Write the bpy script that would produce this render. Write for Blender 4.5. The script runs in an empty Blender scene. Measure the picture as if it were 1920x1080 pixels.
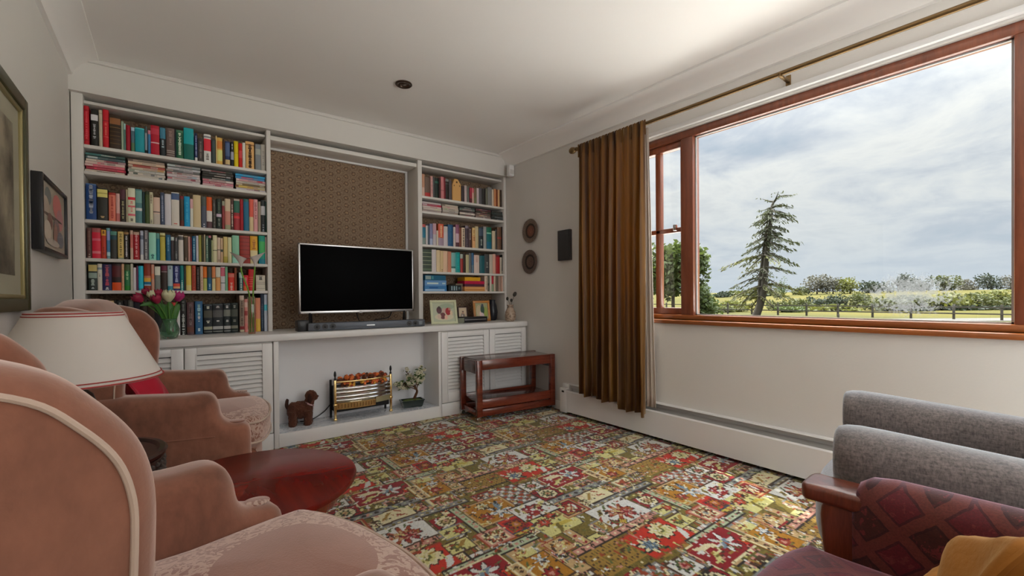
import bpy, bmesh, math, random
import numpy as np
from mathutils import Vector, Matrix, Euler
random.seed(7)
rnd = random.Random(11)
C = bpy.context.scene.collection
PI = math.pi
sin, cos = math.sin, math.cos

# ------------------------------------------------------------------ camera
FPX, CYPX = 832.08, 562.82
YAW, PITCH, ROLL = math.radians(37.698), math.radians(0.427), math.radians(0.457)
CAM = Vector((0, 0, 0.94))
fw = Vector((sin(YAW)*cos(PITCH), cos(YAW)*cos(PITCH), -sin(PITCH)))
rt = Vector((cos(YAW), -sin(YAW), 0))
dn = fw.cross(rt)
rt2 = rt*cos(ROLL) + dn*sin(ROLL)
dn2 = -rt*sin(ROLL) + dn*cos(ROLL)
cd = bpy.data.cameras.new('camera')
cam = bpy.data.objects.new('camera', cd)
C.objects.link(cam)
cd.sensor_width = 36
cd.lens = FPX/1920*36
cd.shift_y = (CYPX-540)/1920
cd.clip_start = 0.02
cd.clip_end = 2000
mw = Matrix((rt2, -dn2, -fw)).transposed().to_4x4()
mw.translation = CAM
cam.matrix_world = mw
bpy.context.scene.camera = cam

def ray(px, py):
    return rt2*((px-960)/FPX) + dn2*((py-CYPX)/FPX) + fw
def on(px, py, ax, val):                      # where the sight line meets the world plane  axis = val
    r = ray(px, py)
    return CAM + r*((val-CAM[ax])/r[ax])
def at(px, py, Z):                            # the point Z metres ahead of the lens
    return CAM + ray(px, py)*Z

# ------------------------------------------------------------------ colours, node helpers
def lin(c):
    return c/12.92 if c <= 0.04045 else ((c+0.055)/1.055)**2.4
def hx(h, k=1.0):
    h = h.lstrip('#')
    return tuple(min(0.92, lin(int(h[i:i+2], 16)/255)*k) for i in (0, 2, 4))

class NT:
    def __init__(s, name):
        s.m = bpy.data.materials.new(name)
        s.m.use_nodes = True
        s.t = s.m.node_tree
        s.b = s.t.nodes['Principled BSDF']
        s.o = s.t.nodes['Material Output']
    def n(s, typ, **kw):
        x = s.t.nodes.new(typ)
        for k, v in kw.items():
            setattr(x, k, v)
        return x
    def l(s, a, b):
        s.t.links.new(a, b)
    def inp(s, sock, v):
        if hasattr(v, 'is_linked') or hasattr(v, 'links'):
            s.l(v, sock)
        else:
            sock.default_value = v
    def mt(s, op, a, b=0.0, c=None, clamp=False):
        x = s.n('ShaderNodeMath', operation=op)
        x.use_clamp = clamp
        s.inp(x.inputs[0], a)
        s.inp(x.inputs[1], b)
        if c is not None:
            s.inp(x.inputs[2], c)
        return x.outputs[0]
    def mix(s, f, a, b, bt='MIX'):
        x = s.n('ShaderNodeMix', data_type='RGBA', blend_type=bt)
        s.inp(x.inputs[0], f)
        s.inp(x.inputs[6], a if hasattr(a, 'links') else (*a[:3], 1))
        s.inp(x.inputs[7], b if hasattr(b, 'links') else (*b[:3], 1))
        return x.outputs[2]
    def co(s, which='Object'):
        return s.n('ShaderNodeTexCoord').outputs[which]
    def mapping(s, v, scale=(1, 1, 1), rot=(0, 0, 0), loc=(0, 0, 0)):
        x = s.n('ShaderNodeMapping')
        x.inputs['Scale'].default_value = scale
        x.inputs['Rotation'].default_value = rot
        x.inputs['Location'].default_value = loc
        s.l(v, x.inputs[0])
        return x.outputs[0]
    def noise(s, v, scale, detail=3, rough=0.5, out=0, dist=0.0):
        x = s.n('ShaderNodeTexNoise')
        s.l(v, x.inputs['Vector'])
        x.inputs['Scale'].default_value = scale
        x.inputs['Detail'].default_value = detail
        x.inputs['Roughness'].default_value = rough
        x.inputs['Distortion'].default_value = dist
        return x.outputs[out]
    def voro(s, v, scale, feature='F1', rand=1.0, out='Distance'):
        x = s.n('ShaderNodeTexVoronoi', feature=feature)
        s.l(v, x.inputs['Vector'])
        x.inputs['Scale'].default_value = scale
        x.inputs['Randomness'].default_value = rand
        return x.outputs[out]
    def ramp(s, f, stops, interp='LINEAR'):
        x = s.n('ShaderNodeValToRGB')
        r = x.color_ramp
        r.interpolation = interp
        while len(r.elements) < len(stops):
            r.elements.new(0.5)
        for e, (p, c) in zip(r.elements, stops):
            e.position = p
            e.color = (*c[:3], 1) if len(c) < 4 else c
        s.l(f, x.inputs[0])
        return x.outputs[0]
    def bump(s, h, strength=0.3, dist=0.002):
        x = s.n('ShaderNodeBump')
        x.inputs['Strength'].default_value = strength
        x.inputs['Distance'].default_value = dist
        s.l(h, x.inputs['Height'])
        s.l(x.outputs[0], s.b.inputs['Normal'])
        return x.outputs[0]
    def col(s, v):
        s.inp(s.b.inputs['Base Color'], v if hasattr(v, 'links') else (*v[:3], 1))

def pm(name, rgb, rough=0.6, var=0.08, vs=6.0, bump=0.0, bs=150.0, metal=0.0, sheen=0.0, sheen_tint=(1, 1, 1), coat=0.0, spec=0.5, trans=0.0, ior=1.45, bd=0.001):
    t = NT(name)
    rgb = hx(rgb) if isinstance(rgb, str) else rgb
    v = t.co()
    f = t.noise(v, vs, 4)
    t.col(t.mix(f, tuple(c*(1-var) for c in rgb), tuple(min(1, c*(1+var)) for c in rgb)))
    b = t.b.inputs
    b['Roughness'].default_value = rough
    b['Metallic'].default_value = metal
    b['Specular IOR Level'].default_value = spec
    b['Coat Weight'].default_value = coat
    b['Coat Roughness'].default_value = 0.08
    b['Sheen Weight'].default_value = sheen
    b['Sheen Tint'].default_value = (*sheen_tint, 1)
    b['Sheen Roughness'].default_value = 0.35
    b['Transmission Weight'].default_value = trans
    b['IOR'].default_value = ior
    if bump:
        t.bump(t.noise(v, bs, 3), bump, bd)
    return t.m

def wood(name, dark, light, rough=0.3, coat=0.3, scale=(1, 12, 12), ring=6.0, rot=(0, 0, 0)):
    t = NT(name)
    d, l = hx(dark), hx(light)
    v = t.mapping(t.co(), scale, rot)
    n1 = t.noise(v, 2.2, 5, 0.6, dist=0.8)
    n2 = t.noise(v, ring*5, 3, 0.6)
    f = t.mt('ADD', t.mt('MULTIPLY', n1, 0.75), t.mt('MULTIPLY', n2, 0.35))
    t.col(t.ramp(f, [(0.35, d), (0.72, l)]))
    t.b.inputs['Roughness'].default_value = rough
    t.b.inputs['Coat Weight'].default_value = coat
    t.b.inputs['Coat Roughness'].default_value = 0.1
    t.bump(n2, 0.08, 0.001)
    return t.m

# ------------------------------------------------------------------ mesh builder
class B:
    def __init__(s):
        s.bm = bmesh.new()
        s.cl = None
        s.cur = (1, 1, 1)
        s.fc = []
    def face(s, vs):
        try:
            f = s.bm.faces.new(vs)
        except ValueError:
            return None
        s.fc.append((f, s.cur))
        return f
    def v(s, p):
        return s.bm.verts.new(p)
    def box(s, lo, hi, r=0.0, seg=2):
        x0, y0, z0 = lo
        x1, y1, z1 = hi
        if r <= 0:
            p = [s.v((x, y, z)) for z in (z0, z1) for y in (y0, y1) for x in (x0, x1)]
            for q in ((0, 2, 3, 1), (4, 5, 7, 6), (0, 1, 5, 4), (2, 6, 7, 3), (0, 4, 6, 2), (1, 3, 7, 5)):
                s.face([p[i] for i in q])
            return s
        tb = bmesh.new()
        bmesh.ops.create_cube(tb, size=1)
        for q in tb.verts:
            q.co = Vector(((x0+x1)/2+q.co.x*(x1-x0), (y0+y1)/2+q.co.y*(y1-y0), (z0+z1)/2+q.co.z*(z1-z0)))
        r = min(r, 0.49*min(x1-x0, y1-y0, z1-z0))
        bmesh.ops.bevel(tb, geom=tb.edges[:], offset=r, segments=seg, affect='EDGES', profile=0.5)
        return s.add(tb)
    def add(s, tb, M=None):
        mp = {}
        for q in tb.verts:
            mp[q] = s.v(M @ q.co if M else q.co)
        for f in tb.faces:
            s.face([mp[q] for q in f.verts])
        tb.free()
        return s
    def loft(s, rings, closed=True, cap0=True, cap1=True, loop=False):
        R = [[s.v(p) for p in r] for r in rings]
        n = len(R[0])
        m = len(R)
        for i in range(m if loop else m-1):
            a, b = R[i], R[(i+1) % m]
            for j in range(n if closed else n-1):
                s.face([a[j], a[(j+1) % n], b[(j+1) % n], b[j]])
        if cap0 and not loop:
            s.face(R[0][::-1])
        if cap1 and not loop:
            s.face(R[-1])
        return s
    def tube(s, pts, r, seg=8, loop=False, caps=True):
        pts = [Vector(p) for p in pts]
        n = len(pts)
        rs = r if isinstance(r, (list, tuple)) else [r]*n
        rings = []
        up = None
        for i, p in enumerate(pts):
            a = pts[i-1] if (i > 0 or loop) else p
            b = pts[(i+1) % n] if (i < n-1 or loop) else p
            t = (b-a)
            t = t.normalized() if t.length > 1e-9 else Vector((0, 0, 1))
            if up is None:
                up = t.orthogonal().normalized()
            up = (up - t*up.dot(t))
            up = up.normalized() if up.length > 1e-6 else t.orthogonal().normalized()
            w = t.cross(up)
            rings.append([p + (up*cos(2*PI*k/seg) + w*sin(2*PI*k/seg))*rs[i] for k in range(seg)])
        return s.loft(rings, True, caps, caps, loop)
    def lathe(s, prof, c=(0, 0, 0), seg=20, cap=True, squash=1.0):
        c = Vector(c)
        rings = [[c+Vector((r*cos(2*PI*k/seg), r*sin(2*PI*k/seg)*squash, z)) for k in range(seg)] for r, z in prof]
        return s.loft(rings, True, cap, cap)
    def cyl(s, c, r, h, axis='z', seg=20, r2=None):
        c = Vector(c)
        r2 = r if r2 is None else r2
        ax = {'x': (Vector((0, 1, 0)), Vector((0, 0, 1)), Vector((1, 0, 0))), 'y': (Vector((0, 0, 1)), Vector((1, 0, 0)), Vector((0, 1, 0))), 'z': (Vector((1, 0, 0)), Vector((0, 1, 0)), Vector((0, 0, 1)))}[axis]
        rings = [[c+ax[0]*rr*cos(2*PI*k/seg)+ax[1]*rr*sin(2*PI*k/seg)+ax[2]*z for k in range(seg)] for rr, z in ((r, 0), (r2, h))]
        return s.loft(rings)
    def blob(s, c, rad, sub=2, M=None):
        tb = bmesh.new()
        bmesh.ops.create_icosphere(tb, subdivisions=sub, radius=1)
        rad = (rad,)*3 if not hasattr(rad, '__len__') else rad
        for q in tb.verts:
            p = Vector((q.co.x*rad[0], q.co.y*rad[1], q.co.z*rad[2]))
            q.co = (M @ p if M else p) + Vector(c)
        return s.add(tb)
    def quad(s, a, b, c, d):
        s.face([s.v(a), s.v(b), s.v(c), s.v(d)])
        return s
    def pad(s, outline, t, r, puff=0.0, puff0=0.0, mp=lambda u, v, w: (u, v, w), steps=4, caps=4, relax=0):
        """rounded slab: outline in (u,v), thickness t along w from 0 to t, rim radius r, caps bulged by puff"""
        P = [Vector(p) for p in outline]
        n = len(P)
        cen = sum(P, Vector((0, 0)))/n
        area = sum(P[i].x*P[(i+1) % n].y-P[(i+1) % n].x*P[i].y for i in range(n))
        sg = 1 if area > 0 else -1
        nor = []
        for i in range(n):
            d = (P[(i+1) % n]-P[i-1]).normalized()
            nor.append(Vector((d.y, -d.x))*sg)
        def off(d):
            Q = [P[i]-nor[i]*d for i in range(n)]
            for _ in range(int(relax*d/r) if r else 0):
                Q = [Q[i]*0.5+(Q[i-1]+Q[(i+1) % n])*0.25 for i in range(n)]
            return Q
        rings = []
        base = off(r)
        for k in range(1, caps):
            q = k/caps
            rings.append([(*(cen+(p-cen)*q), -puff0*(1-q*q)) for p in base])
        for k in range(steps+1):
            a = PI/2*k/steps
            rings.append([(p.x, p.y, r*(1-cos(a))) for p in off(r*(1-sin(a)))])
        for k in range(steps+1):
            a = PI/2*k/steps
            rings.append([(p.x, p.y, t-r+r*sin(a)) for p in off(r*(1-cos(a)))])
        for k in range(caps-1, 0, -1):
            q = k/caps
            rings.append([(*(cen+(p-cen)*q), t+puff*(1-q*q)) for p in base])
        return s.loft([[mp(*p) for p in rg] for rg in rings])
    def out(s, name, mat, parent=None, smooth=40, local=False, colour=False):
        me = bpy.data.meshes.new(name)
        bm = s.bm
        if colour:
            lay = bm.loops.layers.float_color.new('Col')
            for f, c in s.fc:
                if f.is_valid:
                    for lp in f.loops:
                        lp[lay] = (*c, 1)
        bmesh.ops.recalc_face_normals(bm, faces=bm.faces[:])
        bm.to_mesh(me)
        bm.free()
        if smooth:
            me.polygons.foreach_set('use_smooth', [True]*len(me.polygons))
            me.set_sharp_from_angle(angle=math.radians(smooth))
        return link(name, me, mat, parent, local)

def wm(o):
    M = o.matrix_basis.copy()
    while o.parent:
        o = o.parent
        M = o.matrix_basis @ M
    return M
def link(name, me, mat, parent=None, local=False):
    o = bpy.data.objects.new(name, me)
    C.objects.link(o)
    for m in (mat if isinstance(mat, (list, tuple)) else [mat]):
        me.materials.append(m)
    if parent:
        o.parent = parent
        if not local:
            me.transform(wm(parent).inverted())
    return o
def tag(o, label, cat, group=None, kind=None):
    if label:
        o['label'] = label
    if cat:
        o['category'] = cat
    if group:
        o['group'] = group
    if kind:
        o['kind'] = kind
    return o
def thing(name, label, cat, loc=(0, 0, 0), rz=0.0, group=None, rot=None):
    o = bpy.data.objects.new(name, None)
    C.objects.link(o)
    o.location = loc
    o.rotation_euler = rot if rot else (0, 0, rz)
    o.empty_display_size = 0.05
    return tag(o, label, cat, group)
def struct(o):
    o['kind'] = 'structure'
    return o
def dup(root, loc, rz, label, group=None):
    r = root.copy()
    C.objects.link(r)
    r.location = loc
    r.rotation_euler = (0, 0, rz)
    r['label'] = label
    if group:
        r['group'] = group
    for ch in list(root.children):
        c = ch.copy()
        C.objects.link(c)
        c.parent = r
        for g in ch.children:
            d = g.copy()
            C.objects.link(d)
            d.parent = c
    return r
def crom(pts, n=8, closed=True):
    P = [Vector(p) for p in pts]
    m = len(P)
    out = []
    rg = range(m) if closed else range(m-1)
    for i in rg:
        if closed:
            a, b, c, d = P[i-1], P[i], P[(i+1) % m], P[(i+2) % m]
        else:
            a, b, c, d = P[max(i-1, 0)], P[i], P[i+1], P[min(i+2, m-1)]
        for k in range(n):
            t = k/n
            out.append(0.5*((2*b)+(c-a)*t+(2*a-5*b+4*c-d)*t*t+(3*b-a-3*c+d)*t**3))
    if not closed:
        out.append(P[-1])
    return out

def colmat(name, rough=0.5, spec=0.4, k=1.0, nz=0.0, ns=200):
    t = NT(name)
    a = t.n('ShaderNodeVertexColor', layer_name='Col')
    c = a.outputs[0]
    if nz:
        c = t.mix(1.0, c, t.ramp(t.noise(t.co(), ns, 2), [(0.3, (1-nz,)*3), (0.7, (1, 1, 1))]), 'MULTIPLY')
    t.col(c)
    t.b.inputs['Roughness'].default_value = rough
    t.b.inputs['Specular IOR Level'].default_value = spec
    return t.m

# ------------------------------------------------------------------ materials
M_WALL = pm('wall_paint', (0.72, 0.70, 0.67), 0.75, 0.02, 3, 0.25, 90, bd=0.002)
M_CEIL = pm('ceiling_paint', (0.87, 0.85, 0.83), 0.85, 0.015, 3)
M_WHITE = pm('white_gloss_paint', (0.80, 0.80, 0.80), 0.35, 0.02, 4)
M_SHELF = pm('shelf_paint', (0.72, 0.70, 0.67), 0.45, 0.02, 4)
M_ALC = pm('alcove_paint', (0.86, 0.875, 0.91), 0.6, 0.02, 4)
M_BLACK = pm('black_plastic', (0.012, 0.012, 0.014), 0.35, 0.1)
M_BLACKM = pm('black_matt', (0.02, 0.02, 0.022), 0.7, 0.1)
M_SILVER = pm('brushed_silver', (0.55, 0.55, 0.56), 0.3, 0.05, metal=1.0)
M_BRASS = pm('polished_brass', (0.78, 0.56, 0.25), 0.22, 0.08, metal=1.0)
M_CHROME = pm('chrome', (0.75, 0.75, 0.76), 0.12, 0.03, metal=1.0)
M_BOOK = colmat('book_cloth', 0.5, 0.4)
M_PRINT = colmat('printed_paper', 0.4, 0.4)
M_MAHOG = wood('mahogany', '#46180e', '#843a26', 0.25, 0.5)
M_FRAME_LIT = wood('window_wood_lit', '#7c4420', '#a8602c', 0.3, 0.4, scale=(12, 1, 12))  # brighter copy holds the light on bottom bar and sill
M_FRAME_SHADE = wood('window_wood_shaded', '#6a3826', '#8c4e34', 0.3, 0.4, scale=(12, 12, 1))  # darker copy holds the shade on uprights and top bar

# ------------------------------------------------------------------ world: broken cloud over a pale sky, brighter overhead
w = bpy.data.worlds.new('world')
bpy.context.scene.world = w
w.use_nodes = True
wt = w.node_tree
class WN(NT):
    def __init__(s):
        s.t = wt
W = WN()
bg = wt.nodes['Background']
gen = W.n('ShaderNodeTexCoord').outputs['Generated']
sx = W.n('ShaderNodeSeparateXYZ')
W.l(gen, sx.inputs[0])
zc = W.mt('MAXIMUM', sx.outputs[2], 0.0)
den = W.mt('ADD', zc, 0.22)
cv = W.n('ShaderNodeCombineXYZ')
W.l(W.mt('DIVIDE', sx.outputs[0], den), cv.inputs[0])
W.l(W.mt('DIVIDE', sx.outputs[1], den), cv.inputs[1])
cv.inputs[2].default_value = 3.7
n1 = W.noise(cv.outputs[0], 2.3, 8, 0.6, dist=0.3)
n2 = W.noise(W.mapping(cv.outputs[0], (1, 1, 1), (0, 0, 0), (7.3, 2.1, 0)), 0.8, 4, 0.5)
cl = W.mt('ADD', W.mt('MULTIPLY', n1, 0.7), W.mt('MULTIPLY', n2, 0.35))
skyc = W.ramp(cl, [(0.38, hx('#9fabb9')), (0.45, hx('#b4bac3')), (0.51, hx('#cacdd0')), (0.58, hx('#dcdcd9')), (0.68, hx('#c6c8ca'))])
hz = W.mix(W.mt('POWER', W.mt('SUBTRACT', 1.0, zc), 6.0), skyc, hx('#bcc6d0'))
zen = W.mt('ADD', 1.10, W.mt('MULTIPLY', W.mt('POWER', zc, 4.0), 30.0))
mul = W.n('ShaderNodeVectorMath', operation='SCALE')
W.l(hz, mul.inputs[0])
W.l(zen, mul.inputs['Scale'])
W.l(mul.outputs[0], bg.inputs[0])
bg.inputs[1].default_value = 1.0

sv = bpy.context.scene.view_settings
sv.view_transform = 'Standard'
sv.look = 'None'
sv.exposure = 0.20
sv.gamma = 1.0
sv.use_curve_mapping = False
sc = bpy.context.scene
sc.cycles.max_bounces = 10
sc.cycles.diffuse_bounces = 6
sc.cycles.transparent_max_bounces = 16
sc.cycles.use_denoising = True
sc.cycles.sample_clamp_indirect = 6.0

sun = bpy.data.lights.new('sun', 'SUN')
sun.energy = 9.0
sun.angle = math.radians(1.2)
sun.color = (1.0, 0.94, 0.84)
so = bpy.data.objects.new('sun', sun)
C.objects.link(so)
so.rotation_euler = Vector((-0.292, -0.70, -1.0)).to_track_quat('-Z', 'Y').to_euler()
so.location = (12, 20, 30)
# ================================================================== ROOM
XL, XW, YB, YR, ZC = -0.42, 2.57, 3.62, -1.25, 2.28
YS, YF, YC = 3.37, 3.40, 3.091               # soffit front, bookcase front, cupboard front
def sbox(name, lo, hi, m, r=0.0, parent=None):
    o = B().box(lo, hi, r).out(name, m, parent)
    return o if parent else struct(o)

# carpet: woven patchwork, one colour per tuft
TU, TV = 0.82, 0.83
RES = 0.005
NU, NV = int(TU/RES), int(TV/RES)
tile = np.zeros((NV, NU, 3))
UU, VV = np.meshgrid((np.arange(NU)+0.5)*RES, (np.arange(NV)+0.5)*RES)
rs = np.random.RandomState(5)
PAL = {k: np.array(hx(h)) for k, h in dict(red='#cc3018', crim='#96141e', ochre='#b67c14', cream='#e8deb4', white='#e2e2de', olive='#7a6a28', gold='#a88438', pale='#dad48c', brown='#50341c', dark='#2c221c', grey='#8a8c8c', blue='#7d95a8', navy='#39455a', pink='#cf9384', rust='#a3451f', tan='#c9a878', green='#5d6b3a', mint='#b6c4a2', yell='#c9b44a').items()}
def dist(cu, cv):
    du = (UU-cu+TU/2) % TU - TU/2
    kk = np.round((UU-cu-du)/TU)
    dv = (VV-cv-kk*0.415+TV/2) % TV - TV/2
    return du, dv
def paint(mask, c, j=0.12):
    m = mask[..., None]
    n = (1+j*(rs.rand(NV, NU, 1)-0.5)*2)
    global tile
    tile = np.where(m, PAL[c]*n, tile)
def rect(cu, cv, w_, h_, c, edge=None, inner=None):
    du, dv = dist(cu, cv)
    if edge:
        paint((abs(du) < w_/2+0.006) & (abs(dv) < h_/2+0.006), edge)
    paint((abs(du) < w_/2) & (abs(dv) < h_/2), c)
    if inner:
        paint((abs(du) < w_/2) & (abs(dv) < h_/2) & ((abs(du) > w_/2-0.011) | (abs(dv) > h_/2-0.011)), inner)
def flower(cu, cv, r, c1, c2, c3, n=8, amp=0.22, ph=0.0, sq=1.0):
    du, dv = dist(cu, cv)
    dv = dv/sq
    rr = np.hypot(du, dv)
    an = np.arctan2(dv, du)
    e = r*(1-amp+amp*np.cos(n*an+ph))
    if r > 0.018:
        paint(rr < e+0.006, 'dark' if c1 not in ('brown', 'dark', 'navy') else 'tan')
    paint(rr < e, c1)
    paint((rr < e*0.62), c2)
    paint(rr < r*0.26, c3)
def leaf(cu, cv, ln, wd, ang, c):
    du, dv = dist(cu, cv)
    a = du*cos(ang)+dv*sin(ang)
    b = -du*sin(ang)+dv*cos(ang)
    paint((abs(a) < ln/2) & (abs(b-0.25*wd*np.sin(a/ln*6)) < wd/2*(1-(2*a/ln)**2)), c)
def dots(cu, cv, w_, h_, step, c, r=0.008, c2=None, off=True):
    nx, ny = int(w_/step), int(h_/step)
    for i in range(nx):
        for j in range(ny):
            if off and (i+j) % 2:
                if c2:
                    du, dv = dist(cu-w_/2+(i+0.5)*w_/nx, cv-h_/2+(j+0.5)*h_/ny)
                    paint(np.hypot(du, dv) < r*0.8, c2)
                continue
            du, dv = dist(cu-w_/2+(i+0.5)*w_/nx, cv-h_/2+(j+0.5)*h_/ny)
            paint(np.hypot(du, dv) < r, c)
def strip(cu, cv, w_, h_, c, cd, edge='dark', step=0.026, c2='cream'):
    rect(cu, cv, w_, h_, c, edge)
    dots(cu, cv, w_, h_, step, cd, 0.0085, c2)
# ground between the patches: small busy blocks
paint(UU > -1, 'olive', 0.3)
GR = ['gold', 'olive', 'tan', 'pale', 'cream', 'gold', 'yell', 'mint', 'brown', 'white', 'rust', 'olive']
for i in range(70):
    u_, v_ = rs.rand()*TU, rs.rand()*TV
    w_, h_ = 0.05+0.07*rs.rand(), 0.04+0.06*rs.rand()
    c_ = GR[rs.randint(len(GR))]
    rect(u_, v_, w_, h_, c_, ['dark', 'brown', 'crim', 'grey'][rs.randint(4)], [None, 'cream', 'tan', 'pink'][rs.randint(4)])
    for q in range(7):
        flower(u_+(rs.rand()-0.5)*w_*0.8, v_+(rs.rand()-0.5)*h_*0.8, 0.007+0.008*rs.rand(), ['brown', 'rust', 'green', 'dark', 'crim', 'ochre', 'cream', 'white'][rs.randint(8)], ['cream', 'pale', 'rust', 'pink'][rs.randint(4)], 'brown', 4)
def speck(n, cs, r0=0.004, r1=0.004):
    for _ in range(n):
        du, dv = dist(rs.rand()*TU, rs.rand()*TV)
        paint(np.hypot(du, dv) < r0+r1*rs.rand(), cs[rs.randint(len(cs))])
speck(420, ['dark', 'cream', 'brown', 'rust', 'green', 'pale', 'navy'])
# long borders
strip(-0.16, 0.135, 0.50, 0.028, 'pink', 'brown')
strip(0.14, 0.335, 0.42, 0.035, 'grey', 'olive', c2='cream')
strip(0.20, -0.095, 0.40, 0.034, 'mint', 'brown', c2='pink')
strip(-0.30, 0.26, 0.036, 0.22, 'tan', 'crim', c2='white')
strip(0.255, 0.17, 0.034, 0.26, 'mint', 'pink', c2='green')
strip(-0.02, -0.345, 0.46, 0.036, 'grey', 'dark', c2='mint')
rect(-0.29, 0.04, 0.21, 0.14, 'gold', 'dark')
dots(-0.29, 0.04, 0.21, 0.14, 0.016, 'brown', 0.005, 'olive')
dots(-0.29, 0.04, 0.2, 0.12, 0.05, 'rust', 0.008)
rect(-0.30, -0.17, 0.20, 0.19, 'grey', 'brown')
dots(-0.30, -0.17, 0.20, 0.19, 0.024, 'rust', 0.0125, 'white')
rect(-0.05, 0.015, 0.26, 0.155, 'red', 'rust')
flower(-0.125, 0.0, 0.052, 'cream', 'cream', 'cream', 7, 0.2)
flower(-0.125, 0.0, 0.034, 'blue', 'navy', 'blue', 8, 0.3)
flower(0.0, 0.035, 0.058, 'cream', 'pale', 'olive', 9, 0.16)
flower(0.0, 0.035, 0.014, 'green', 'green', 'cream', 4)
leaf(0.055, -0.03, 0.09, 0.03, 0.8, 'white')
rect(0.075, -0.175, 0.27, 0.15, 'crim', 'cream')
flower(0.11, -0.17, 0.06, 'white', 'white', 'blue', 6, 0.42)
leaf(0.11, -0.17, 0.1, 0.02, 0.4, 'blue')
leaf(0.02, -0.14, 0.12, 0.035, -0.5, 'cream')
leaf(0.0, -0.20, 0.09, 0.03, 0.3, 'pale')
flower(0.185, -0.215, 0.03, 'red', 'ochre', 'olive', 5)
rect(0.385, 0.18, 0.22, 0.20, 'ochre', 'brown', 'tan')
flower(0.41, 0.15, 0.062, 'white', 'blue', 'white', 6, 0.45)
leaf(0.43, 0.2, 0.09, 0.03, 1.0, 'blue')
flower(0.335, 0.145, 0.03, 'rust', 'crim', 'pink', 7)
flower(0.37, 0.235, 0.032, 'cream', 'mint', 'gold', 7)
rect(0.27, -0.275, 0.17, 0.16, 'ochre', 'brown')
rect(0.215, -0.275, 0.035, 0.16, 'tan', 'cream')
dots(0.215, -0.275, 0.03, 0.16, 0.03, 'brown', 0.008, off=False)
flower(0.29, -0.31, 0.034, 'crim', 'rust', 'pink', 7)
flower(0.31, -0.23, 0.034, 'white', 'blue', 'white', 6, 0.4)
rect(-0.01, 0.24, 0.24, 0.17, 'white', 'brown')
flower(-0.005, 0.235, 0.072, 'rust', 'tan', 'crim', 8, 0.35)
flower(0.02, 0.215, 0.045, 'crim', 'pink', 'crim', 5, 0.4)
leaf(-0.085, 0.28, 0.07, 0.022, 0.6, 'olive')
flower(-0.095, 0.19, 0.02, 'crim', 'rust', 'brown', 4)
flower(-0.06, 0.175, 0.02, 'yell', 'ochre', 'yell', 4)
rect(-0.285, 0.375, 0.19, 0.2, 'pale', 'grey')
flower(-0.325, 0.37, 0.034, 'rust', 'red', 'pink', 7)
flower(-0.265, 0.40, 0.030, 'rust', 'red', 'pink', 7)
flower(-0.33, 0.435, 0.014, 'brown', 'rust', 'brown', 4)
flower(-0.285, 0.445, 0.013, 'rust', 'rust', 'brown', 4)
leaf(-0.265, 0.325, 0.12, 0.026, -0.35, 'yell')
leaf(-0.30, 0.305, 0.08, 0.022, 0.9, 'olive')
rect(-0.155, 0.40, 0.125, 0.125, 'tan', 'rust')
rect(-0.155, 0.40, 0.10, 0.10, 'crim', 'dark')
flower(-0.155, 0.40, 0.042, 'cream', 'rust', 'cream', 8, 0.25)
rect(0.03, 0.41, 0.17, 0.09, 'cream', 'brown')
leaf(0.0, 0.42, 0.08, 0.016, 0.5, 'gold')
leaf(0.05, 0.40, 0.07, 0.014, -0.6, 'rust')
rect(0.18, 0.22, 0.11, 0.10, 'crim', 'brown')
flower(0.18, 0.22, 0.040, 'cream', 'cream', 'cream', 1, 0)
flower(0.18, 0.22, 0.027, 'olive', 'tan', 'brown', 8)
rect(0.165, 0.13, 0.10, 0.075, 'pale', 'grey')
flower(0.185, 0.125, 0.026, 'rust', 'red', 'pink', 7)
flower(0.14, 0.14, 0.016, 'brown', 'rust', 'brown', 5)
rect(0.275, -0.005, 0.115, 0.105, 'cream', 'rust', 'pink')
flower(0.275, -0.005, 0.042, 'rust', 'cream', 'grey', 8)
rect(0.395, 0.02, 0.11, 0.105, 'crim', 'navy', 'red')
flower(0.395, 0.02, 0.036, 'rust', 'ochre', 'pink', 8)
rect(0.13, 0.03, 0.10, 0.075, 'pale', 'brown')
flower(0.12, 0.03, 0.026, 'olive', 'green', 'yell', 6)
leaf(0.15, 0.04, 0.06, 0.02, 0.4, 'gold')
rect(-0.285, -0.34, 0.19, 0.13, 'white', 'dark')
flower(-0.29, -0.345, 0.048, 'crim', 'crim', 'white', 8, 0.15)
dots(-0.29, -0.345, 0.06, 0.06, 0.02, 'white', 0.005, off=True)
leaf(-0.225, -0.32, 0.08, 0.026, 0.2, 'pale')
leaf(-0.35, -0.31, 0.06, 0.02, 1.0, 'olive')
flower(-0.345, -0.385, 0.016, 'crim', 'rust', 'crim', 4)
rect(-0.13, -0.265, 0.12, 0.10, 'crim', 'dark')
flower(-0.13, -0.265, 0.043, 'cream', 'cream', 'cream', 1, 0)
flower(-0.13, -0.265, 0.028, 'green', 'tan', 'crim', 8)
rect(-0.14, -0.15, 0.10, 0.085, 'white', 'brown')
flower(-0.14, -0.15, 0.034, 'green', 'pink', 'crim', 8)
for i in range(330):
    leaf(rs.rand()*TU, rs.rand()*TV, 0.022+0.03*rs.rand(), 0.007+0.007*rs.rand(), 6.3*rs.rand(), ['dark', 'brown', 'cream', 'olive', 'pink', 'white', 'gold', 'rust', 'green', 'pale'][rs.randint(10)])
speck(320, ['dark', 'brown', 'cream', 'olive', 'pink', 'white'], 0.003, 0.003)
x0, x1, y0, y1 = -0.42, 2.57, 0.2, 3.2
nx, ny = int((x1-x0)/RES), int((y1-y0)/RES)
gx, gy = np.meshgrid(x0+np.arange(nx+1)*(x1-x0)/nx, y0+np.arange(ny+1)*(y1-y0)/ny)
col_ = np.floor((gx-1.55+TU/2)/TU)
iu = (((gx-1.55) % TU)/RES).astype(int) % NU
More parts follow.
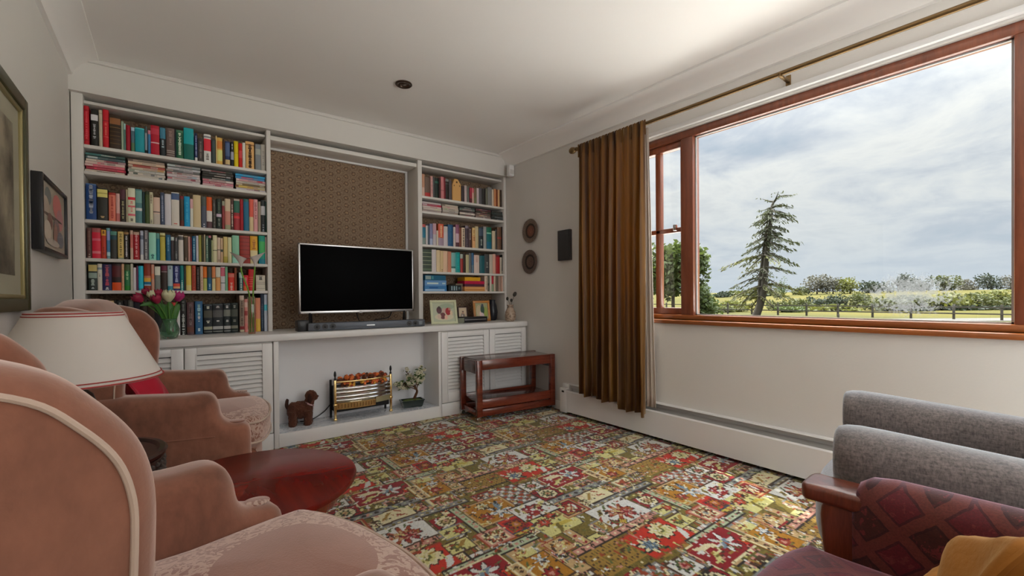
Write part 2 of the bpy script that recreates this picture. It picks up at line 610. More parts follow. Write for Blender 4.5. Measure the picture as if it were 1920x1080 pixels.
iv = (((gy-1.01-0.42*np.floor((gx-1.55)/TU)) % TV)/RES).astype(int) % NV
vc = np.ones(((nx+1)*(ny+1), 4))
vc[:, :3] = tile[iv, iu].reshape(-1, 3)
co = np.stack([gx, gy, np.zeros_like(gx)], -1).reshape(-1, 3)
idx = np.arange((nx+1)*(ny+1)).reshape(ny+1, nx+1)
fq = np.stack([idx[:-1, :-1], idx[:-1, 1:], idx[1:, 1:], idx[1:, :-1]], -1).reshape(-1)
me = bpy.data.meshes.new('floor')
me.vertices.add(len(co))
me.vertices.foreach_set('co', co.ravel())
me.loops.add(len(fq))
me.loops.foreach_set('vertex_index', fq)
me.polygons.add(len(fq)//4)
me.polygons.foreach_set('loop_start', np.arange(0, len(fq), 4))
me.update(calc_edges=True)
ca = me.color_attributes.new('Col', 'FLOAT_COLOR', 'POINT')
ca.data.foreach_set('color', vc.ravel())
t = NT('woven_carpet')
a_ = t.n('ShaderNodeVertexColor', layer_name='Col').outputs[0]
wv = t.noise(t.co(), 420, 2)
t.col(t.mix(1.0, t.mix(1.0, a_, t.ramp(wv, [(0.3, (0.62,)*3), (0.7, (1.1,)*3)]), 'MULTIPLY'), (0.95, 0.95, 0.93), 'MULTIPLY'))
t.b.inputs['Roughness'].default_value = 0.9
t.b.inputs['Specular IOR Level'].default_value = 0.15
t.b.inputs['Sheen Weight'].default_value = 0.15
t.bump(wv, 0.6, 0.004)
M_CARPET = t.m
fl = struct(link('floor', me, M_CARPET))
# the unseen rest of the floor: same carpet, plain
fb = B()
fb.cur = tuple(PAL['olive']*0.9)
fb.box((XL-0.1, YR-0.1, -0.05), (XW+0.1, y0, 0.0))
fb.box((XL-0.1, y0, -0.05), (XW+0.1, YB+0.2, -0.002))
struct(fb.out('floor_base', M_CARPET, colour=True))

sbox('ceiling', (XL-0.2, YR-0.2, ZC), (XW+0.115, YB+0.2, ZC+0.15), M_CEIL)
sbox('wall_left', (XL-0.15, YR-0.2, -0.05), (XL, YB+0.2, ZC), M_WALL)
# back wall papered with a small brown floral repeat
t = NT('floral_wallpaper')
v = t.co()
sp = t.n('ShaderNodeSeparateXYZ')
t.l(v, sp.inputs[0])
px_, pz_ = sp.outputs[0], sp.outputs[2]
g = 0.058
kx = t.mt('DIVIDE', px_, g)
colk = t.mt('FLOOR', kx)
kz = t.mt('ADD', t.mt('DIVIDE', pz_, g), t.mt('MULTIPLY', t.mt('MODULO', t.mt('ABSOLUTE', colk), 2.0), 0.5))
wob_ = t.mt('MULTIPLY', t.mt('SUBTRACT', t.noise(v, 60, 2), 0.5), 0.5)
fx = t.mt('ADD', t.mt('SUBTRACT', t.mt('FRACT', kx), 0.5), wob_)
fz = t.mt('SUBTRACT', t.mt('FRACT', kz), 0.5)
rr = t.mt('SQRT', t.mt('ADD', t.mt('MULTIPLY', fx, fx), t.mt('MULTIPLY', fz, fz)))
an = t.mt('ARCTAN2', fz, fx)
pet = t.mt('ADD', 0.27, t.mt('MULTIPLY', t.mt('COSINE', t.mt('MULTIPLY', an, 6.0)), 0.08))
fl1 = t.mt('LESS_THAN', rr, pet)
fl2 = t.mt('LESS_THAN', rr, 0.15)
arc = t.mt('LESS_THAN', t.mt('ABSOLUTE', t.mt('SUBTRACT', rr, 0.42)), 0.035)
sk = t.mt('GREATER_THAN', t.noise(v, 95, 2), 0.56)
c0 = t.mix(sk, hx('#7c6652'), hx('#a8917a'))
c1 = t.mix(t.mt('MULTIPLY', arc, 0.6), c0, hx('#a38d72'))
c2 = t.mix(t.mt('MULTIPLY', fl1, 0.75), c1, hx('#5e4634'))
c3 = t.mix(t.mt('MULTIPLY', fl2, 0.8), c2, hx('#a88a6c'))
t.col(t.mix(t.mt('MULTIPLY', sk, 0.35), c3, hx('#4b3626')))
t.b.inputs['Roughness'].default_value = 0.8
M_PAPER = t.m
sbox('wall_back', (XL-0.2, YB, -0.05), (XW+0.2, YB+0.15, ZC), M_PAPER)

# window wall with its opening
WY0, WY1, WZ0, WZ1 = -0.66, 2.38, 0.785, 1.985
WT = 0.115
wr = B()
wr.box((XW, YR-0.2, -0.05), (XW+WT, YB+0.2, WZ0))
wr.box((XW, YR-0.2, WZ1), (XW+WT, YB+0.2, ZC))
wr.box((XW, WY1, WZ0), (XW+WT, YB+0.2, WZ1))
wr.box((XW, YR-0.2, WZ0), (XW+WT, WY0, WZ1))
struct(wr.out('wall_right', M_WALL, smooth=0))
# rear wall, behind the camera, with a glazed door added for fill light
wb = B()
RX0, RX1, RZ0, RZ1 = 0.75, 2.35, 0.12, 2.05
wb.box((XL-0.2, YR-0.2, -0.05), (XW+0.25, YR, RZ0))
wb.box((XL-0.2, YR-0.2, RZ1), (XW+0.25, YR, ZC))
wb.box((XL-0.2, YR-0.2, RZ0), (RX0, YR, RZ1))
wb.box((RX1, YR-0.2, RZ0), (XW+0.25, YR, RZ1))
struct(wb.out('wall_rear', M_WALL, smooth=0))
w2 = thing('added_rear_door', None, None, ((RX0+RX1)/2, YR-0.1, RZ0))
struct(w2)
fr = B()
for lo, hi in (((RX0, YR-0.14, RZ0), (RX0+0.06, YR-0.06, RZ1)), ((RX1-0.06, YR-0.14, RZ0), (RX1, YR-0.06, RZ1)), ((RX0, YR-0.14, RZ0), (RX1, YR-0.06, RZ0+0.06)), ((RX0, YR-0.14, RZ1-0.06), (RX1, YR-0.06, RZ1)), (((RX0+RX1)/2-0.03, YR-0.14, RZ0), ((RX0+RX1)/2+0.03, YR-0.06, RZ1))):
    fr.box(lo, hi, 0.006)
fr.out('window_frame', M_FRAME_SHADE, w2)

# soffit above the bookcases, cornices, ceiling bead
M_SOF = pm('soffit_paint', (0.66, 0.64, 0.61), 0.6, 0.02, 3)
sbox('trim_1', (XL, YS, 2.085), (XW, YB, ZC), M_SOF, 0)
struct(B().tube([(XL, YS-0.004, 2.262), (XW, YS-0.004, 2.262)], 0.011, 8).out('trim_2', M_SOF))
def coving(name, x, s):
    b = B()
    prof = [(0, ZC), (0.125, ZC), (0.125, ZC-0.012), (0.108, ZC-0.016), (0.085, ZC-0.024), (0.055, ZC-0.045), (0.032, ZC-0.075), (0.018, ZC-0.10), (0.018, ZC-0.112), (0, ZC-0.116)]
    b.loft([[(x+s*u, yy, z) for u, z in prof] for yy in (YR, YS)])
    struct(b.out(name, M_CEIL, smooth=50))
coving('trim_3', XL, 1)
coving('trim_4', XW, -1)
# white curtain track board above the window
sbox('trim_5', (XW-0.028, -0.75, 1.993), (XW, 2.40, 2.022), M_WHITE, 0.006)

# ------------------------------------------------------------------ picture window
w1 = struct(thing('window_1', None, None, (XW+0.06, 0.8, WZ0)))
GX = XW+0.065
def wbar(b, ya, yb, za, zb, d0=0.025, d1=0.105, r=0.006):
    b.box((XW+d0, ya, za), (XW+d1, yb, zb), r)
fh, fv = B(), B()
wbar(fh, WY0, WY1, WZ0, WZ0+0.032)
wbar(fv, WY0, WY1, WZ1-0.048, WZ1)
for ya, yb in ((1.503, 1.588), (0.088, 0.172), (WY1-0.05, WY1), (WY0, WY0+0.05)):
    wbar(fv, ya, yb, WZ0+0.030, WZ1-0.046, 0.0265, 0.1035)
fh.out('window_frame', M_FRAME_LIT, w1)
fv.out('window_frame', M_FRAME_SHADE, w1)
def casement(ya, yb, bars):
    s_ = B()
    wbar(s_, ya, yb, WZ0+0.032, WZ0+0.075, 0.045, 0.095)
    wbar(s_, ya, yb, WZ1-0.090, WZ1-0.048, 0.045, 0.095)
    wbar(s_, ya, ya+0.012, WZ0+0.07, WZ1-0.09, 0.045, 0.095, 0.003)
    wbar(s_, yb-0.04, yb, WZ0+0.07, WZ1-0.09, 0.045, 0.095)
    o = s_.out('casement_sash', M_FRAME_SHADE, w1)
    for y in bars:
        q = B()
        wbar(q, y-0.02, y+0.02, WZ0+0.07, WZ1-0.09, 0.05, 0.09)
        q.out('glazing_bar', M_FRAME_SHADE, o)
    q = B()
    wbar(q, ya+0.008, yb-0.03, 1.352, 1.384, 0.05, 0.088)
    q.out('transom', M_FRAME_SHADE, o)
casement(1.588, 2.33, [1.77])
casement(-0.61, 0.088, [-0.25])
B().box((XW-0.028, WY0-0.03, WZ0-0.026), (XW+0.05, WY1+0.03, WZ0), 0.008).out('window_sill', M_FRAME_LIT, w1)
B().box((XW+0.02, 1.62, 1.36), (XW+0.05, 1.64, 1.40), 0.004).out('casement_stay', M_CHROME, w1)
t = NT('pane_glass')
tr = t.n('ShaderNodeBsdfTransparent')
tr.inputs[0].default_value = (0.97, 0.98, 0.975, 1)
gl = t.n('ShaderNodeBsdfGlossy')
gl.inputs['Roughness'].default_value = 0.0
lw = t.n('ShaderNodeLayerWeight')
lw.inputs[0].default_value = 0.5
mx = t.n('ShaderNodeMixShader')
t.l(t.mt('ADD', 0.03, t.mt('MULTIPLY', t.mt('POWER', lw.outputs['Facing'], 5.0), 0.6)), mx.inputs[0])
t.l(tr.outputs[0], mx.inputs[1])
t.l(gl.outputs[0], mx.inputs[2])
t.l(mx.outputs[0], t.o.inputs[0])
M_GLASS = t.m
for ya, yb in ((0.172, 1.503), (1.60, 2.33), (-0.61, 0.088)):
    B().box((GX, ya, WZ0+0.03), (GX+0.004, yb, WZ1-0.045)).out('pane', M_GLASS, w1, smooth=0)
gk = B()
for (ya, za, yb, zb) in ((0.172, 0.817, 0.180, 1.937), (1.495, 0.817, 1.503, 1.937), (0.172, 0.817, 1.503, 0.824), (0.172, 1.930, 1.503, 1.937)):
    gk.box((GX-0.012, ya, za), (GX-0.002, yb, zb))
gk.out('spacer', pm('glazing_spacer', (0.42, 0.42, 0.42), 0.4), w1, smooth=0)
B().box((RX0+0.05, YR-0.104, RZ0+0.05), (RX1-0.05, YR-0.1, RZ1-0.05)).out('pane', M_GLASS, w2, smooth=0)
# condensation fogging the lower pane
t = NT('condensation')
v = t.co('Generated')
sp = t.n('ShaderNodeSeparateXYZ')
t.l(v, sp.inputs[0])
du = t.mt('SUBTRACT', sp.outputs[1], 0.5)
dv = t.mt('SUBTRACT', sp.outputs[2], 0.45)
rr = t.mt('SQRT', t.mt('ADD', t.mt('POWER', t.mt('ABSOLUTE', t.mt('MULTIPLY', du, 2.1)), 2), t.mt('POWER', t.mt('ABSOLUTE', t.mt('MULTIPLY', dv, 2.1)), 2)))
edge = t.mt('SUBTRACT', 1.0, rr, clamp=True)
v2 = t.mapping(t.co(), (1, 1, 0.8))
bl = t.noise(v2, 60, 4, 0.65, dist=1.0)
bl2 = t.noise(v2, 13, 2)
mask = t.ramp(t.mt('MULTIPLY', 0.5, t.mt('ADD', t.mt('ADD', t.mt('MULTIPLY', bl, 1.5), t.mt('MULTIPLY', bl2, 0.5)), t.mt('MULTIPLY', edge, 0.42))), [(0.53, (0, 0, 0)), (0.63, (1, 1, 1))])
alpha = t.mt('MULTIPLY', t.mt('MULTIPLY', mask, t.mt('MULTIPLY', edge, 3.0, clamp=True)), 0.42)
tr = t.n('ShaderNodeBsdfTransparent')
tl = t.n('ShaderNodeBsdfTranslucent')
tl.inputs[0].default_value = (0.22, 0.225, 0.23, 1)
mx = t.n('ShaderNodeMixShader')
t.l(alpha, mx.inputs[0])
t.l(tr.outputs[0], mx.inputs[1])
t.l(tl.outputs[0], mx.inputs[2])
t.l(mx.outputs[0], t.o.inputs[0])
p0 = on(1608, 500, 0, GX-0.001)
p1 = on(1820, 600, 0, GX-0.001)
B().box((GX-0.0012, p1.y, p1.z), (GX-0.0006, p0.y, p0.z)).out('condensation', t.m, w1, smooth=0)

# ------------------------------------------------------------------ fill lamp added outside the unseen rear door
al = bpy.data.lights.new('rear_fill_light', 'AREA')
al.shape = 'RECTANGLE'
al.size = RX1-RX0
al.size_y = RZ1-RZ0
al.energy = 52
al.color = (1.0, 0.97, 0.93)
ao = bpy.data.objects.new('rear_fill_light', al)
C.objects.link(ao)
ao.location = ((RX0+RX1)/2, YR-0.22, (RZ0+RZ1)/2)
ao.rotation_euler = Vector((-0.1, 1, 0.35)).to_track_quat('-Z', 'Y').to_euler()
# ================================================================== BUILT-IN BOOKCASES AND CUPBOARDS
SZL = [1.808, 1.662, 1.392, 1.176, 0.995]
SZR = [1.795, 1.668, 1.388, 1.160, 0.993]
CT = 0.719
def bookcase(label, xa, xb, pl, pr, szs, loc):
    t_ = thing('bookcase', label, 'bookcase', loc)
    B().box((xa, YF, CT), (xa+pl, YB-0.002, 2.085), 0.003).out('side_panel', M_SHELF, t_)
    B().box((xb-pr, YF, CT), (xb, YB-0.002, 2.085), 0.003).out('side_panel', M_SHELF, t_)
    B().box((xa+pl, YF+0.035, 2.045), (xb-pr, YB-0.002, 2.062), 0.003).out('top_board', M_SHELF, t_)
    for z in szs:
        B().box((xa+pl, YF+0.002, z-0.019), (xb-pr, YB-0.002, z), 0.003).out('shelf', M_SHELF, t_)
    return t_
bookcase('tall white built-in bookcase against the pictured wall, with six rows', XL+0.005, 0.559, 0.048, 0.026, SZL, (0.07, 3.5, CT))
bookcase('narrow white built-in bookcase beside the window wall', 1.648, XW-0.003, 0.038, 0.028, SZR, (2.1, 3.5, CT))
# framing round the papered television recess
nf = thing('recess_lining', 'white lining boards and beading framing the papered television recess', 'panelling', (1.1, 3.5, CT))
B().box((0.560, YF+0.02, 2.03), (1.647, YB-0.002, 2.06), 0.003).out('top_board', M_SHELF, nf)
bd = B()
bd.box((0.560, YB-0.022, 2.016), (1.647, YB-0.002, 2.032), 0.003)
bd.out('bead', M_WHITE, nf)
B().box((1.628, YB-0.022, CT), (1.647, YB-0.002, 2.018), 0.003).out('bead', M_WHITE, nf)
# worktop running the whole width
wt_ = B()
wt_.box((XL+0.003, YC, CT-0.045), (XW-0.003, YB-0.003, CT), 0.006)
tag(wt_.out('worktop', M_WHITE), 'long white painted worktop running under both bookcases and the television', 'worktop')

M_GAPSHADE = pm('louvre_shade', (0.16, 0.16, 0.17), 0.8)  # dark board colour painted in as shade between the slats
def door(parent, xa, xb, z0, z1, y):
    d = thing('door', None, None, ((xa+xb)/2, y, z0))
    d.parent = parent
    d.matrix_parent_inverse = Matrix.Identity(4)
    d.location = Vector(((xa+xb)/2, y, z0)) - parent.location
    st = 0.056
    f = B()
    f.box((xa, y, z0), (xa+st, y+0.02, z1), 0.003)
    f.box((xb-st, y, z0), (xb, y+0.02, z1), 0.003)
    f.box((xa+st, y, z1-0.042), (xb-st, y+0.02, z1), 0.003)
    f.box((xa+st, y, z0), (xb-st, y+0.02, z0+0.075), 0.003)
    f.box((xa+st-0.006, y-0.004, z0+0.069), (xa+st, y+0.004, z1-0.036))
    f.box((xb-st, y-0.004, z0+0.069), (xb-st+0.006, y+0.004, z1-0.036))
    f.out('door_frame', M_WHITE, d)
    B().box((xa+st, y+0.021, z0+0.07), (xb-st, y+0.025, z1-0.03)).out('shade_board', M_GAPSHADE, d, smooth=0)
    s_ = B()
    n = 16
    for i in range(n):
        zz = z0+0.078+(z1-z0-0.121)*i/n
        hh = (z1-z0-0.121)/n
        s_.loft([[(x, y+0.001, zz), (x, y+0.0035, zz-0.0035), (x, y+0.020, zz+hh*0.72), (x, y+0.016, zz+hh*0.80)] for x in (xa+st, xb-st)])
    s_.out('louvres', M_WHITE, d, smooth=0)
def cupboard(label, xa, xb, doors, loc):
    t_ = thing('cupboard', label, 'cupboard', loc)
    c_ = B()
    c_.box((xa, YC+0.028, 0.02), (xb, YB-0.004, CT-0.048))
    c_.out('body', M_SHELF, t_, smooth=0)
    B().box((xa, YC+0.05-0.045, 0.0), (xb, YC+0.03, 0.10), 0.003).out('plinth', M_WHITE, t_)
    for a, b in doors:
        door(t_, a, b, 0.106, 0.664, YC+0.004)
    return t_
c1_ = cupboard('white louvred cupboard under the wide bookcase, behind the farther velvet armchair', XL+0.005, 0.508, [(-0.395, 0.061), (0.066, 0.506)], (0.05, 3.3, 0))
c2_ = cupboard('white louvred cupboard under the narrow bookcase, behind the wooden trolley', 1.688, XW-0.004, [(1.690, 2.144), (2.150, 2.550)], (2.1, 3.3, 0))
alc = thing('fireplace_alcove', 'white open alcove under the worktop housing the electric fire', 'alcove', (1.1, 3.3, 0))
B().box((0.511, YC+0.002, 0.0), (0.540, YC+0.30, CT-0.047), 0.003).out('side_panel', M_WHITE, alc)
B().box((1.661, YC+0.002, 0.0), (1.685, YC+0.30, CT-0.047), 0.003).out('side_panel', M_WHITE, alc)
B().box((0.540, YC+0.262, 0.03), (1.661, YC+0.30, CT-0.047)).out('back_panel', M_ALC, alc, smooth=0)
t = NT('marble')
v = t.co()
vn = t.noise(v, 5.5, 6, 0.65, dist=2.2)
t.col(t.ramp(vn, [(0.36, hx('#b4bcc8')), (0.47, hx('#e0e4ea')), (0.52, hx('#aab4c2')), (0.56, hx('#e6e9ee')), (0.75, hx('#d6dce4'))]))
t.b.inputs['Roughness'].default_value = 0.15
B().box((0.540, YC+0.012, 0.03), (1.661, YC+0.262, 0.087), 0.002).out('marble_hearth', t.m, alc)
B().box((0.535, YC-0.002, 0.004), (1.666, YC+0.012, 0.090), 0.003).out('plinth', M_WHITE, alc)

# ================================================================== BOOKS
YBK = YF+0.022
def bx(px, py):
    return on(px, py, 1, YBK).x
LIT = 1.5
def book_mesh(wd, ht, dp, col, marks):
    b = B()
    b.cur = tuple(col)
    r = min(0.004, wd*0.22)
    e = 0.0022
    X = [-wd/2, -wd/2+wd*0.16, -wd/2+wd*0.38, wd/2-wd*0.38, wd/2-wd*0.16, wd/2]
    Y = [r*1.1, r*0.35, 0, 0, r*0.35, r*1.1]
    fs = sorted({0.0, 1.0} | {q for m_ in marks if m_[0] in 'ph' for q in m_[1:3]})
    def cat(f):
        c = col
        for m_ in marks:
            if m_[0] in 'ph' and m_[1] <= f <= m_[2]:
                c = m_[3]
        return c
    rows = [[b.v((x, y, ht*(1-f))) for x, y in zip(X, Y)] for f in fs]
    for i in range(len(fs)-1):
        b.cur = tuple(cat((fs[i]+fs[i+1])/2))
        for j in range(5):
            b.face([rows[i][j], rows[i+1][j], rows[i+1][j+1], rows[i][j+1]])
    b.cur = tuple(col)
    # boards
    for s_ in (-1, 1):
        xa, xb = sorted((s_*wd/2, s_*(wd/2-e)))
        b.box((xa, r*1.1, 0), (xb, dp, ht))
    b.cur = (0.62, 0.57, 0.46)
    b.box((-wd/2+e, r*1.2, 0.003), (wd/2-e, dp-0.004, ht-0.003))
    for m_ in marks:
        if m_[0] == 'l':
            b.cur = tuple(m_[3])
            f = m_[1]
            while f < m_[2]:
                s_ = 0.018+0.03*rnd.random()
                q = wd*(0.10+0.12*rnd.random())
                b.quad((-q, -0.0005, ht*(1-f)), (-q, -0.0005, ht*(1-f-s_)), (q, -0.0005, ht*(1-f-s_)), (q, -0.0005, ht*(1-f)))
                f += s_+0.012+(0.03 if rnd.random() < 0.2 else 0)
    return b
def boost(h):
    c = np.array(hx(h))*LIT
    g_ = c.mean()
    c = np.clip(g_+(c-g_)*1.05, 0.006, 0.80)
    return tuple(c)
def parse(mk):
    out = []
    for m_ in (mk or '').split():
        p = m_.split(':')
        if p[0] == 'h':
            out.append(('h', float(p[1])/100, float(p[1])/100+0.02, boost(p[2])))
        else:
            out.append((p[0], float(p[1])/100, float(p[2])/100, boost(p[3])))
    return out
ALLB = []
def shelf_of_books(rows, z, py, group, where, kind='book'):
    prev = None
    for ln in rows.strip().split('\n'):
        q = [s.strip() for s in ln.split(';')]
        x0_, x1_, h_, c_ = q[0].split()
        d = q[1]
        mk = q[2] if len(q) > 2 else ''
        xa, xb = bx(float(x0_), py), bx(float(x1_), py)
        lo_x, hi_x = (-0.366, 0.532) if xa < 1 else (1.6865, 2.538)
        xa, xb = max(xa, lo_x), min(xb, hi_x)
        wd = max(0.006, xb-xa-0.0006)
        xc = (xa+xb)/2
        Z = (Vector((xc, YBK, z))-CAM).dot(fw)
        ht = float(h_)*Z/FPX
        dp = min(0.185, max(0.11, ht*0.72))
        b = book_mesh(wd, ht, dp, boost(c_), parse(mk))
        o = b.out('book', M_BOOK, smooth=30, colour=True)
        o.location = (xc, YBK+rnd.uniform(0, 0.006), z+0.0004)
        a_, _, f_ = d.partition('|')
        lab = a_+' book'+(' with '+f_ if f_ else '')
        lab += (', right of '+prev+' one, ' if prev else ', first from the left, ')+where
        prev = a_
        tag(o, lab, 'book', group)
        ALLB.append(lab)
L1 = '''
156.1 167.3 74 a01824; tall red|spine ridges; l:15:80:b84450 h:10:7a1018 h:86:7a1018
170.4 184 69 1c1c18; black|white panel; p:14:30:b8b8bc l:40:78:8d8d90
185 192.2 70 a39a88; cream|plain spine; h:8:857c6b
193 204 72 a81c26; bright red|dark bands; h:28:6a1016 h:70:b84a4c l:35:66:bb5a50
205.5 226.4 65 2e2015; thick brown leather|gilt bands; p:10:28:7a5030 h:36:6a5230 h:48:4c3a24 h:60:5a452a h:70:4c3a24 h:82:5a452a
227 231.7 55 8d9a88; pale green|slim spine
232 235.8 51 4f7068; teal grey|slim spine; p:0:22:8fb0ac
236 244.2 49 8a1026; crimson|plain spine
245.3 252.4 46 44606c; slate blue|green foot; p:62:100:4c6a50 p:0:14:8fa6b4
253 270.7 47 12808c; wide turquoise|pale edges; p:0:5:4aa8ac h:94:0a5a66
271.2 276 52 7a8690; grey|black foot; p:86:97:15171a p:0:24:3f4c4c
277 282.2 45 3a6a92; mid blue|pink top; p:0:16:b0707c
282.4 298.6 56 9a1a2c; wide crimson|white imprint; h:56:d8a0a4 h:58:d8a0a4 p:10:30:a83444
299.7 310.4 56 20262a; black|pale blue stripe; p:4:40:3a7088 l:45:70:8fa0a8
311.5 327.2 55 5a4a46; brown grey|grey lettering; l:10:60:7d6a64 h:76:a09a94 h:82:a09a94 h:90:8a8480
327.6 330 56 14202a; near black|no title
330.2 343.4 54 1a4a34; dark green|white lettering; l:10:85:b4c4ae p:0:8:3c6850 p:88:100:1f5438
344.4 363.2 60 1a8e94; wide turquoise|teal lower half; p:50:100:0e5a52
364.8 370 53 28345e; navy|silver edge; p:0:8:101838 l:10:80:9aa0b8 p:86:100:c8c4c8
370.8 381 45 3a3634; charcoal|pale flecks; l:15:80:77706c
382 395.4 54 cac4be; white|red title; p:7:12:74747c p:16:58:c0303c l:66:90:5a5450
396.4 404.2 46 333f3e; dark slate|plain spine
404.6 406.6 54 b8a274; cream|thin spine
406.8 417 51 c09a4e; ochre|pale pattern; p:12:40:b8743a p:45:85:c8c07a
418 421.6 49 3c2412; dark brown|narrow spine
422 431 46 27355c; navy blue|tan foot; p:6:60:4a5c80 p:74:94:b09a70
432 438.2 46 1c2026; black|white panel; p:40:72:9094a4 l:8:28:c8c8c8
438.6 446.8 49 c8ac1e; yellow|plain spine; h:45:a88a10
447.3 454 46 a8201c; scarlet|pink centre; p:30:60:b84448
454.2 459.8 48 c6c0b8; white|narrow spine
460.6 476.4 52 c89864; wide tan|black lettering; p:10:14:8a5c34 l:10:95:3c281c l:12:90:3c281c
478.2 488.6 49 70767a; grey|plain spine; p:18:40:8f938c
489 497.2 50 9c9890; pale grey|faint lettering; l:25:80:7d7a74
'''
L3 = '''
160.8 180.6 68 1c3c6e; tall blue|pale lettering; l:4:80:a0a8b8 l:6:82:8f98ac p:0:3:4a6890
182.3 201.8 61 2a2a26; black|yellow label; p:4:28:c8b870 h:15:8a7c3c l:86:94:b09a70
203.4 216.8 54 d86e5c; salmon|dark lettering; p:0:8:8e2a22 l:14:90:9a3c32
217.2 224.8 53 c09a94; pale pink|plain spine; p:70:100:a8625e
225.4 235.4 61 2c2420; dark brown|olive lettering; l:36:90:8f8c6a p:0:30:4a2a34
235.9 239.8 62 98907a; olive cream|thin spine
240 253.6 65 d8c8ac; cream|red blocks; p:26:34:c42a38 p:50:55:c8606c p:74:80:c8606c l:88:96:3c342c l:38:70:c07a74
254.2 266.6 64 4c7478; grey teal|white flash; p:4:40:6c9490 p:55:63:c0ccd4
267 271.6 60 1c3436; blackish green|thin spine
272 280 61 3c4c28; olive green|plain spine; p:0:10:2a3420
280.3 287 60 b8b49a; pale cream|brown lettering; l:8:34:6a5844 l:86:97:6a6a5c
287.3 300 51 c8a898; pale pink|grey mark; p:52:56:6a5c5c p:60:100:b0a69c
300.5 308.4 61 3c465c; navy grey|silver lettering; l:10:88:8890a4
308.8 321 59 bcbac4; lilac white|plain spine
321.4 336.4 63 c6bcb4; white|blue grey top; p:3:22:46587c l:92:97:b05850
337.3 344.8 57 3a342c; dark olive|maroon top; p:0:10:6a2028 p:80:100:5c2c24
345.3 356 57 1c86b4; bright blue|pale edge; l:20:85:3fa0c8
356.2 362 53 c8c4b8; white|pink top; p:0:34:c09a9c
362.3 376.8 61 b8a886; beige|plain spine
377.6 387.2 59 4c5260; slate|pale lettering; l:86:95:b0b0b8 p:0:30:4a504c
387.4 397.8 59 e0542c; orange|white panel; p:44:78:c4beb8 p:78:100:4c3438
398.4 405.2 54 3c3a36; charcoal|grey lettering; l:10:90:66625c
405.6 415.4 57 26302c; black|white square; p:50:60:b8a8b8 l:12:44:4c5c4c l:66:90:6a7468
416.2 421.4 53 7a3436; maroon|pale top; p:0:16:8a8c7a
421.8 432.4 58 b8a890; cream|pink centre; p:40:84:b07a6c p:84:100:8c8c70
432.6 438.2 59 4c3430; brown|white flecks; l:18:85:c0b0a4
438.4 449.8 59 8c2c32; red|green top; p:6:44:2c5a4c p:0:6:a89a90 p:54:62:c03c40
450 456.4 59 8e1e26; dark red|plain spine
456.6 466.8 60 1e5c78; blue teal|plain spine; p:0:8:2c5c5c
467.4 475.4 61 c8584a; coral|cream foot; p:55:100:bca884
475.6 483.6 61 c88e90; pink|dark lettering; l:10:60:8a5054
483.8 488.8 57 8c8272; beige grey|narrow spine
489 497.8 60 24282a; black|white panel; p:18:46:a8a8ac l:76:96:7a848c
498 501.6 58 20443c; dark green|narrow spine
'''
